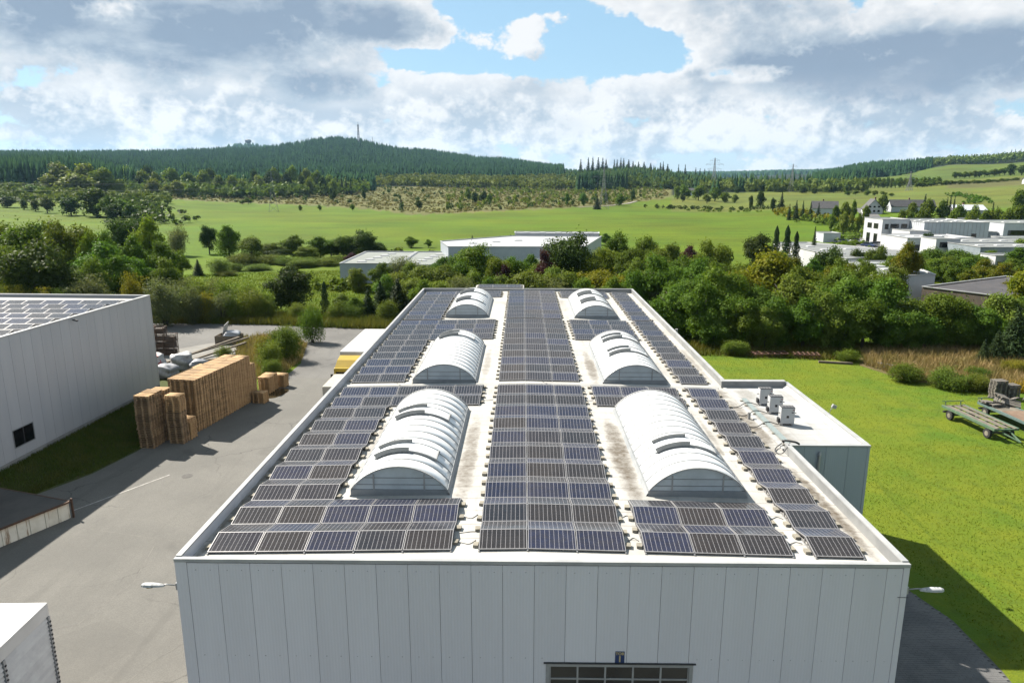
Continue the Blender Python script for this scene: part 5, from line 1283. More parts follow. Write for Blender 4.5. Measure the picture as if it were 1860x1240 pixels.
# the long block: columns two deep, face towards the road
A = R(-9.2)           # block turned a little off the hall axis
fx, fy = -26.05, 54.0
ax = Vector((math.cos(A), math.sin(A), 0)); ay = Vector((-math.sin(A), math.cos(A), 0))
singles = 0; rest = []
NZ = 30
for k in range(11):                       # along the block
    nz = NZ if k < 10 else 24
    for d in range(2):                    # depth
        if d == 1 and k > 9: continue
        c = Vector((fx, fy, 0)) - ax * (0.62 + d * 1.23) + ay * (0.42 + k * 0.825)
        jx, jy, ja = rnd.uniform(-0.02, 0.02), rnd.uniform(-0.015, 0.015), 0
        for z in range(nz):
            if z % 15 == 0:
                jx, jy, ja = rnd.uniform(-0.035, 0.035), rnd.uniform(-0.012, 0.012), rnd.uniform(-0.008, 0.008)
            p = c + ax * (jx + rnd.uniform(-0.012, 0.012)) + ay * (jy + rnd.uniform(-0.006, 0.006))
            zz = 0.022 + z * 0.1432 + (0.01 if z >= 15 else 0)
            if (d == 0 and k < 5) or (d == 1 and k < 1) or (z == nz - 1 and k < 9):
                pallet_at((p.x, p.y, zz), A + ja, PALLET, "pallet in the long block's %s row, %s layer up, %s column from the front stacks" % ("road-side" if d == 0 else "inner", WORDS[z], WORDS[k]), "pallets in the long block"); singles += 1
            else:
                rest.append((p.x, p.y, zz, A + ja))
for k in range(5):                        # a lower row behind, its tops grey
    for d in (2,):
        c = Vector((fx, fy, 0)) - ax * (0.62 + d * 1.25) + ay * (2.6 + k * 0.83)
        for z in range(27): rest.append((c.x + rnd.uniform(-0.02, 0.02), c.y, 0.022 + z * 0.1432, A))
# front stacks, darker and uneven
FSN = ["verge-side front stack farthest from the long block", "second verge-side front stack", "verge-side front stack next to the long block", "tall road-side front stack", "half-height road-side front stack"]
FS = [(-28.35, 50.7, 29, 15), (-28.25, 51.65, 29, 15), (-28.2, 52.6, 28, 14), (-26.55, 51.7, 27, 13), (-26.4, 52.65, 12, 12)]
for si, (x, y, n, brk) in enumerate(FS):
    dx = dy = 0.0; a = R(-6)
    for z in range(n):
        if z == brk:
            dx += rnd.uniform(-0.12, 0.08); dy += rnd.uniform(-0.1, 0.1)
        if z % 5 == 0:
            a = R(-6 + rnd.uniform(-3, 3)); dx += rnd.uniform(-0.05, 0.05)
        p = (x + dx + rnd.uniform(-0.035, 0.035), y + dy + rnd.uniform(-0.02, 0.02), 0.022 + z * 0.1432)
        if singles < 296:
            pallet_at(p, a, PALLET_T if z < n - 1 else PALLET, "weathered pallet in the %s, %s layer up" % (FSN[si], WORDS[z]), "pallets in the front stacks"); singles += 1
        else:
            rest.append((*p, a))
for (x, y, n) in ((-23.95, 61.9, 7), (-24.5, 65.0, 11), (-24.45, 65.95, 11), (-23.75, 67.0, 9)):
    for z in range(n):
        rest.append((x + rnd.uniform(-0.03, 0.03), y + rnd.uniform(-0.03, 0.03), 0.022 + z * 0.1432, A + rnd.uniform(-0.02, 0.02)))
joined_pallets(rest, "pallet_pile", M_PAL, "remaining pallets packed behind and at the end of the block", "pallets")

# ------------------------------------------------------------------ loading ramp
U = Vector((-0.44, -0.898, 0)); Vv = Vector((-0.952, 0.305, 0))
dk = thing("loading_dock", "low concrete loading dock with rust-stained cream side wall and dark top", "loading dock", (-27.15, 38.95, 0))
o_ = Vector((0, 0, 0))
poly = [o_, o_ + U * 9, o_ + U * 9 + Vv * 9, o_ + Vv * 9]
def rusty():
    m = bpy.data.materials.new("stained concrete"); m.use_nodes = True
    t = m.node_tree; N = NT(t); b = t.nodes['Principled BSDF']; b.inputs['Roughness'].default_value = 0.9
    pos = N.n('ShaderNodeNewGeometry').outputs['Position']
    col = N.mix(N.ramp(N.noise(pos, 0.9, 5, 0.6), 0.3, 0.7), (0.46, 0.43, 0.35), (0.58, 0.55, 0.47))
    col = N.mix(N.ramp(N.noise(N.vmath('MULTIPLY', pos, (3.5, 3.5, 0.35)), 1.0, 5, 0.7), 0.52, 0.66, 0.0, 0.85), col, (0.16, 0.085, 0.035))
    z = N.sep(pos)[2]
    col = N.mix(N.ramp(z, 0.75, 1.05, 0.0, 0.5), col, (0.30, 0.17, 0.07))
    t.links.new(col, b.inputs['Base Color']); return m
M_RUST = rusty()
MB().prism([(p.x, p.y) for p in poly], 0.0, 1.02).build("dock_body", M_RUST, dk)
MB().prism([(p.x, p.y) for p in [Vv * 0.02 + U * 0.02, U * 8.98 + Vv * 0.02, U * 8.98 + Vv * 8.98, U * 0.02 + Vv * 8.98]], 1.021, 1.10).build("dock_top", mat("dark wet screed", (0.060, 0.056, 0.052), (0.10, 0.092, 0.082), 0.6, 0.75), dk)
k = 0; s = 0.12
while s < 8.6:
    w = 0.62 + 0.3 * ((k * 37) % 5) / 5
    a = U * s - Vv * 0.045; c = U * (s + w - 0.04) - Vv * 0.045
    MB().prism([(a.x, a.y), (c.x, c.y), ((c + Vv * 0.046).x, (c + Vv * 0.046).y), ((a + Vv * 0.046).x, (a + Vv * 0.046).y)], 0.02, 0.98).build("wall_slab", M_RUST, dk, bevel=0.01)
    s += w; k += 1
for (a, c) in ((Vv * -0.06, U * 9 + Vv * -0.06), (U * -0.04, Vv * 9 + U * -0.04)):
    MB().bar((a.x, a.y, 1.06), (c.x, c.y, 1.06), 0.10, 0.10).build("edge_angle", mat("rusty steel", (0.16, 0.075, 0.035), (0.09, 0.05, 0.03), 4, 0.8), dk)
pp = U * -0.1 + Vv * -0.1
MB().box(pp.x - 0.05, pp.x + 0.05, pp.y - 0.05, pp.y + 0.05, 0.02, 1.25).build("corner_post", MATS["rusty steel"], dk)

# ------------------------------------------------------------------ white slatted container in the yard
tr = thing("slatted_container", "white container with slatted sides and smooth white roof standing in the asphalt yard", "container", (-18.3, 24.2, 0), R(2.5))
M_WHT = mat("trailer white", (0.78, 0.78, 0.77), (0.70, 0.70, 0.69), 1.0, 0.45)
MB().box(-2.5, 0.03, -9.0, 0.0, 3.86, 3.96).build("container_roof", M_WHT, tr, bevel=0.02)
MB().box(-2.48, -0.08, -8.98, -0.02, 0.20, 3.855).build("body_core", mat("container shade grey", (0.14, 0.145, 0.15), None, rough=0.7), tr)
MB().box(-0.078, 0.02, -9.0, 0.0, 3.42, 3.855).build("top_rail", M_WHT, tr)
M_SLAT = mat("slat white", (0.70, 0.72, 0.73), (0.60, 0.62, 0.63), 2.0, 0.5, rand=0.08)
for (ya, yb) in ((-2.58, -0.12), (-5.03, -2.72), (-7.43, -5.17)):
    me_ = MB().add([(-0.077, ya, 0), (0.020, ya, 0.012), (-0.040, ya, 0.150), (-0.077, ya, 0.155), (-0.077, yb, 0), (0.020, yb, 0.012), (-0.040, yb, 0.150), (-0.077, yb, 0.155)],
                   [(0, 1, 2, 3), (7, 6, 5, 4), (1, 5, 6, 2), (0, 4, 5, 1), (2, 6, 7, 3)]).mesh("side_slat", M_SLAT)
    for r in range(18):
        o = bpy.data.objects.new("side_slat", me_); o.location = (0, 0, 0.24 + r * 0.175); o.rotation_euler = (0, 0, rnd.uniform(-0.004, 0.004)); link(o, tr)
for y in (-0.06, -2.65, -5.1, -7.5):
    MB().box(-0.076, 0.045, y - 0.055, y + 0.055, 0.12, 3.40).build("side_post", mat("post grey", (0.42, 0.43, 0.44), None, rough=0.5), tr)
    for z in range(16):
        MB().box(0.046, 0.085, y - 0.03, y + 0.03, 0.30 + z * 0.19, 0.36 + z * 0.19).build("latch", M_DARKM, tr)
for (x, y) in ((-2.2, -8.6), (-0.3, -8.6), (-2.2, -0.4), (-0.3, -0.4)):
    MB().box(x - 0.15, x + 0.15, y - 0.15, y + 0.15, 0.02, 0.20).build("foot_block", MATS["rusty steel"], tr)
mat("tyre rubber", (0.022, 0.022, 0.023), None, rough=0.85)

# ------------------------------------------------------------------ lorry behind the hall
lo_ = thing("lorry", "lorry with long white trailer and yellow cab on the far road behind hall parapet", "lorry", (-16.2, 63.0, 0), R(-0.5))
MB().box(-1.25, 1.25, 2.6, 13.2, 1.1, 3.9).build("trailer_box", M_WHT, lo_, bevel=0.03)
MB().box(-1.1, 1.1, 2.6, 13.1, 0.75, 1.09).build("trailer_chassis", M_DARKM, lo_)
M_YCAB = mat("lorry yellow", (0.62, 0.43, 0.02), (0.56, 0.38, 0.02), 1.0, 0.4)
MB().box(-1.2, 1.2, 0.0, 2.0, 0.6, 2.95).build("cab_body", M_YCAB, lo_, bevel=0.08)
MB().add([(-1.15, 0.3, 2.96), (1.15, 0.3, 2.96), (1.15, 1.95, 2.96), (-1.15, 1.95, 2.96), (-1.05, 0.9, 3.5), (1.05, 0.9, 3.5), (1.05, 1.95, 3.7), (-1.05, 1.95, 3.7)], [(0, 3, 2, 1), (4, 5, 6, 7), (0, 1, 5, 4), (1, 2, 6, 5), (2, 3, 7, 6), (3, 0, 4, 7)]).build("roof_spoiler", M_YCAB, lo_)
MB().box(-1.0, 1.0, -0.012, 0.02, 1.75, 2.6).build("windscreen", MATS["dark window glass"], lo_)
for s_ in (-1, 1):
    MB().box(s_ * 1.21, s_ * 1.23, 0.35, 1.2, 1.8, 2.5).build("side_window", MATS["dark window glass"], lo_)
    MB().box(s_ * 0.95 - 0.15, s_ * 0.95 + 0.15, -0.02, 0.02, 0.8, 1.0).build("headlight", mat("lamp glass", (0.6, 0.6, 0.58), None, rough=0.1), lo_)
    MB().box(s_ * 1.42 - 0.1, s_ * 1.42 + 0.1, 0.05, 0.15, 1.8, 2.35).build("mirror", M_DARKM, lo_)
    for y in (0.7, 3.6, 9.6, 10.9, 12.2):
        MB().tube([(s_ * 1.05 - 0.15, y, 0.52), (s_ * 1.05 + 0.15, y, 0.52)], 0.50, 16).build("wheel", MATS["tyre rubber"], lo_)
fb = thing("tarpaulin_trailer", "pale beige covered platform trailer standing in front of the yellow lorry", "trailer", (-16.0, 58.2, 0), 0)
MB().box(-1.2, 1.2, 0, 4.2, 1.0, 1.15).build("platform", mat("pale platform", (0.55, 0.50, 0.40), (0.46, 0.40, 0.30), 1.0, 0.8), fb)
MB().box(-1.18, 1.18, 0.05, 4.15, 1.151, 2.6).build("load_cover", mat("beige tarpaulin", (0.62, 0.58, 0.48), (0.54, 0.50, 0.42), 0.8, 0.7), fb, bevel=0.1)
for s_ in (-1, 1):
    for y in (1.2, 2.6):
        MB().tube([(s_ * 0.95 - 0.12, y, 0.5), (s_ * 0.95 + 0.12, y, 0.5)], 0.49, 14).build("wheel", MATS["tyre rubber"], fb)

# ------------------------------------------------------------------ storage corner: crates, bags, timber
M_CRATE = mat("rusty crate steel", (0.21, 0.12, 0.075), (0.13, 0.085, 0.06), 3, 0.8, rand=0.2)
def crate_thing(loc, a, label):
    t = thing("wire_crate", label, "crate", loc, a, "rusty crates at the storage hall corner")
    w, d, h = 0.6, 0.5, 0.82
    fr = MB()
    for sx in (-1, 1):
        for sy in (-1, 1):
            fr.box(sx * w - 0.03, sx * w + 0.03, sy * d - 0.03, sy * d + 0.03, 0, h)
    for z in (0.06, h - 0.02):
        for s_ in (-1, 1):
            fr.box(-w + 0.031, w - 0.031, s_ * d - 0.022, s_ * d + 0.022, z - 0.022, z + 0.018); fr.box(s_ * w - 0.022, s_ * w + 0.022, -d + 0.031, d - 0.031, z - 0.022, z + 0.018)
    fr.build("crate_frame", M_CRATE, t)
    me = MB()
    for s_ in (-1, 1):
        for k in range(1, 6):
            x = -w + 2 * w * k / 6; me.box(x - 0.012, x + 0.012, s_ * d - 0.01, s_ * d + 0.01, 0.085, h - 0.045)
        for k in range(1, 5):
            y = -d + 2 * d * k / 5; me.box(s_ * w - 0.01, s_ * w + 0.01, y - 0.012, y + 0.012, 0.085, h - 0.045)
        for z in (0.28, 0.52):
            me.box(-w + 0.03, w - 0.03, s_ * d - 0.014, s_ * d + 0.014, z - 0.014, z + 0.014)
    me.build("wire_mesh", M_CRATE, t, 'stuff')
    MB().box(-w + 0.035, w - 0.035, -d + 0.035, d - 0.035, 0.07, 0.09).build("crate_floor", M_CRATE, t)
    MB().box(-w + 0.08, w - 0.1, -d + 0.1, d - 0.08, 0.092, 0.45 + rnd.uniform(0, 0.25)).build("crate_load", mat("mixed scrap", (0.16, 0.115, 0.085), (0.09, 0.075, 0.065), 5, 0.85), t)
lv = ["bottom", "second", "third", "top"]
for c in range(3):
    for z in range(4 if c < 2 else 3):
        crate_thing((-43.4 + c * 1.25 + rnd.uniform(-0.04, 0.04), 80.0 + rnd.uniform(-0.1, 0.1), 0.01 + z * 0.83), rnd.uniform(-0.05, 0.05), "rusty wire crate, %s of the %s crate stack from the storage hall wall" % (lv[z], WORDS[c]))

def lump(name, loc, size, m, label, cat, seed, rz_=0.0):
    """a slack sack or sheet: a box of many faces pushed in and out"""
    bm = bmesh.new(); bmesh.ops.create_cube(bm, size=1.0)
    bmesh.ops.subdivide_edges(bm, edges=bm.edges[:], cuts=7, use_grid_fill=True)
    r = random.Random(seed)
    ph = [r.uniform(0, 6.28) for _ in range(9)]
    for v in bm.verts:
        p = v.co
        n = p.normalized() * 0.62
        q = p.lerp(n, 0.55)
        k = 0.10 * math.sin(7 * p.x + ph[0]) * math.sin(6 * p.y + ph[1]) + 0.08 * math.sin(11 * p.z + ph[2] + 5 * p.x) + 0.06 * math.sin(17 * p.y + ph[3])
        q = q * (1 + k)
        v.co = Vector((q.x * size[0], q.y * size[1], max((q.z + 0.5) * size[2], 0.0)))
    me = bpy.data.meshes.new(name); bm.to_mesh(me); bm.free(); me.materials.append(m); me.shade_smooth()
    o = bpy.data.objects.new(name, me); o.location = loc; o.rotation_euler = (0, 0, rz_); link(o)
    return tag(o, label, cat)
M_BAGW = mat("bag white", (0.62, 0.62, 0.63), (0.36, 0.36, 0.38), 2.2, 0.6, 0.4, 4, lo=0.45, hi=0.7)
M_BAGR = mat("bag red white", (0.60, 0.60, 0.60), (0.50, 0.035, 0.035), 0.75, 0.6, 0.3, 4, lo=0.50, hi=0.53)
M_BAGG = mat("bag silver", (0.42, 0.44, 0.48), (0.26, 0.27, 0.30), 1.5, 0.5, 0.4, 3)
lump("bulk_bag", (-38.6, 71.6, 0), (1.9, 1.6, 2.1), M_BAGR, "slack red and white bulk bag beside the storage hall corner", "bag", 1)
lump("bulk_bag", (-36.6, 73.4, 0), (2.0, 1.6, 1.7), M_BAGW, "crumpled white bulk bag between the red bag and the timber", "bag", 2, 0.4)
lump("bulk_bag", (-36.7, 70.2, 0), (2.2, 1.5, 1.3), M_BAGG, "silver-grey sagging bag lying in front of the red bag", "bag", 3, -0.3)
lump("bulk_bag", (-34.6, 73.0, 0), (1.7, 1.3, 1.1), M_BAGG, "small grey bag beside the leaning beams", "bag", 4, 0.7)
lump("bulk_bag", (-37.8, 69.0, 0), (1.0, 0.9, 0.9), M_BAGW, "little white bag at the foot of the storage hall corner", "bag", 5)
lump("foil_heap", (-36.2, 86.0, 0.55), (1.7, 1.5, 0.95), mat("foil sheet", (0.66, 0.68, 0.72), (0.48, 0.50, 0.55), 1.2, 0.4), "heap of pale plastic sheeting on top of the timber crate", "sheeting", 6, 0.3)
M_BEAM = mat("old beam wood", (0.25, 0.20, 0.14), (0.16, 0.13, 0.095), 2.0, 0.9, rand=0.15)
tc = thing("timber_crate", "open timber crate holding pale plastic sheeting by the bushes", "crate", (-36.6, 86.0, 0))
for (x0, x1, y0, y1) in ((-1.4, 1.4, -1.0, -0.95), (-1.4, 1.4, 0.95, 1.0), (-1.4, -1.35, -0.949, 0.949), (1.35, 1.4, -0.949, 0.949)):
    for z in range(4):
        MB().box(x0, x1, y0, y1, 0.02 + z * 0.27, 0.27 + z * 0.27).build("board", M_BEAM, tc)
tag(MB().cbox((0, 0, 0.6), (0.06, 1.2, 2.2), Matrix.Rotation(R(20), 3, 'Y') @ Matrix.Rotation(R(18), 3, 'X')).build("white_board", mat("white board", (0.75, 0.74, 0.70), None, rough=0.5)), "bright white board standing up out of the timber crate", "board").location = (-37.2, 86.4, 0.9)
for i, (a, c, w_) in enumerate((((-38.9, 74.2, 0.45), (-34.4, 83.8, 1.25), "longest, touching the crate"), ((-37.5, 74.0, 0.30), (-33.2, 82.6, 0.85), "lowest of three"), ((-38.4, 75.4, 0.62), (-33.6, 84.4, 1.05), "on top of three"), ((-36.0, 76.4, 0.12), (-32.6, 79.4, 0.12), "short, flat on the ground"), ((-40.2, 76.0, 0.1), (-36.4, 77.2, 0.1), "flat, by the crates"))):
    o = MB(a).bar(a, c, 0.28, 0.16).build("timber_beam", M_BEAM); o.location = a
    tag(o, "old grey timber beam near the bulk bags, %s" % w_, "beam", "beams by the bags")
for i, (x, y) in enumerate(((-38.0, 75.6), (-35.6, 79.6), (-34.2, 83.4))):
    tag(MB((x, y, 0)).box(x - 0.6, x + 0.6, y - 0.25, y + 0.25, 0, (0.38, 0.62, 0.95)[i]).box(x - 0.7, x + 0.5, y - 0.3, y + 0.3, (0.38, 0.62, 0.95)[i] + 0.002, (0.38, 0.62, 0.95)[i] + 0.1).build("support_block", M_BEAM), "rough timber block under the beams, %s from the bulk bags" % WORDS[i], "timber", "blocks under the beams")

# ------------------------------------------------------------------ farm trailers and scrap on the lawn
M_GRN = mat("faded green paint", (0.10, 0.20, 0.12), (0.16, 0.24, 0.15), 3, 0.6)
M_GRN2 = mat("faded teal paint", (0.12, 0.20, 0.19), (0.17, 0.25, 0.24), 3, 0.6)
M_DECK = mat("grey deck plank", (0.27, 0.235, 0.18), (0.18, 0.155, 0.12), 2.4, 0.9, rand=0.2)
def farm_trailer(loc, a, L, W, m, label, planks, gap):
    t = thing("flatbed_trailer", label, "farm trailer", loc, a, "farm trailers on the lawn")
    for s_ in (-1, 1):
        MB().box(s_ * W / 2 - 0.06, s_ * W / 2 + 0.06, -L / 2, L / 2, 0.82, 1.02).build("side_beam", m, t)
    for k in range(7):
        y = -L / 2 + 0.05 + k * (L - 0.1) / 6
        MB().box(-W / 2 + 0.061, W / 2 - 0.061, y - 0.05, y + 0.05, 0.83, 0.96).build("cross_member", m, t)
    n = planks
    for k in range(n):
        if gap and k in gap: continue
        x = -W / 2 + 0.08 + (k + 0.5) * (W - 0.16) / n; w = (W - 0.16) / n * 0.44
        MB().box(x - w, x + w, -L / 2 + rnd.uniform(0, 0.3), L / 2 - rnd.uniform(0, 0.2), 0.961, 1.0).build("deck_plank", M_DECK, t)
    for y in (-L / 2 + 0.75, L / 2 - 1.0):
        MB().box(-W / 2 + 0.1, W / 2 - 0.1, y - 0.06, y + 0.06, 0.36, 0.48).build("axle", M_DARKM, t)
        for s_ in (-1, 1):
            wh = MB().tube([(s_ * (W / 2 - 0.05) - 0.11, y, 0.40), (s_ * (W / 2 - 0.05) + 0.11, y, 0.40)], 0.39, 20).build("wheel", MATS["tyre rubber"], t, bevel=0.03)
            MB().tube([(s_ * (W / 2 - 0.05) - 0.118, y, 0.40), (s_ * (W / 2 - 0.05) + 0.118, y, 0.40)], 0.20, 14).build("rim", mat("rim pale", (0.36, 0.33, 0.27), (0.22, 0.18, 0.14), 6, 0.7), wh)
            MB().box(s_ * (W / 2 - 0.25) - 0.04, s_ * (W / 2 - 0.25) + 0.04, y - 0.3, y + 0.3, 0.49, 0.82).build("spring_hanger", m, t)
    b = MB(); b.bar((-0.35, -L / 2, 0.7), (0, -L / 2 - 1.5, 0.45), 0.08); b.bar((0.35, -L / 2, 0.7), (0, -L / 2 - 1.5, 0.45), 0.08)
    b.build("drawbar", m, t)
    MB().box(-W / 2, W / 2, L / 2 + 0.06, L / 2 + 0.10, 1.28, 1.34).build("tail_bar", m, t)
    for s_ in (-1, 1):
        MB().box(s_ * W / 2 * 0.7 - 0.03, s_ * W / 2 * 0.7 + 0.03, L / 2 + 0.001, L / 2 + 0.059, 0.9, 1.34).build("tail_post", m, t)
    MB().box(-W / 2 - 0.1, -W / 2 + 0.5, L / 2 - 0.4, L / 2 - 0.25, 0.45, 0.60).build("step_box", M_DARKM, t)
    return t
farm_trailer((37.35, 55.9, 0.012), R(5.5), 6.1, 1.95, M_GRN, "faded green flatbed farm trailer with gapped grey planks on the lawn", 7, (2, 5))
farm_trailer((41.0, 56.6, 0.012), R(4), 6.6, 2.1, M_GRN2, "teal flatbed trailer loaded with broken pallets next to the green one", 8, None)
# brown sheets on the second trailer, broken pallets on top of it
tag(MB((41.0, 55.0, 1.015)).box(40.1, 42.0, 53.6, 57.2, 1.015, 1.06).build("rusty_sheet", mat("brown ply", (0.30, 0.20, 0.13), (0.22, 0.14, 0.09), 1.5, 0.8)), "brown sheet lying on the teal farm trailer", "sheet").location = (41.0, 55.0, 1.015)
for i, (x, y, z, a, tx, ty, w_) in enumerate(((40.4, 58.6, 1.02, 0.2, 0.03, 0.02, "lying flat at the trailer's tail"), (40.9, 58.9, 1.22, 0.9, 0.12, -0.05, "tilted on the flat one"), (41.9, 58.7, 1.10, -0.4, 0.5, 0.2, "leaning steeply"), (42.3, 59.3, 1.2, 1.3, -0.4, 0.3, "at the pile's far side"), (41.4, 59.3, 1.45, 0.3, 0.25, 0.3, "topmost"), (40.0, 59.1, 1.05, 1.5, 0.02, 0.15, "over the trailer edge"))):
    o = bpy.data.objects.new("broken_pallet", PALLET_G); o.location = (x, y, z + 0.12); o.rotation_euler = (tx, ty, a); link(o)
    tag(o, "splintered grey pallet on the teal trailer, %s" % w_, "pallet", "broken pallets on the trailer")
for c, (x, y) in enumerate(((44.3, 64.2), (45.6, 64.3))):
    for z in range(12 if c == 0 else 9):
        pallet_at((x + rnd.uniform(-0.05, 0.05), y + rnd.uniform(-0.05, 0.05), 0.02 + z * 0.1435), R(8 + rnd.uniform(-4, 4)), PALLET_G, "sun-bleached grey pallet, %s up in the %s stack by the lawn's dry scrub" % (WORDS[z], "taller" if c == 0 else "shorter"), "bleached pallets on the lawn")
for i, (x, y, tx) in enumerate(((46.6, 62.0, 1.2), (46.9, 61.5, 1.15), (45.9, 62.4, 0.35))):
    o = bpy.data.objects.new("leaning_pallet", PALLET_G); o.location = (x, y, 0.55 if i < 2 else 0.3); o.rotation_euler = (tx, 0, 0.4 + 0.2 * i); link(o)
    tag(o, "grey pallet leaning at a slant beside the bleached stacks, %s of three" % WORDS[i], "pallet", "leaning pallets")
# bright scrap heap at the lawn edge
for i in range(9):
    a = (39.4 + rnd.uniform(-0.7, 0.7), 75.0 + rnd.uniform(-0.5, 0.5), 0.1 + 0.06 * i)
    c = (a[0] + rnd.uniform(-0.9, 0.9), a[1] + rnd.uniform(-0.5, 0.5), max(0.1, a[2] + rnd.uniform(-0.3, 0.35)))
    o = MB(a).bar(a, c, 0.10, 0.07).build("scrap_bar", mat("pale scrap", (0.55, 0.56, 0.58), (0.30, 0.31, 0.33), 4, 0.5)); o.location = a
    tag(o, "pale metal bar in the small scrap heap on the lawn edge, %s from the bottom" % WORDS[i], "scrap", "bars of the scrap heap")
# rusty harrow frames lying along the tree belt
M_HAR = mat("rusted red frame", (0.20, 0.085, 0.055), (0.12, 0.06, 0.045), 3, 0.85)
for i, (x, y, a, L) in enumerate(((28.4, 79.7, 0.1, 4.2), (32.4, 79.3, -0.15, 3.0))):
    t = thing("harrow_frame", "rusty red harrow frame on the grass under the tree belt, %s" % ("longer" if i == 0 else "shorter"), "farm tool", (x, y, 0.03), a)
    for s_ in (-0.6, 0.0, 0.6):
        MB().box(-L / 2, L / 2, s_ - 0.05, s_ + 0.05, 0.42, 0.52).build("long_bar", M_HAR, t)
    for k in range(6):
        xx = -L / 2 + 0.2 + k * (L - 0.4) / 5
        MB().box(xx - 0.04, xx + 0.04, -0.7, 0.7, 0.521, 0.58).build("cross_bar", M_HAR, t)
        for s_ in (-0.6, 0.0, 0.6):
            MB().tube([(xx, s_, 0.42), (xx + 0.05, s_, 0.0)], 0.025, 5).build("tine", M_HAR, t)
o = MB((33.9, 76.9, 0)).bar((33.0, 77.2, 0.12), (36.4, 76.4, 0.14), 0.3, 0.22).build("fallen_log", M_BEAM); o.location = (33.9, 76.9, 0)
tag(o, "weathered log lying at the lawn's far edge", "log")
po = MB((14.9, 67.5, 0)).tube([(14.9, 67.5, 0), (14.9, 67.5, 5.8)], 0.14, 10).build("post", mat("pale post", (0.45, 0.45, 0.43), None, rough=0.7)); po.location = (14.9, 67.5, 0); po.name = "light_post"
tag(po, "pale concrete post standing between the hall and the tree belt", "post")

# ------------------------------------------------------------------ trees
def rand_dirs(n):
    v = RNG.normal(size=(n, 3)); return v / np.linalg.norm(v, axis=1, keepdims=True)
def leaf_quads(P, nrm, size, aspect=0.62):
    """diamond leaves at P (n,3) facing nrm, random roll"""
    n = len(P)
    r = RNG.normal(size=(n, 3)); u = np.cross(nrm, r); u /= (np.linalg.norm(u, axis=1, keepdims=True) + 1e-9)
    v = np.cross(nrm, u)
    s = size * RNG.uniform(0.6, 1.35, n)[:, None]
    fold = nrm * s * 0.16
    V = np.stack([P - u * s, P - v * s * aspect + fold, P + u * s, P + v * s * aspect + fold], 1).reshape(-1, 3)
    return V, np.arange(4 * n)
def crown_points(blobs, n, shell=0.62):
    """points spread through overlapping lobes, mostly near their surfaces"""
    B = np.array(blobs)          # x y z rx rz
    w = B[:, 3] ** 2; w = w / w.sum()
    k = RNG.choice(len(B), n, p=w)
    d = rand_dirs(n)
    lowest = B[k, 2] < 4.2                      # lobes near the ground keep their undersides
    d[:, 2] = np.where((d[:, 2] < -0.35) & ~lowest, -d[:, 2] * 0.6, d[:, 2])
    rad = np.where(RNG.uniform(size=n) < shell, RNG.uniform(0.82, 1.10, n), RNG.uniform(0.3, 0.9, n))
    P = B[k, :3] + d * np.stack([B[k, 3] * rad, B[k, 3] * rad, B[k, 4] * rad], 1)
    return P, d
def lobes(cz, rx, rz, n, r0, r1, flat=1.0, low=0.0):
    out = []
    for i in range(n):
        d = rand_dirs(1)[0]
        q = RNG.uniform(0.45, 1.0)
        r = RNG.uniform(r0, r1)
        x, y, z = d[0] * (rx - r * 0.8) * q, d[1] * (rx - r * 0.8) * q, cz + d[2] * (rz - r * 0.8) * q
        out.append((x, y, max(z, low + r * 0.5), r, r * flat))
    out.append((0, 0, cz, rx * 0.62, rz * 0.62))
    return out
def trunk_mesh(h, r, limbs, top, spread, m):
    b = MB()
    b.tube([(0, 0, -0.1), (0.04, 0.02, h * 0.25), (-0.03, 0.05, h * 0.5), (0.02, 0, h * 0.8)], [r * 1.25, r, r * 0.75, r * 0.3], 8)
    for i in range(limbs):
        a = 2 * math.pi * i / limbs + rnd.uniform(-0.4, 0.4); z0 = h * rnd.uniform(0.28, 0.5)
        b.tube([(0, 0, z0), (math.cos(a) * spread * 0.4, math.sin(a) * spread * 0.4, z0 + top * 0.28), (math.cos(a) * spread * 0.8, math.sin(a) * spread * 0.8, z0 + top * 0.45)], [r * 0.5, r * 0.32, r * 0.12], 6)
    return b.mesh("trunk", m, True)
M_BARK = mat("bark", (0.10, 0.085, 0.065), (0.055, 0.045, 0.035), 4, 0.9, 0.4, 20, stretch=(1, 1, 0.25))
PROTO = {}
def proto(kind, variants, fn):
    PROTO[kind] = [fn(i) for i in range(variants)]
# every prototype is 10 m tall and 10 m wide before scaling (trunk, crown)
def broad(n, size, lob, r0, r1, cz=5.1, rx=4.7, rz=4.8, low=0.35, lmb=6, shell=0.62, up=0.35):
    def fn(i):
        bl = lobes(cz, rx, rz, lob, r0, r1, 0.9, low)
        P, d = crown_points(bl, n, shell)
        # loose sprays beyond the lobes and a few bare gaps, so the outline stays ragged
        m_ = int(n * 0.14)
        ctr = np.array([0, 0, cz]); out = P[:m_] - ctr
        P[:m_] = ctr + out * RNG.uniform(1.02, 1.22, (m_, 1))
        for _ in range(9):
            g_ = rand_dirs(1)[0] * np.array([rx, rx, rz]) * 0.95 + ctr
            q_ = np.linalg.norm(P - g_, axis=1) < RNG.uniform(0.5, 0.95)
            P[q_] = ctr + (P[q_] - ctr) * 0.55
        P[:, 2] = np.clip(P[:, 2], low * 0.6, 10.2 + 0.3 * RNG.normal(size=len(P)))
        nr = d * 0.8 + RNG.normal(size=P.shape) * 0.55 + np.array([0, 0, up]); nr /= np.linalg.norm(nr, axis=1, keepdims=True)
        V, I = leaf_quads(P, nr, size)
        return np_mesh("crown", V, 4, I, None), trunk_mesh(8.0, 0.28, lmb, 8.0, 3.6, M_BARK)
    return fn
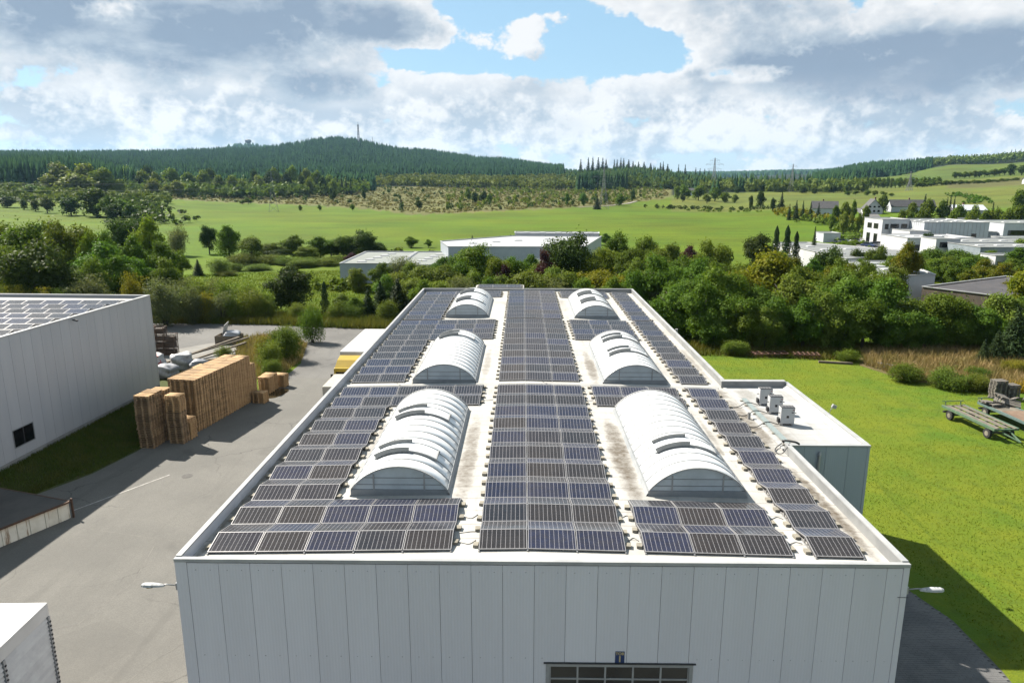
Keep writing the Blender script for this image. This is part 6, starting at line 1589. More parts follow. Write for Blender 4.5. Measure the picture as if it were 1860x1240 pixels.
def spruce(n, size):
    def fn(i):
        P = []; Nn = []
        lev = 26
        for l in range(lev):
            t_ = l / (lev - 1); z = 0.5 + 9.3 * t_; rad = (1 - t_) ** 0.85 * 4.5 + 0.18
            nb = max(5, int(16 * (1 - t_) + 4)); a0 = RNG.uniform(0, 6.28)
            for k in range(nb):
                a = a0 + 2 * math.pi * k / nb + RNG.uniform(-0.2, 0.2); L = rad * RNG.uniform(0.7, 1.12)
                m_ = max(3, int(n / (lev * 12) * (L / 2.2 + 0.4)))
                s = RNG.uniform(0.12, 1.0, m_)
                x = np.cos(a) * L * s + RNG.normal(size=m_) * 0.16; y = np.sin(a) * L * s + RNG.normal(size=m_) * 0.16
                zz = z - 0.35 * L * s + 0.18 * L * s * s + RNG.normal(size=m_) * 0.10
                P.append(np.stack([x, y, zz], 1))
                nn = np.tile(np.array([np.cos(a) * 0.35, np.sin(a) * 0.35, 0.9]), (m_, 1)) + RNG.normal(size=(m_, 3)) * 0.4
                Nn.append(nn)
        P = np.concatenate(P); Nn = np.concatenate(Nn); Nn /= np.linalg.norm(Nn, axis=1, keepdims=True)
        P[:, 2] = np.maximum(P[:, 2], 0.15)
        V, I = leaf_quads(P, Nn, size, 0.45)
        b = MB(); b.tube([(0, 0, -0.1), (0, 0, 5), (0, 0, 9.7)], [0.26, 0.16, 0.03], 7)
        return np_mesh("crown", V, 4, I, None), b.mesh("trunk", M_BARK, True)
    return fn
def column(n, size):
    def fn(i):
        z = RNG.uniform(0.2, 10, n); t_ = z / 10
        rad = 4.6 * np.power(np.clip(1 - t_, 0, 1), 0.55) * np.clip(t_ * 6 + 0.5, 0, 1) * (0.85 + 0.2 * np.sin(z * 2.3 + i))
        a = RNG.uniform(0, 6.283, n); s = np.where(RNG.uniform(size=n) < 0.7, RNG.uniform(0.85, 1.1, n), RNG.uniform(0.2, 0.9, n))
        P = np.stack([np.cos(a) * rad * s, np.sin(a) * rad * s, z], 1)
        nr = np.stack([np.cos(a), np.sin(a), 0.5 * np.ones(n)], 1) + RNG.normal(size=(n, 3)) * 0.5; nr /= np.linalg.norm(nr, axis=1, keepdims=True)
        V, I = leaf_quads(P, nr, size)
        b = MB(); b.tube([(0, 0, -0.1), (0, 0, 9)], [0.3, 0.05], 7)
        return np_mesh("crown", V, 4, I, None), b.mesh("trunk", M_BARK, True)
    return fn
def shrub(n, size, spiky):
    def fn(i):
        bl = []
        for k in range(11):
            a = RNG.uniform(0, 6.28); q = RNG.uniform(0.1, 1.0) ** 0.6 * 3.1; r = RNG.uniform(1.3, 2.1)
            bl.append((math.cos(a) * q, math.sin(a) * q, RNG.uniform(2.2, 6.2) * (1 - 0.09 * q), r, r * 1.5))
        bl.append((0, 0, 3.6, 3.0, 3.6))
        P, d = crown_points(bl, n, 0.6)
        m_ = int(n * spiky)
        k = RNG.integers(0, len(bl), m_); Bk = np.array(bl)[k]
        tip = RNG.uniform(0, 1, m_)
        sp = RNG.normal(size=(m_, 2)) * 0.5
        P[:m_, 0] = Bk[:, 0] + sp[:, 0] * (1 + tip); P[:m_, 1] = Bk[:, 1] + sp[:, 1] * (1 + tip); P[:m_, 2] = Bk[:, 2] + Bk[:, 4] * (0.6 + 0.75 * tip)
        P[:, 2] = np.clip(P[:, 2], 0.05, 10.2)
        nr = d * 0.6 + RNG.normal(size=P.shape) * 0.6 + np.array([0, 0, 0.3]); nr /= np.linalg.norm(nr, axis=1, keepdims=True)
        V, I = leaf_quads(P, nr, size, 0.42)
        b = MB()
        for q in range(6):
            a = q * 1.05; b.tube([(0.2 * math.cos(a), 0.2 * math.sin(a), -0.05), (1.2 * math.cos(a), 1.2 * math.sin(a), 3.0), (1.9 * math.cos(a), 1.9 * math.sin(a), 5.6)], [0.16, 0.1, 0.03], 6)
        return np_mesh("crown", V, 4, I, None), b.mesh("trunk", M_BARK, True)
    return fn
proto('broad', 4, broad(13000, 0.19, 24, 1.2, 2.1))
proto('tall', 2, broad(13000, 0.19, 28, 1.0, 1.8, 5.2, 4.6, 4.9, 0.3))
proto('belt', 3, broad(15000, 0.20, 30, 1.1, 2.0, 4.8, 4.8, 5.1, 0.05, shell=0.68))
proto('shrub', 3, shrub(9000, 0.19, 0.18))
proto('spruce', 2, spruce(7000, 0.22))
proto('column', 1, column(4500, 0.22))
proto('farbroad', 3, broad(1900, 0.44, 16, 1.3, 2.2, 4.9, 4.7, 4.9, 0.2, 4))
proto('farspruce', 2, spruce(1500, 0.42))
LM = {
 'oak': leaf_mat("oak leaves", (0.091, 0.153, 0.018), (0.167, 0.231, 0.030)),
 'dark': leaf_mat("dark leaves", (0.043, 0.079, 0.017), (0.079, 0.125, 0.024)),
 'green': leaf_mat("green leaves", (0.098, 0.178, 0.020), (0.155, 0.251, 0.033)),
 'poplar': leaf_mat("poplar leaves", (0.150, 0.225, 0.022), (0.215, 0.275, 0.034)),
 'willow': leaf_mat("willow leaves", (0.140, 0.175, 0.075), (0.205, 0.235, 0.105)),
 'bush': leaf_mat("bush leaves", (0.120, 0.180, 0.024), (0.192, 0.246, 0.041)),
 'yellowbush': leaf_mat("yellow bush leaves", (0.170, 0.190, 0.018), (0.260, 0.235, 0.030)),
 'redbush': leaf_mat("red bush leaves", (0.42, 0.14, 0.08), (0.50, 0.22, 0.13)),
 'purple': leaf_mat("purple leaves", (0.058, 0.024, 0.034), (0.095, 0.042, 0.046)),
 'light': leaf_mat("light leaves", (0.140, 0.205, 0.026), (0.205, 0.260, 0.046)),
 'yellow': leaf_mat("yellowing leaves", (0.144, 0.180, 0.014), (0.261, 0.255, 0.018)),
 'autumn': leaf_mat("autumn leaves", (0.102, 0.143, 0.014), (0.204, 0.189, 0.018)),
 'belt': leaf_mat("belt leaves", (0.088, 0.167, 0.021), (0.149, 0.235, 0.034)),
 'spruce': leaf_mat("spruce needles", (0.026, 0.052, 0.018), (0.050, 0.086, 0.026), trans=0.12),
 'far': leaf_mat("far needles", (0.020, 0.052, 0.026), (0.062, 0.112, 0.042), trans=0.1, scale=0.03, spec=0.0),
 'farleaf': leaf_mat("far leaves", (0.110, 0.165, 0.034), (0.180, 0.225, 0.056), trans=0.3, scale=0.04, spec=0.03),
}
SHAPE = {'oak': 'broad', 'dark': 'broad', 'green': 'tall', 'poplar': 'tall', 'willow': 'shrub', 'bush': 'shrub', 'yellowbush': 'shrub', 'redbush': 'shrub', 'purple': 'tall', 'light': 'belt',
         'yellow': 'belt', 'autumn': 'tall', 'belt': 'belt', 'spruce': 'spruce', 'column': 'column', 'round': 'belt', 'smallfir': 'spruce'}
LEAF = {'column': 'spruce', 'round': 'dark', 'smallfir': 'spruce'}
NAME = {'oak': 'oak_tree', 'dark': 'maple_tree', 'green': 'ash_tree', 'poplar': 'poplar_tree', 'willow': 'willow_shrub', 'bush': 'hazel_shrub', 'yellowbush': 'yellow_shrub', 'redbush': 'red_shrub',
        'purple': 'copper_beech', 'light': 'birch_tree', 'yellow': 'lime_tree', 'autumn': 'chestnut_tree', 'belt': 'hornbeam_tree', 'spruce': 'spruce_tree', 'column': 'cypress_tree', 'round': 'round_maple', 'smallfir': 'young_fir'}
LOOK = {'oak': 'olive-green broad tree', 'dark': 'dark green dense tree', 'green': 'mid-green upright tree', 'poplar': 'tall yellow-green poplar', 'willow': 'silvery grey-green willow', 'bush': 'leafy green shrub', 'yellowbush': 'yellowish shrub',
        'redbush': 'small reddish shrub', 'purple': 'dark purple-leaved tree', 'light': 'light green feathery tree', 'yellow': 'yellow-green broad tree', 'autumn': 'tree with rusty autumn tips', 'belt': 'dense leafy belt tree',
        'spruce': 'dark pointed spruce', 'column': 'slim dark cypress', 'round': 'ball-shaped dark tree', 'smallfir': 'tiny dark fir'}
WHERE = {'yardwood': 'in the grove behind the storage hall', 'meadowedge': 'along the meadow edge beyond the gravel road', 'hedge': 'in the hedge along the gravel road', 'behind': 'right behind the solar hall', 'lawnbelt': 'in the belt behind the lawn',
         'village': 'among the works buildings', 'field': 'at the near edge of the green field', 'heath': 'on the brown heath', 'fieldtrees': 'between the far meadows', 'villagefar': 'among the village houses', 'avenue': 'in the tree rows on the far slope',
         'leftbelt': 'on the hedge bank between green fields', 'hillfoot': 'at the foot of the wooded hill', 'skyline': 'on the far skyline ridge'}
CROWN_CACHE = {}
def crown_mesh(shape, v, leaf):
    key = (shape, v, leaf)
    if key not in CROWN_CACHE:
        me = PROTO[shape][v][0].copy(); me.materials.clear(); me.materials.append(LM[leaf]); CROWN_CACHE[key] = me
    return CROWN_CACHE[key]
ordn = {}
from collections import Counter
tot = Counter((t_[0], t_[1]) for t_ in TREES)
rank = {}
for key in tot:
    for i, t_ in enumerate(sorted((q for q in TREES if (q[0], q[1]) == key), key=lambda q: q[2] / q[3])):
        rank[t_] = i
for (kind, grove, x, y, h, w) in TREES:
    r = math.hypot(x, y)
    shape = SHAPE[kind]
    if r > 260:
        shape = 'farspruce' if shape in ('spruce', 'column') else 'farbroad'
    v = rnd.randrange(len(PROTO[shape]))
    leaf = LEAF.get(kind, kind)
    z = float(terrain_z(x, y))
    label = "%s %s" % (LOOK[kind], WHERE[grove])
    if tot[(kind, grove)] > 1:
        label = "%s, %s from storage hall" % (label, WORDS[rank[(kind, grove, x, y, h, w)]])
    t = thing(NAME[kind], label, "shrub" if 'shrub' in NAME[kind] else "tree", (x, y, z), rnd.uniform(0, 6.28), "%ss %s" % (NAME[kind].replace('_', ' '), WHERE[grove]))
    sx = w / 9.6; sz = h / 9.9
    c = bpy.data.objects.new("crown", crown_mesh(shape, v, leaf)); c.scale = (sx, sx * rnd.uniform(0.9, 1.1), sz); link(c, t)
    tk = bpy.data.objects.new("trunk", PROTO[shape][v][1]); tk.scale = (min(sx, sz) * 1.0, min(sx, sz) * 1.0, sz); link(tk, t)

# shrubs on the planted island beside the yard road
for i, (x, y, h, w, k, lab) in enumerate([(-27.0, 73.0, 3.6, 3.6, 'bush', "leafy green shrub on the planted island, beside the pallet block"), (-26.8, 77.5, 4.6, 4.4, 'bush', "tallest green shrub in the middle of the planted island"), (-28.2, 82.5, 3.6, 3.8, 'bush', "green shrub on the planted island near its far end"),
                                           (-26.3, 86.5, 5.0, 4.0, 'green', "bushy sapling at the road end of the planted island"), (-33.2, 76.0, 2.4, 2.2, 'bush', "young green sapling between timber beams and pallet block"), (-31.4, 70.6, 1.5, 2.3, 'poplar', "low bright green bush behind the pallet block"),
                                           (-25.9, 70.2, 2.2, 2.6, 'bush', "low shrub at the yard corner of the planted island"), (-29.8, 79.5, 2.6, 3.0, 'yellowbush', "yellowish shrub at the back of the planted island"),
                                           (41.5, 67.6, 2.3, 4.6, 'bush', "olive broom shrub at the edge of the dry scrub"), (38.9, 69.9, 2.0, 4.4, 'oak', "brown-green broom shrub nearest the scrap heap"), (44.2, 66.9, 1.9, 3.6, 'bush', "low broom shrub next to the bleached pallets"),
                                           (46.5, 70.5, 1.6, 3.0, 'oak', "small olive shrub in the dry grass"), (24.6, 80.8, 2.0, 3.8, 'bush', "overgrown shrub beside the rusty harrow"), (36.5, 78.0, 1.5, 3.6, 'oak', "brown shrub at the lawn's far edge"), (52, 73, 1.8, 3.2, 'yellowbush', "yellow flowering shrub in the dry grass")]):
    t = thing(NAME[k] if k in ('bush', 'yellowbush') else 'broom_shrub', lab, "shrub", (x, y, 0.0), rnd.uniform(0, 6))
    c = bpy.data.objects.new("crown", crown_mesh('shrub', i % 3, k)); c.scale = (w / 9.6, w / 9.6, h / 9.9); link(c, t)
    tk = bpy.data.objects.new("stems", PROTO['shrub'][i % 3][1]); tk.scale = (w / 9.6, w / 9.6, h / 9.9); link(tk, t)

# ------------------------------------------------------------------ woods and ground cover
def simple_tree(kind):
    """low-cost tree for woods, unit height and unit width"""
    if kind == 'fir':
        vv = []; ff = []
        for (z0, z1, r) in ((0.05, 0.62, 0.5), (0.32, 0.84, 0.36), (0.62, 1.0, 0.21)):
            k = len(vv); n = 5; a0 = RNG.uniform(0, 6)
            for j in range(n):
                a = a0 + 2 * math.pi * j / n; q = r * RNG.uniform(0.75, 1.15); vv.append((math.cos(a) * q, math.sin(a) * q, z0 + RNG.uniform(-0.05, 0.05)))
            vv.append((RNG.uniform(-.03, .03), RNG.uniform(-.03, .03), z1))
            for j in range(n): ff.append((k + j, k + (j + 1) % n, k + n))
        return np.array(vv), np.array(ff)
    P, d = crown_points(lobes(0.52, 0.48, 0.48, 7, 0.16, 0.24, 1.0, 0.05), 26, 0.9)
    nr = d + RNG.normal(size=P.shape) * 0.35; nr /= np.linalg.norm(nr, axis=1, keepdims=True)
    V, I = leaf_quads(P, nr, 0.17, 0.8)
    q = I.reshape(-1, 4)
    return V, np.concatenate([q[:, [0, 1, 2]], q[:, [0, 2, 3]]])
def wood(name, spots, kind, hr, wr, m, label, cat='wood', nvar=4):
    """spots (n,2) in metres; one joined object that reads as a mass"""
    var = [simple_tree(kind) for _ in range(nvar)]
    z = terrain_z(spots[:, 0], spots[:, 1])
    n = len(spots); pick = RNG.integers(0, nvar, n); Vs = []; Is = []; off = 0
    for k in range(nvar):
        s = np.where(pick == k)[0]
        if not len(s): continue
        v, f = var[k]
        h = RNG.uniform(*hr, len(s)); w = RNG.uniform(*wr, len(s)); a = RNG.uniform(0, 6.28, len(s))
        ca, sa = np.cos(a)[:, None], np.sin(a)[:, None]
        X = (v[None, :, 0] * ca - v[None, :, 1] * sa) * w[:, None] + spots[s, 0:1]
        Y = (v[None, :, 0] * sa + v[None, :, 1] * ca) * w[:, None] + spots[s, 1:2]
        Z = v[None, :, 2] * h[:, None] + z[s][:, None] - 0.3
        Vs.append(np.stack([X, Y, Z], -1).reshape(-1, 3))
        Is.append((f[None] + (np.arange(len(s)) * len(v))[:, None, None] + off).reshape(-1))
        off += len(s) * len(v)
    me = np_mesh(name, np.concatenate(Vs), 3, np.concatenate(Is), m)
    o = bpy.data.objects.new(name, me); link(o, None, 'stuff')
    o['label'] = label; o['category'] = cat
    return o
def area(b0, b1, r0, r1, spacing, keep=None):
    """even scatter in a sector of land between two bearings and two distances (functions of bearing)"""
    rmax = r1 if not callable(r1) else max(r1(b) for b in np.linspace(b0, b1, 20))
    n = int(rmax * rmax * math.radians(b1 - b0) / 2 / spacing ** 2)
    b = RNG.uniform(b0, b1, n); r = rmax * np.sqrt(RNG.uniform(0, 1, n))
    lo = r0 if not callable(r0) else np.array([r0(q) for q in b]); hi = r1 if not callable(r1) else np.array([r1(q) for q in b])
    k = (r > lo) & (r < hi)
    if keep is not None: k &= keep(b, r)
    x, y = polar(b[k], r[k])
    return np.stack([x, y], 1)
ip = lambda xs, ys: (lambda b: float(np.interp(b, xs, ys)))
wood("spruce_forest", area(-36, 3.2, ip([-36, -30, -12, -9, 3], [1250, 1150, 1180, 1330, 1400]), ip([-36, -10, 3], [2750, 2700, 2500]), 9.6), 'fir', (12, 27), (6.5, 10.5), LM['far'], "dark spruce forest covering the long hill with the radio mast", nvar=5)
wood("mixed_forest", area(-12, 4.2, ip([-12, -7, 4], [1020, 1000, 960]), ip([-12, 4], [1330, 1420]), 8.5), 'leaf', (9, 15), (8, 12), LM['farleaf'], "pale green young woodland below the spruce hill")
wood("spruce_wood", area(-46, -28.2, 800, ip([-46, -30, -28], [1120, 1080, 900]), 6.8), 'fir', (20, 28), (6, 9), LM['far'], "tall dark spruce wood on the rise behind the field hedges")
wood("hillfoot_wood", area(-29, -12.2, ip([-29, -20, -12.5], [760, 690, 760]), ip([-29, -12], [1180, 1060]), 8.0), 'leaf', (9, 16), (8, 13), LM['farleaf'], "bushy broadleaf wood at the foot of the spruce hill")
wood("hillfoot_spruce", area(-29, -11.5, 860, 1150, 11), 'fir', (14, 22), (6, 9), LM['far'], "spruces mixed into the hill-foot wood")
wood("scrub_wood", area(-46, -26, 560, 800, 9.5), 'leaf', (4, 9), (5, 9), LM['farleaf'], "grey-green scrub below the tall spruce wood", 'scrub')
wood("valley_wood", area(3.4, 14.5, ip([3, 5, 14], [1010, 1000, 860]), ip([3, 14], [1600, 1350]), 8.2), 'leaf', (9, 16), (7, 11), LM['farleaf'], "mixed woodland on the low ridge behind the heath")
wood("valley_spruce", area(3.4, 14.5, ip([3, 14], [1080, 880]), ip([3, 14], [1600, 1350]), 14), 'fir', (14, 22), (6, 9), LM['far'], "spruces scattered through the low ridge woodland")
wood("spruce_stand", area(4.2, 8.1, 920, 985, 4.6), 'fir', (21, 26), (5, 7), LM['far'], "compact dark spruce stand at the edge of the heath", 'wood')
wood("lane_wood", area(13.5, 25, ip([13, 20, 25], [840, 800, 760]), ip([13, 18, 25], [1250, 1050, 850]), 9.0), 'leaf', (9, 16), (8, 12), LM['farleaf'], "broadleaf wood along the valley lane")
wood("lane_spruce", area(13.5, 25, 830, 1000, 15), 'fir', (15, 22), (6, 8), LM['far'], "spruces standing in the valley lane wood")
wood("ridge_wood", area(21.5, 29, ip([21, 25, 29], [1060, 1350, 1560]), ip([21, 29], [2100, 2000]), 8.5), 'fir', (14, 22), (7, 10), LM['far'], "dark conifer wood running up the far grassy slope")
wood("ridge_hedge", area(28, 48, ip([28, 34, 48], [1700, 1790, 1880]), 2050, 9.5), 'leaf', (10, 17), (9, 13), LM['farleaf'], "wood along the top of the grassy slope")
wood("far_forest", area(3, 30, 4200, 5600, 34), 'fir', (22, 34), (30, 44), LM['far'], "distant blue forest ridge closing the valley", 'forest')
wood("far_forest_left", area(-22, -12, 4300, 4800, 34), 'fir', (22, 40), (30, 44), LM['far'], "blue wooded knoll behind the spruce hill", 'forest').name = "knoll_forest"
edge_r = ip(EDGE_B, EDGE_R)
LM['heath'] = leaf_mat("heath leaves", (0.135, 0.150, 0.040), (0.200, 0.185, 0.065), trans=0.3, scale=0.03)
wood("heath_shrubs", area(-28, 11.3, lambda b: edge_r(b) + 8, 1010, 6.2), 'leaf', (0.6, 2.4), (1.5, 5.0), LM['heath'], "low shrubs dotted over the brown heath", 'shrubs')
wood("heath_saplings", area(-6, 11.0, lambda b: edge_r(b) + 40, 990, 17), 'leaf', (3, 6.5), (3, 5.5), LM['light'], "loose saplings on the heath", 'shrubs')
wood("heath_dark_shrubs", area(-28, 11.0, lambda b: edge_r(b) + 10, 1000, 32), 'leaf', (2.5, 6), (3, 6), LM['dark'], "dark thorn bushes on the heath", 'shrubs')
# hedgerows on the meadows
def hedge_line(name, pts, w, sp, hr, wr, m, label):
    P = []
    for a, c in zip(pts[:-1], pts[1:]):
        L = math.hypot(c[0] - a[0], c[1] - a[1]); n = int(L / sp)
        for i in range(n):
            s = (i + RNG.uniform(0, 1)) / n
            P.append((a[0] + (c[0] - a[0]) * s + RNG.normal() * w, a[1] + (c[1] - a[1]) * s + RNG.normal() * w))
    return wood(name, np.array(P), 'leaf', hr, wr, m, label, 'hedge')
hedge_line("field_hedge", [(92, 520), (152, 470), (170, 462)], 2.0, 2.0, (2, 4), (3, 5), LM['dark'], "trimmed dark hedge across the far meadow")
hedge_line("field_hedge", [(112, 480), (146, 440)], 1.5, 3.2, (1.5, 3), (2, 4), LM['green'], "short broken hedge below the trimmed hedge")
hedge_line("bank_hedge", [(150, 420), (146, 360), (143, 310), (150, 285)], 4.0, 1.3, (2, 5), (3, 5.5), LM['yellowbush'], "rusty green hedge bank running down to the works road")
hedge_line("bank_hedge", [(146, 400), (138, 340), (133, 300), (126, 262)], 3.0, 1.6, (2, 5), (3, 5), LM['bush'], "green hedge bank beside the works road")
hedge_line("bank_hedge", [(126, 262), (108, 240), (98, 214)], 2.5, 1.1, (1.0, 3.0), (2, 4), LM['bush'], "shrubby slope above the flat-roofed works")
hedge_line("village_hedge", [(330, 560), (300, 480), (270, 440)], 3.0, 2.5, (2, 4), (3, 5), LM['green'], "hedge climbing the meadow beside the village")
hedge_line("roadside_scrub", [(-330, 600), (-255, 470), (-200, 370), (-165, 330)], 7.0, 1.3, (2, 6), (4, 8), LM['dark'], "scrubby bank between the green fields")
hedge_line("village_garden_hedge", [(190, 330), (230, 330), (275, 340)], 14.0, 0.9, (2, 5), (4, 6), LM['oak'], "garden shrubs around the village houses")
hedge_line("meadow_scrub", [(-62, 196), (-44, 192), (-30, 196)], 3.0, 1.0, (1.2, 3.0), (2.5, 4.5), LM['bush'], "scrub in front of the meadow trees")
hedge_line("bramble_patch", [(-38, 133), (-30, 131), (-22, 129)], 1.8, 0.22, (1.2, 2.6), (1.5, 3.0), LM['oak'], "brown-green bramble patch on the near meadow")

# tall weeds, dry grass, lawn tufts: blades
def blades(name, P, h, w, m, label, lean=0.35, cat='grass', zf=None):
    n = len(P); a = RNG.uniform(0, 6.283, n); hh = RNG.uniform(*h, n); ww = RNG.uniform(*w, n)
    d = np.stack([np.cos(a), np.sin(a), np.zeros(n)], 1); l = RNG.normal(size=(n, 2)) * lean
    zb = terrain_z(P[:, 0], P[:, 1]) if zf is None else zf(P)
    base = np.concatenate([P, zb[:, None] + 0.008], 1)
    tip = base + np.stack([l[:, 0] * hh, l[:, 1] * hh, hh], 1)
    V = np.stack([base - d * ww[:, None], base + d * ww[:, None], tip], 1).reshape(-1, 3)
    o = bpy.data.objects.new(name, np_mesh(name, V, 3, np.arange(3 * n), m)); link(o, None, 'stuff')
    o['label'] = label; o['category'] = cat
    return o
def in_poly(P, poly):
    x, y = P[:, 0], P[:, 1]; c = np.zeros(len(P), bool); n = len(poly)
    for i in range(n):
        x0, y0 = poly[i]; x1, y1 = poly[(i + 1) % n]
        t_ = ((y0 > y) != (y1 > y)) & (x < (x1 - x0) * (y - y0) / (y1 - y0 + 1e-12) + x0)
        c ^= t_
    return c
def fill(poly, n):
    q = np.array(poly); lo = q.min(0); hi = q.max(0)
    P = RNG.uniform(lo, hi, (int(n), 2)); return P[in_poly(P, poly)]
LM['blade'] = leaf_mat("grass blades", (0.090, 0.168, 0.010), (0.165, 0.200, 0.012), 0.0, 0.35, 0.35)
LM['dry'] = leaf_mat("dry grass blades", (0.40, 0.30, 0.14), (0.27, 0.235, 0.085), 0.0, 0.5, 0.25)
LM['weed'] = leaf_mat("weed leaves", (0.105, 0.135, 0.024), (0.180, 0.165, 0.040), 0.0, 0.35, 0.3)
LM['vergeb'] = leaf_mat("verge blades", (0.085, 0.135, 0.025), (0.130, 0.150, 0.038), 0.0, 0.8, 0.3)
LM['gold'] = leaf_mat("golden flowers", (0.55, 0.36, 0.02), (0.42, 0.30, 0.03), 0.0, 2.0, 0.2)
blades("lawn_tufts", np.concatenate([fill([(20.5, 22), (46, 22), (46, 52), (20.5, 52)], 40000), fill([(20.5, 52), (60, 52), (60, 81), (20.5, 83)], 30000)]), (0.04, 0.10), (0.012, 0.03), LM['blade'], "short uneven grass of the lawn beside the hall", 0.8)
blades("dry_grass", fill([(39.5, 70.5), (37.6, 76), (40, 82), (62, 84), (64, 67), (52, 66.5), (45, 67)], 26000), (0.35, 1.15), (0.03, 0.07), LM['dry'], "tall dry brown grass at the lawn's far corner")
blades("golden_weeds", fill([(47, 65.5), (58, 66), (58, 69), (48, 68)], 2600), (0.5, 1.0), (0.05, 0.10), LM['gold'], "golden flowering weeds behind the bleached pallets")
blades("belt_undergrowth", fill([(16, 80.5), (24, 80), (36, 78.2), (40, 81.5), (62, 83), (62, 86), (16, 86)], 15000), (0.2, 0.9), (0.03, 0.08), LM['weed'], "weedy undergrowth along the foot of the tree belt")
blades("roadside_weeds", fill([(-58, 98.8), (-36, 97.2), (-18.5, 94), (-14, 93), (-14, 99), (-36, 105), (-60, 106)], 42000), (0.3, 1.25), (0.03, 0.09), LM['weed'], "tall yellow-green weeds along the gravel road")
blades("island_weeds", fill([(-30.5, 70), (-25.2, 69.5), (-24.8, 77), (-26.6, 85), (-31, 92), (-36.5, 88), (-33, 79)], 12000), (0.2, 0.95), (0.03, 0.07), LM['dry'], "dry weeds on the planted island")
def bank_z(P):
    xo = np.interp(P[:, 1], [q[1] for q in BANK_OUT], [q[0] for q in BANK_OUT]); xi = np.interp(P[:, 1], [q[1] for q in BANK_IN], [q[0] for q in BANK_IN])
    s = np.clip((P[:, 0] - xo) / (xi - xo), 0, 1); z = np.interp(P[:, 1], [q[1] for q in BANK_IN], BANK_Z)
    return z * s * s * (3 - 2 * s)
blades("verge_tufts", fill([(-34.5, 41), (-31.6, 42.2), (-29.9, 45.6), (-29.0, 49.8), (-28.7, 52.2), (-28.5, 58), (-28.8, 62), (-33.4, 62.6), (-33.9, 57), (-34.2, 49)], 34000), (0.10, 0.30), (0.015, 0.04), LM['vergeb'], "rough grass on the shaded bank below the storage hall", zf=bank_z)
blades("meadow_grass", fill([(-62, 107), (-14, 102), (-14, 150), (-40, 160), (-75, 150)], 45000), (0.1, 0.4), (0.03, 0.08), LM['blade'], "long grass on the near meadow")

# ------------------------------------------------------------------ works and village buildings
M_WW = mat("white render", (0.812, 0.819, 0.840), (0.700, 0.714, 0.742), 0.4, 0.6)
M_LG = mat("light sheet wall", (0.700, 0.742, 0.798), (0.784, 0.826, 0.868), 0.4, 0.5)
M_PB = mat("pale blue wall", (0.532, 0.588, 0.658), (0.602, 0.658, 0.728), 0.5, 0.5)
M_BG = mat("slate blue wall", (0.280, 0.329, 0.378), (0.350, 0.399, 0.448), 0.5, 0.5)
M_GR = mat("grey felt roof", (0.22, 0.235, 0.235), (0.28, 0.295, 0.29), 0.25, 0.8)
M_GR2 = mat("green grey felt roof", (0.23, 0.26, 0.24), (0.29, 0.315, 0.295), 0.25, 0.8)
M_WR = mat("white sheet roof", (0.60, 0.61, 0.62), (0.52, 0.53, 0.545), 0.3, 0.5)
M_BR = mat("dark slate roof", (0.050, 0.045, 0.050), (0.085, 0.075, 0.078), 0.6, 0.75)
M_WIN = MATS["dark window glass"]
M_BRW = mat("brown boarding", (0.11, 0.085, 0.065), (0.16, 0.12, 0.09), 0.8, 0.85)
M_DOME = mat("dome white", (0.66, 0.67, 0.68), (0.60, 0.61, 0.62), 1.0, 0.4)
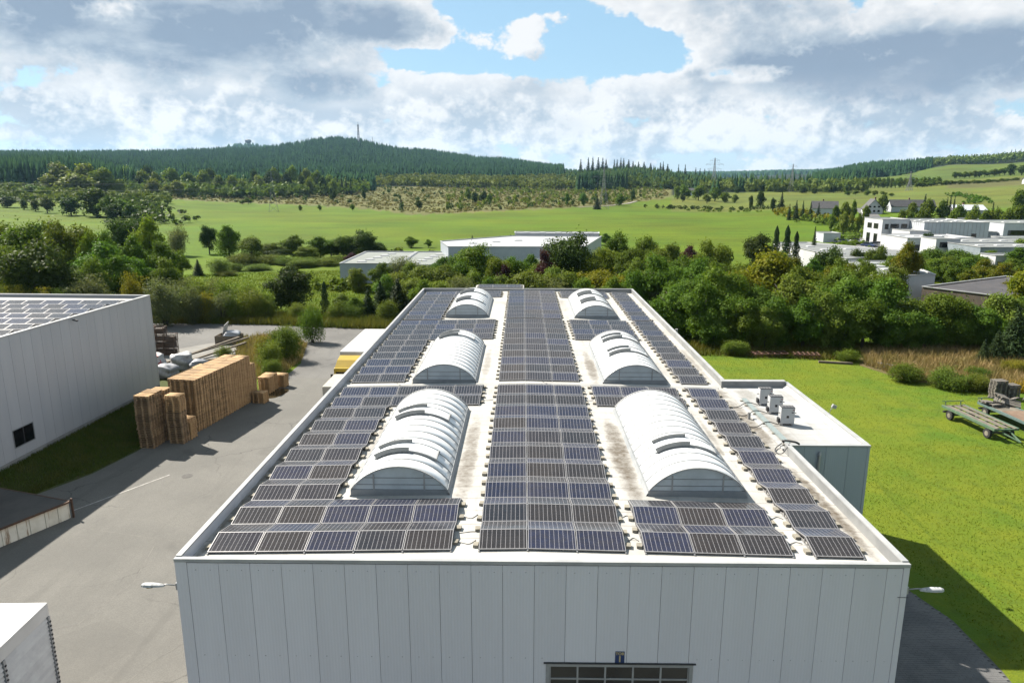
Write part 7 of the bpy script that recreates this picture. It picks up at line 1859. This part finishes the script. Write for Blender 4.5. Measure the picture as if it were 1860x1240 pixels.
def works(name, label, poly, z, wall_m, roof_m, domes=(), wins=(), cope=True, panels=0.0):
    """flat-roofed works building: each wall a part, roof slab, coping, roof domes, windows on the camera-side wall"""
    cx = sum(p[0] for p in poly) / len(poly); cy = sum(p[1] for p in poly) / len(poly)
    t = thing(name, label, "building", (cx, cy, 0)); P = [Vector((p[0] - cx, p[1] - cy, 0)) for p in poly]; n = len(P)
    for i in range(n):
        a, c = P[i], P[(i + 1) % n]; d = (c - a).normalized(); s = Vector((d.y, -d.x, 0))
        w = MB().prism([(a + s * 0.0)[:2], c[:2], (c - s * 0.25 - d * 0.25)[:2], (a - s * 0.25 + d * 0.25)[:2]], 0, z).build("wall", wall_m, t)
        if panels:
            k = int((c - a).length / panels)
            for j in range(1, k):
                q = a + d * j * panels
                MB().prism([(q - d * 0.06)[:2], (q - d * 0.06 + s * 0.04)[:2], (q + d * 0.06 + s * 0.04)[:2], (q + d * 0.06)[:2]], 0.1, z - 0.1).build("wall_rib", M_TRIM, w)
    cxy = Vector((0, 0, 0))
    inner = [p - (p.normalized() * 0.3) for p in P]
    rf = MB().prism([p[:2] for p in inner], z - 0.4, z - 0.12).build("roof", roof_m, t)
    if cope:
        for i in range(n):
            a, c = P[i], P[(i + 1) % n]
            MB().bar((a.x, a.y, z + 0.04), (c.x, c.y, z + 0.04), 0.26, 0.10).build("coping", M_COPE, t)
    for (x, y) in domes:
        b = MB(); v = []; f = []; rw, rd = 0.9, 0.6
        for k, (s_, h) in enumerate(((1.0, 0.0), (0.95, 0.10), (0.7, 0.20), (0.3, 0.25))):
            v += [(x - cx - rw * s_, y - cy - rd * s_, z - 0.11 + h), (x - cx + rw * s_, y - cy - rd * s_, z - 0.11 + h), (x - cx + rw * s_, y - cy + rd * s_, z - 0.11 + h), (x - cx - rw * s_, y - cy + rd * s_, z - 0.11 + h)]
        for k in range(3):
            for j in range(4): f.append((k * 4 + j, k * 4 + (j + 1) % 4, k * 4 + 4 + (j + 1) % 4, k * 4 + 4 + j))
        f += [(12, 13, 14, 15), (3, 2, 1, 0)]
        b.add(v, f).build("roof_dome", M_DOME, rf)
    for (edge, s0, s1, z0, z1, mm) in wins:
        a, c = P[edge], P[(edge + 1) % n]; d = (c - a); s = Vector((d.y, -d.x, 0)).normalized()
        if s.y > 0 and abs(s.y) > abs(s.x): s = s
        q0 = a + d * s0; q1 = a + d * s1
        fr = MB().prism([(q0 - s * 0.05)[:2], (q1 - s * 0.05)[:2], (q1 + s * 0.05)[:2], (q0 + s * 0.05)[:2]], z0, z1).build("window", mat("dark frame", (0.10, 0.105, 0.11), None, rough=0.5), t)
        e0 = q0 + (q1 - q0) * 0.06; e1 = q1 - (q1 - q0) * 0.06
        MB().prism([(e0 + s * 0.052)[:2], (e1 + s * 0.052)[:2], (e1 + s * 0.065)[:2], (e0 + s * 0.065)[:2]], z0 + 0.12, z1 - 0.12).build("pane", mm or M_WIN, fr)
    return t
def rect(x0, x1, y0, y1): return [(x0, y0), (x1, y0), (x1, y1), (x0, y1)]
works("factory_hall", "long white ribbed factory hall with roof domes behind the works road", rect(120.8, 140.2, 218, 240.5), 7.5, M_LG, M_GR, [(124 + 4.2 * i, 223 + 5 * j) for i in range(4) for j in range(3)], [(0, 0.20, 0.28, 1.2, 4.0, None), (0, 0.74, 0.82, 1.0, 4.2, None)], True, 1.2)
works("office_building", "white cubic two-storey office beside the factory hall", rect(112.2, 120.6, 226, 238), 8.0, M_WW, M_GR, [], [(0, 0.10, 0.24, 4.9, 6.6, None), (0, 0.30, 0.62, 4.9, 6.6, None), (0, 0.70, 0.92, 4.9, 6.6, None), (0, 0.14, 0.24, 0.4, 3.4, None), (0, 0.34, 0.44, 0.4, 3.4, None), (3, 0.2, 0.45, 4.9, 6.6, None), (3, 0.55, 0.8, 4.9, 6.6, None), (3, 0.2, 0.4, 0.4, 3.4, None), (3, 0.6, 0.8, 0.4, 3.4, None)])
works("gate_building", "white single-storey block with grey gate joined to the office front", rect(114.6, 120.6, 214, 225.8), 5.2, M_WW, M_GR, [], [(0, 0.35, 0.80, 0.1, 3.6, M_TRIM)])
works("long_workshop", "low workshop with bright white roof in front of the factory hall", rect(105.6, 124.5, 198, 212.6), 4.4, M_WW, M_WR, [(108 + 4 * i, 206) for i in range(4)], [(0, 0.05, 0.2, 1.0, 2.6, None)])
works("corner_office", "small white two-storey office with dark window bands by the round tree", rect(103.2, 109.2, 180, 187), 5.6, M_WW, M_GR, [], [(0, 0.15, 0.52, 3.4, 4.8, None), (0, 0.58, 0.92, 3.4, 4.8, None), (0, 0.15, 0.5, 0.6, 2.0, None), (0, 0.55, 0.9, 0.6, 2.0, None)])
works("grey_workshop", "blue-grey workshop with grey roof right of the small white office", rect(105.5, 124, 166, 179), 4.8, M_BG, M_GR, [(109 + 4.5 * i, 172) for i in range(3)], [(0, 0.38, 0.58, 0.1, 2.6, M_WR)])
works("rear_workshop", "wide workshop with grey roof behind the blue-grey workshop", rect(110, 140, 180, 196), 4.6, M_BG, M_GR, [(115 + 5 * i, 188) for i in range(5)])
works("east_factory", "light factory block with glazed band beyond the white factory hall", rect(144.6, 172, 218, 236), 7.3, M_LG, M_GR2, [(150 + 5 * i, 226) for i in range(4)], [(0, 0.05, 0.45, 3.6, 5.2, None), (0, 0.5, 0.95, 3.6, 5.2, None)])
works("link_canopy", "low flat link building between the two factory halls", rect(140.6, 144.2, 220, 232), 4.6, M_BG, M_GR)
works("kiosk_building", "small white building with yellow window frame among the works trees", rect(100.6, 106.5, 152.8, 158), 4.2, M_WW, M_GR, [], [(0, 0.08, 0.22, 0.6, 3.0, mat("yellow pane", (0.5, 0.33, 0.08), None, rough=0.4)), (0, 0.35, 0.5, 1.0, 2.8, None), (3, 0.3, 0.7, 1.0, 2.8, None)])
works("slate_roofed_shed", "long low shed under a wide dark slate roof among the trees", [(61, 108.5), (67.5, 98.5), (88, 108), (82, 121)], 4.0, M_BRW, M_BR, [], [], True)
works("domed_workshop", "workshop with green-grey roof and white roof domes, in front of the long white hall", [(55.5, 113), (66.5, 115), (71, 135), (60.5, 135)], 5.0, M_WW, M_GR2, [(61.5, 118), (62.5, 122.5), (63.5, 127), (64.6, 131.4), (66.0, 119), (67.2, 124)])
works("long_white_hall", "long hall with white walls and grey roof beside the hedge bank", [(63.0, 139), (86, 150), (70, 177), (61.5, 176)], 5.0, M_WW, M_GR, [(66.5, 150), (66.5, 158), (66.5, 166), (72, 152), (75, 150.5), (72.5, 160)])
works("white_roofed_hall", "wide low hall with bright white roof behind the trees at the hall's back", [(-15.6, 149), (12.9, 149), (19.5, 178), (-2, 180), (-18.8, 163)], 6.3, M_PB, M_WR, [(-11, 158), (-1, 166), (6, 170), (-6, 162)], [])
works("white_roof_ridge", "narrow raised roof strip with domes at the back of the white-roofed hall", [(-2, 180.5), (19, 178.6), (19.5, 184), (-2, 186)], 6.9, M_WW, M_WR, [(1, 183), (5, 182.6), (9, 182.3), (13, 182), (17, 181.6)])
works("grey_flat_workshop", "grey flat-roofed workshop with a row of domes next to the near meadow", rect(-36, -24.5, 139, 163), 3.9, M_PB, M_GR2, [(-32.5 + 0.8 * i, 143 + 4.0 * i) for i in range(5)], [])
works("middle_workshop", "grey flat-roofed workshop with domes beside the white-roofed hall", rect(-23.8, -16.2, 135, 161), 4.1, M_PB, M_GR2, [(-21 + 0.7 * i, 139 + 4.2 * i) for i in range(5)], [])
works("small_grey_workshop", "small grey flat-roofed workshop half hidden by the purple tree", rect(1.5, 14, 136, 146), 4.1, M_PB, M_GR2, [(5, 139), (8, 141)], [])
works("hillside_garage", "grey concrete garage in the bank beside the works road", rect(98.5, 104, 236, 243), 3.0, M_LG, M_GR)

def house(name, x, y, w, d, hw, hr, a, wm, rm, label, panel=False):
    z = float(terrain_z(x, y)) - 0.2
    t = thing(name, label, "house", (x, y, z), a)
    b = MB(); b.add([(-w / 2, -d / 2, 0), (w / 2, -d / 2, 0), (w / 2, -d / 2, hw), (0, -d / 2, hw + hr - 0.15), (-w / 2, -d / 2, hw), (-w / 2, d / 2, 0), (w / 2, d / 2, 0), (w / 2, d / 2, hw), (0, d / 2, hw + hr - 0.15), (-w / 2, d / 2, hw)],
                      [(0, 1, 2, 3, 4), (9, 8, 7, 6, 5), (0, 5, 6, 1), (1, 6, 7, 2), (4, 9, 5, 0)])
    b.build("wall", wm, t)
    rf = None
    for s in (-1, 1):
        k = 1.08
        o = MB().add([(0, -d / 2 - 0.5, hw + hr), (0, d / 2 + 0.5, hw + hr), (s * w / 2 * k, d / 2 + 0.5, hw - hr * (k - 1)), (s * w / 2 * k, -d / 2 - 0.5, hw - hr * (k - 1)),
                      (0, -d / 2 - 0.5, hw + hr - 0.14), (0, d / 2 + 0.5, hw + hr - 0.14), (s * w / 2 * k, d / 2 + 0.5, hw - hr * (k - 1) - 0.14), (s * w / 2 * k, -d / 2 - 0.5, hw - hr * (k - 1) - 0.14)],
                     [(0, 1, 2, 3), (4, 7, 6, 5), (0, 3, 7, 4), (1, 5, 6, 2), (2, 6, 7, 3)]).build("roof_side", rm, t)
        rf = o
    MB().box(w * 0.12, w * 0.12 + 0.7, 0.4, 1.1, hw + hr * 0.5, hw + hr + 0.9).build("chimney", mat("chimney brick", (0.22, 0.12, 0.09), None, rough=0.9), t)
    for zz in ((1.0, 2.3), (3.4, 4.5)):
        for xx in (-0.26, 0.0, 0.26):
            if zz[1] > hw + 0.8 * hr: continue
            fr = MB().box(w * xx - 0.65, w * xx + 0.65, -d / 2 - 0.04, -d / 2 + 0.02, zz[0], zz[1]).build("window", M_WW, t)
            MB().box(w * xx - 0.55, w * xx + 0.55, -d / 2 - 0.06, -d / 2 - 0.041, zz[0] + 0.1, zz[1] - 0.1).build("pane", M_WIN, fr)
    if panel:
        al = math.atan2(hr, w / 2)
        c = Vector((w / 4, 0, hw + hr / 2 + 0.08))
    return t
M_TILE = mat("dark tile", (0.055, 0.055, 0.062), (0.085, 0.082, 0.086), 1.0, 0.7)
M_TILER = mat("brown tile", (0.16, 0.085, 0.06), (0.11, 0.06, 0.045), 1.0, 0.8)
house("gabled_house", 190, 396, 8.5, 10, 3.0, 5.0, R(-12), M_WW, M_TILE, "white gabled house with steep dark roof at the village edge")
house("grey_house", 168, 405, 9, 13, 3.6, 3.6, R(70), M_LG, M_TILE, "grey-roofed house behind the row of dark firs")
house("barn_house", 214, 402, 9, 22, 3.2, 3.4, R(80), M_LG, M_TILE, "long house with blue-grey roof next to the gabled house")
house("white_villa", 214, 352, 10, 14, 4.2, 2.2, R(85), M_WW, M_LG, "white villa with pale low roof above the factory office")
house("brown_house", 268, 358, 9, 12, 3.4, 3.6, R(60), M_LG, M_TILER, "house with brown tiled roof at the village end")
house("tiled_house", 278, 372, 10, 14, 3.6, 4.0, R(75), M_LG, M_TILE, "dark-roofed house beside the brown-tiled house")
house("farmhouse", 465, 660, 12, 26, 4.0, 3.0, R(80), M_LG, M_GR, "farm building with grey roof in the trees under the avenue")
house("field_barn", 170, 735, 10, 18, 3.5, 3.5, R(78), M_LG, M_TILE, "small dark barn on the far meadow below the wood")
works("bungalow_row", "low flat grey bungalows along the works road", rect(150, 160, 300, 312), 3.4, M_LG, M_GR)

for i, (x, y, w_, d_, h_, wm_, rm_, lab) in enumerate([(146, 262, 9, 7, 4.5, M_WW, M_GR, "small white outbuilding behind the factory hall"), (158, 250, 12, 8, 5.2, M_LG, M_GR2, "light grey store behind the east factory"), (128, 204, 8, 6, 3.6, M_LG, M_GR, "low grey shed beside the long workshop"), (140, 205, 10, 7, 4.2, M_WW, M_GR2, "white store in front of the factory halls"), (150, 202, 9, 9, 4.8, M_LG, M_GR, "grey store next to the white store"),
                                                         (128, 158, 9, 7, 3.8, M_LG, M_GR, "grey store behind the kiosk trees"), (118, 156, 7, 6, 3.6, M_WW, M_GR2, "white garage beside the kiosk"), (176, 290, 10, 8, 5.0, M_WW, M_GR, "white block at the end of the works road"), (190, 300, 9, 8, 4.6, M_LG, M_GR2, "pale workshop under the village gardens"), (165, 232, 8, 14, 5.8, M_WW, M_GR, "white tall store beside the east factory")]):
    works("store_building", lab, rect(x - w_ / 2, x + w_ / 2, y - d_ / 2, y + d_ / 2), h_, wm_, rm_, [], [(0, 0.12, 0.30, 1.0, 2.4, None), (0, 0.40, 0.58, 1.0, 2.4, None), (0, 0.68, 0.88, 0.1, 2.8, M_TRIM)])
# roads out there
def road(name, pts, w, m, lift=0.12):
    P = []
    for a, c in zip(pts[:-1], pts[1:]):
        n = max(2, int(math.hypot(c[0] - a[0], c[1] - a[1]) / 8))
        P += [Vector((a[0] + (c[0] - a[0]) * i / n, a[1] + (c[1] - a[1]) * i / n, 0)) for i in range(n)]
    P.append(Vector((*pts[-1], 0)))
    v = []; f = []
    for i, p in enumerate(P):
        d = (P[min(i + 1, len(P) - 1)] - P[max(i - 1, 0)]).normalized(); s = Vector((-d.y, d.x, 0)) * w / 2
        for q in (p + s, p - s):
            v.append((q.x, q.y, float(terrain_z(q.x, q.y)) + lift))
    f = [(2 * i, 2 * i + 1, 2 * i + 3, 2 * i + 2) for i in range(len(P) - 1)]
    return MB().add(v, f).build(name, m, None, 'structure')
road("works_road", [(82, 160), (92, 190), (104, 222), (122, 256), (160, 330), (182, 380), (205, 440)], 8.5, M_ROADFAR)
MB().sheet([(92, 196), (105, 196), (105, 214), (114, 214), (112, 246), (104, 240)], 0.2).build("works_yard", M_ROADFAR, None, 'structure')
road("field_track", [(100, 640), (85, 590), (62, 548), (40, 530)], 3.5, mat("pale track", (0.34, 0.31, 0.25), (0.28, 0.26, 0.2), 0.3, 0.9), 0.4)
van = thing("delivery_van", "white box van parked on the works road beside the office", "van", (120.5, 251.5, 0.12), R(-30))
MB().box(-1.15, 1.15, -1.6, 3.2, 0.6, 3.0).build("cargo_box", M_WW, van, bevel=0.08)
MB().box(-1.05, 1.05, -3.2, -1.62, 0.6, 2.3).build("cab", M_LG, van, bevel=0.15)
MB().box(-0.95, 0.95, -3.22, -3.15, 1.35, 2.1).build("windscreen", M_WIN, van)
for s in (-1, 1):
    for y in (-2.4, 2.0):
        MB().tube([(s * 0.95 - 0.12, y, 0.42), (s * 0.95 + 0.12, y, 0.42)], 0.42, 14).build("wheel", MATS["tyre rubber"], van)
def car(x, y, a, m, lab):
    t = thing("parked_car", lab, "car", (x, y, float(terrain_z(x, y)) + 0.2), a)
    MB().box(-0.88, 0.88, -2.1, 2.1, 0.3, 0.85).build("car_body", m, t, bevel=0.12)
    MB().add([(-0.82, -1.0, 0.85), (0.82, -1.0, 0.85), (0.82, 1.7, 0.85), (-0.82, 1.7, 0.85), (-0.66, -0.3, 1.42), (0.66, -0.3, 1.42), (0.66, 1.2, 1.42), (-0.66, 1.2, 1.42)], [(0, 3, 2, 1), (4, 5, 6, 7), (0, 1, 5, 4), (1, 2, 6, 5), (2, 3, 7, 6), (3, 0, 4, 7)]).build("car_cabin", M_WIN, t)
    for s in (-1, 1):
        for yy in (-1.3, 1.3):
            MB().tube([(s * 0.78 - 0.1, yy, 0.32), (s * 0.78 + 0.1, yy, 0.32)], 0.32, 12).build("wheel", MATS["tyre rubber"], t)
car(99.5, 199.5, 0.4, mat("car dark", (0.03, 0.03, 0.035), None, rough=0.3), "black car at the works yard kerb")
car(101.6, 204.0, 0.4, mat("car silver", (0.4, 0.41, 0.43), None, rough=0.3, metallic=0.4), "silver car parked in the works yard")
car(107.8, 232.5, 1.2, M_WW, "white car parked in front of the office")

CM = [mat("car red", (0.28, 0.03, 0.03), None, rough=0.3), mat("car blue", (0.03, 0.06, 0.18), None, rough=0.3), MATS["car silver"], MATS["car dark"], M_WW]
for i, (x, y, cn, ci) in enumerate([(96.5, 203, "red", 0), (104.6, 217.5, "blue", 1), (107.2, 219.0, "silver", 2), (109.8, 220.5, "black", 3), (112.2, 222.0, "white", 4), (103.0, 230.0, "silver estate", 2)]):
    car(x, y, 0.5 + 0.1 * i, CM[ci], "%s car parked between the office and the works road" % cn)
# ------------------------------------------------------------------ pylons and masts
M_STEEL = mat("galvanised lattice", (0.30, 0.31, 0.32), (0.36, 0.37, 0.38), 0.5, 0.5, metallic=0.2)
def pylon(x, y, h, w, label, arms=((0.62, 0.9), (0.78, 1.25), (0.92, 0.75)), a=0.0, th=1.0):
    t = thing("power_pylon", label, "pylon", (x, y, float(terrain_z(x, y)) - 0.2), a, "lattice pylons")
    def half(s): return w / 2 * (1 - s / 0.55 * 0.72) if s < 0.55 else w / 2 * 0.28 * (1 - (s - 0.55) / 0.45 * 0.8)
    lv = [0, 0.16, 0.30, 0.43, 0.55, 0.66, 0.76, 0.86, 1.0]
    for sx in (-1, 1):
        for sy in (-1, 1):
            b = MB()
            for s0, s1 in zip(lv[:-1], lv[1:]):
                b.bar((sx * half(s0), sy * half(s0), s0 * h), (sx * half(s1), sy * half(s1), s1 * h), 0.22 * th)
            b.build("leg", M_STEEL, t)
    for s0, s1 in zip(lv[:-1], lv[1:]):
        b = MB()
        for k in range(4):
            c0 = [(-1, -1), (1, -1), (1, 1), (-1, 1)][k]; c1 = [(-1, -1), (1, -1), (1, 1), (-1, 1)][(k + 1) % 4]
            b.bar((c0[0] * half(s0), c0[1] * half(s0), s0 * h), (c1[0] * half(s1), c1[1] * half(s1), s1 * h), 0.12 * th)
            b.bar((c1[0] * half(s0), c1[1] * half(s0), s0 * h), (c0[0] * half(s1), c0[1] * half(s1), s1 * h), 0.12 * th)
        b.build("bracing", M_STEEL, t)
    for (s, r) in arms:
        b = MB(); L = w * r
        b.bar((-L, 0, s * h), (L, 0, s * h), 0.18 * th)
        for q in (-1, 1):
            b.bar((q * L, 0, s * h), (q * half(s), 0, s * h + 0.07 * h), 0.12 * th)
            for e in (0.95, 0.5):
                b.bar((q * L * e, 0, s * h), (q * L * e, 0, s * h - 0.045 * h), 0.10 * th)
        b.build("cross_arm", M_STEEL, t)
    return t
pylon(-160.7, 463, 26, 6.0, "lattice pylon at the far edge of the green field opposite the storage hall", a=R(20), th=0.6)
pylon(56.8, 511, 28.5, 6.4, "lattice pylon beside the dark spruce at the heath edge", a=R(10), th=0.65)
pylon(229.6, 880, 38, 8.5, "tall wide-armed pylon rising above the skyline in the valley gap", a=R(5), th=1.1, arms=((0.66, 1.0), (0.80, 1.3), (0.92, 0.7)))
pylon(279.1, 760, 29, 6.0, "slim pylon in front of the valley wood", a=R(5), th=0.8)
pylon(369.2, 700, 18, 4.5, "small pylon on the meadow below the avenue", th=1.1)
# conductors sagging between the two field pylons and on across the hedge bank
def wire(a, c, sag, r, label):
    a = Vector(a); c = Vector(c); P = []
    for i in range(25):
        s_ = i / 24; p = a.lerp(c, s_); p.z -= 4 * sag * s_ * (1 - s_); P.append(p)
    o = MB(a).tube(P, r, 4).build("power_line", M_STEEL); o.location = a
    tag(o, label, "power line", "conductors of the pylon line")
for i, (dx, zz) in enumerate(((-5, 16), (5, 16), (-6, 20), (6, 20))):
    wire((-160.7 + dx, 463, zz), (-470 + dx, 400, zz + 6), 5, 0.016, "%s conductor from the storage-hall-side pylon towards the hedge bank" % WORDS[i])
def mast(x, y, h, w, m, label, rings):
    t = thing("radio_mast", label, "mast", (x, y, float(terrain_z(x, y)) - 2), 0)
    for k in range(rings):
        z0, z1 = h * k / rings, h * (k + 1) / rings
        q0, q1 = w * (1 - 0.5 * k / rings), w * (1 - 0.5 * (k + 1) / rings)
        b = MB()
        for sx, sy in ((-1, -1), (1, -1), (1, 1), (-1, 1)):
            b.bar((sx * q0, sy * q0, z0), (sx * q1, sy * q1, z1), w * 0.32)
            b.bar((sx * q0, sy * q0, z0), (-sy * q1, sx * q1, z1), w * 0.2)
        b.build("mast_section", m, t)
        MB().box(-q1 * 1.5, q1 * 1.5, -q1 * 1.5, q1 * 1.5, z1 - 0.6, z1 - 0.1).build("platform", m, t)
    MB().tube([(0, 0, h), (0, 0, h * 1.12)], w * 0.2, 6).build("antenna", m, t)
    return t
M_MAST = mat("dark mast steel", (0.10, 0.10, 0.11), (0.14, 0.13, 0.13), 0.1, 0.6)
mast(-555.2, 2480, 68, 3.0, M_MAST, "tall dark lattice radio mast on top of the spruce hill", 7)
mast(-508.5, 2480, 36, 0.9, M_MAST, "thin small mast beside the radio mast on the hill", 3)
for i, (x, y) in enumerate(((1184.9, 1800), (1193.7, 1800), (1206.9, 1800))):
    mast(x, y, 24, 0.7, M_MAST, "thin pole mast on the grassy ridge, %s of three" % WORDS[i], 3)
tw = thing("lookout_tower", "distant mushroom-topped tower on the blue knoll behind the hill", "tower", (-1613.5, 4300, float(terrain_z(-1613.5, 4300)) + 18), 0)
MB().tube([(0, 0, -20), (0, 0, 24)], 9, 10).build("tower_shaft", M_MAST, tw)
MB().tube([(0, 0, 20), (0, 0, 26), (0, 0, 38), (0, 0, 42)], [9, 18, 18, 8], 12).build("tower_head", M_MAST, tw)

# ------------------------------------------------------------------ haze in the air
hz = MB().box(-9600, 9600, -9600, 9600, -1.5, 420).build("haze", None, None, 'stuff')
hz['label'] = "thin daylight haze in the air over the valley"; hz['category'] = "haze"
hm = bpy.data.materials.new("haze air"); hm.use_nodes = True
hm.node_tree.nodes.clear()
N_ = NT(hm.node_tree)
ho = N_.n('ShaderNodeOutputMaterial'); pv_ = N_.n('ShaderNodeVolumePrincipled')
pv_.inputs['Color'].default_value = (0.42, 0.70, 1.0, 1)
pv_.inputs['Density'].default_value = 0.000032
pv_.inputs['Anisotropy'].default_value = 0.2
hm.node_tree.links.new(pv_.outputs[0], ho.inputs['Volume'])
hz.data.materials.append(hm)
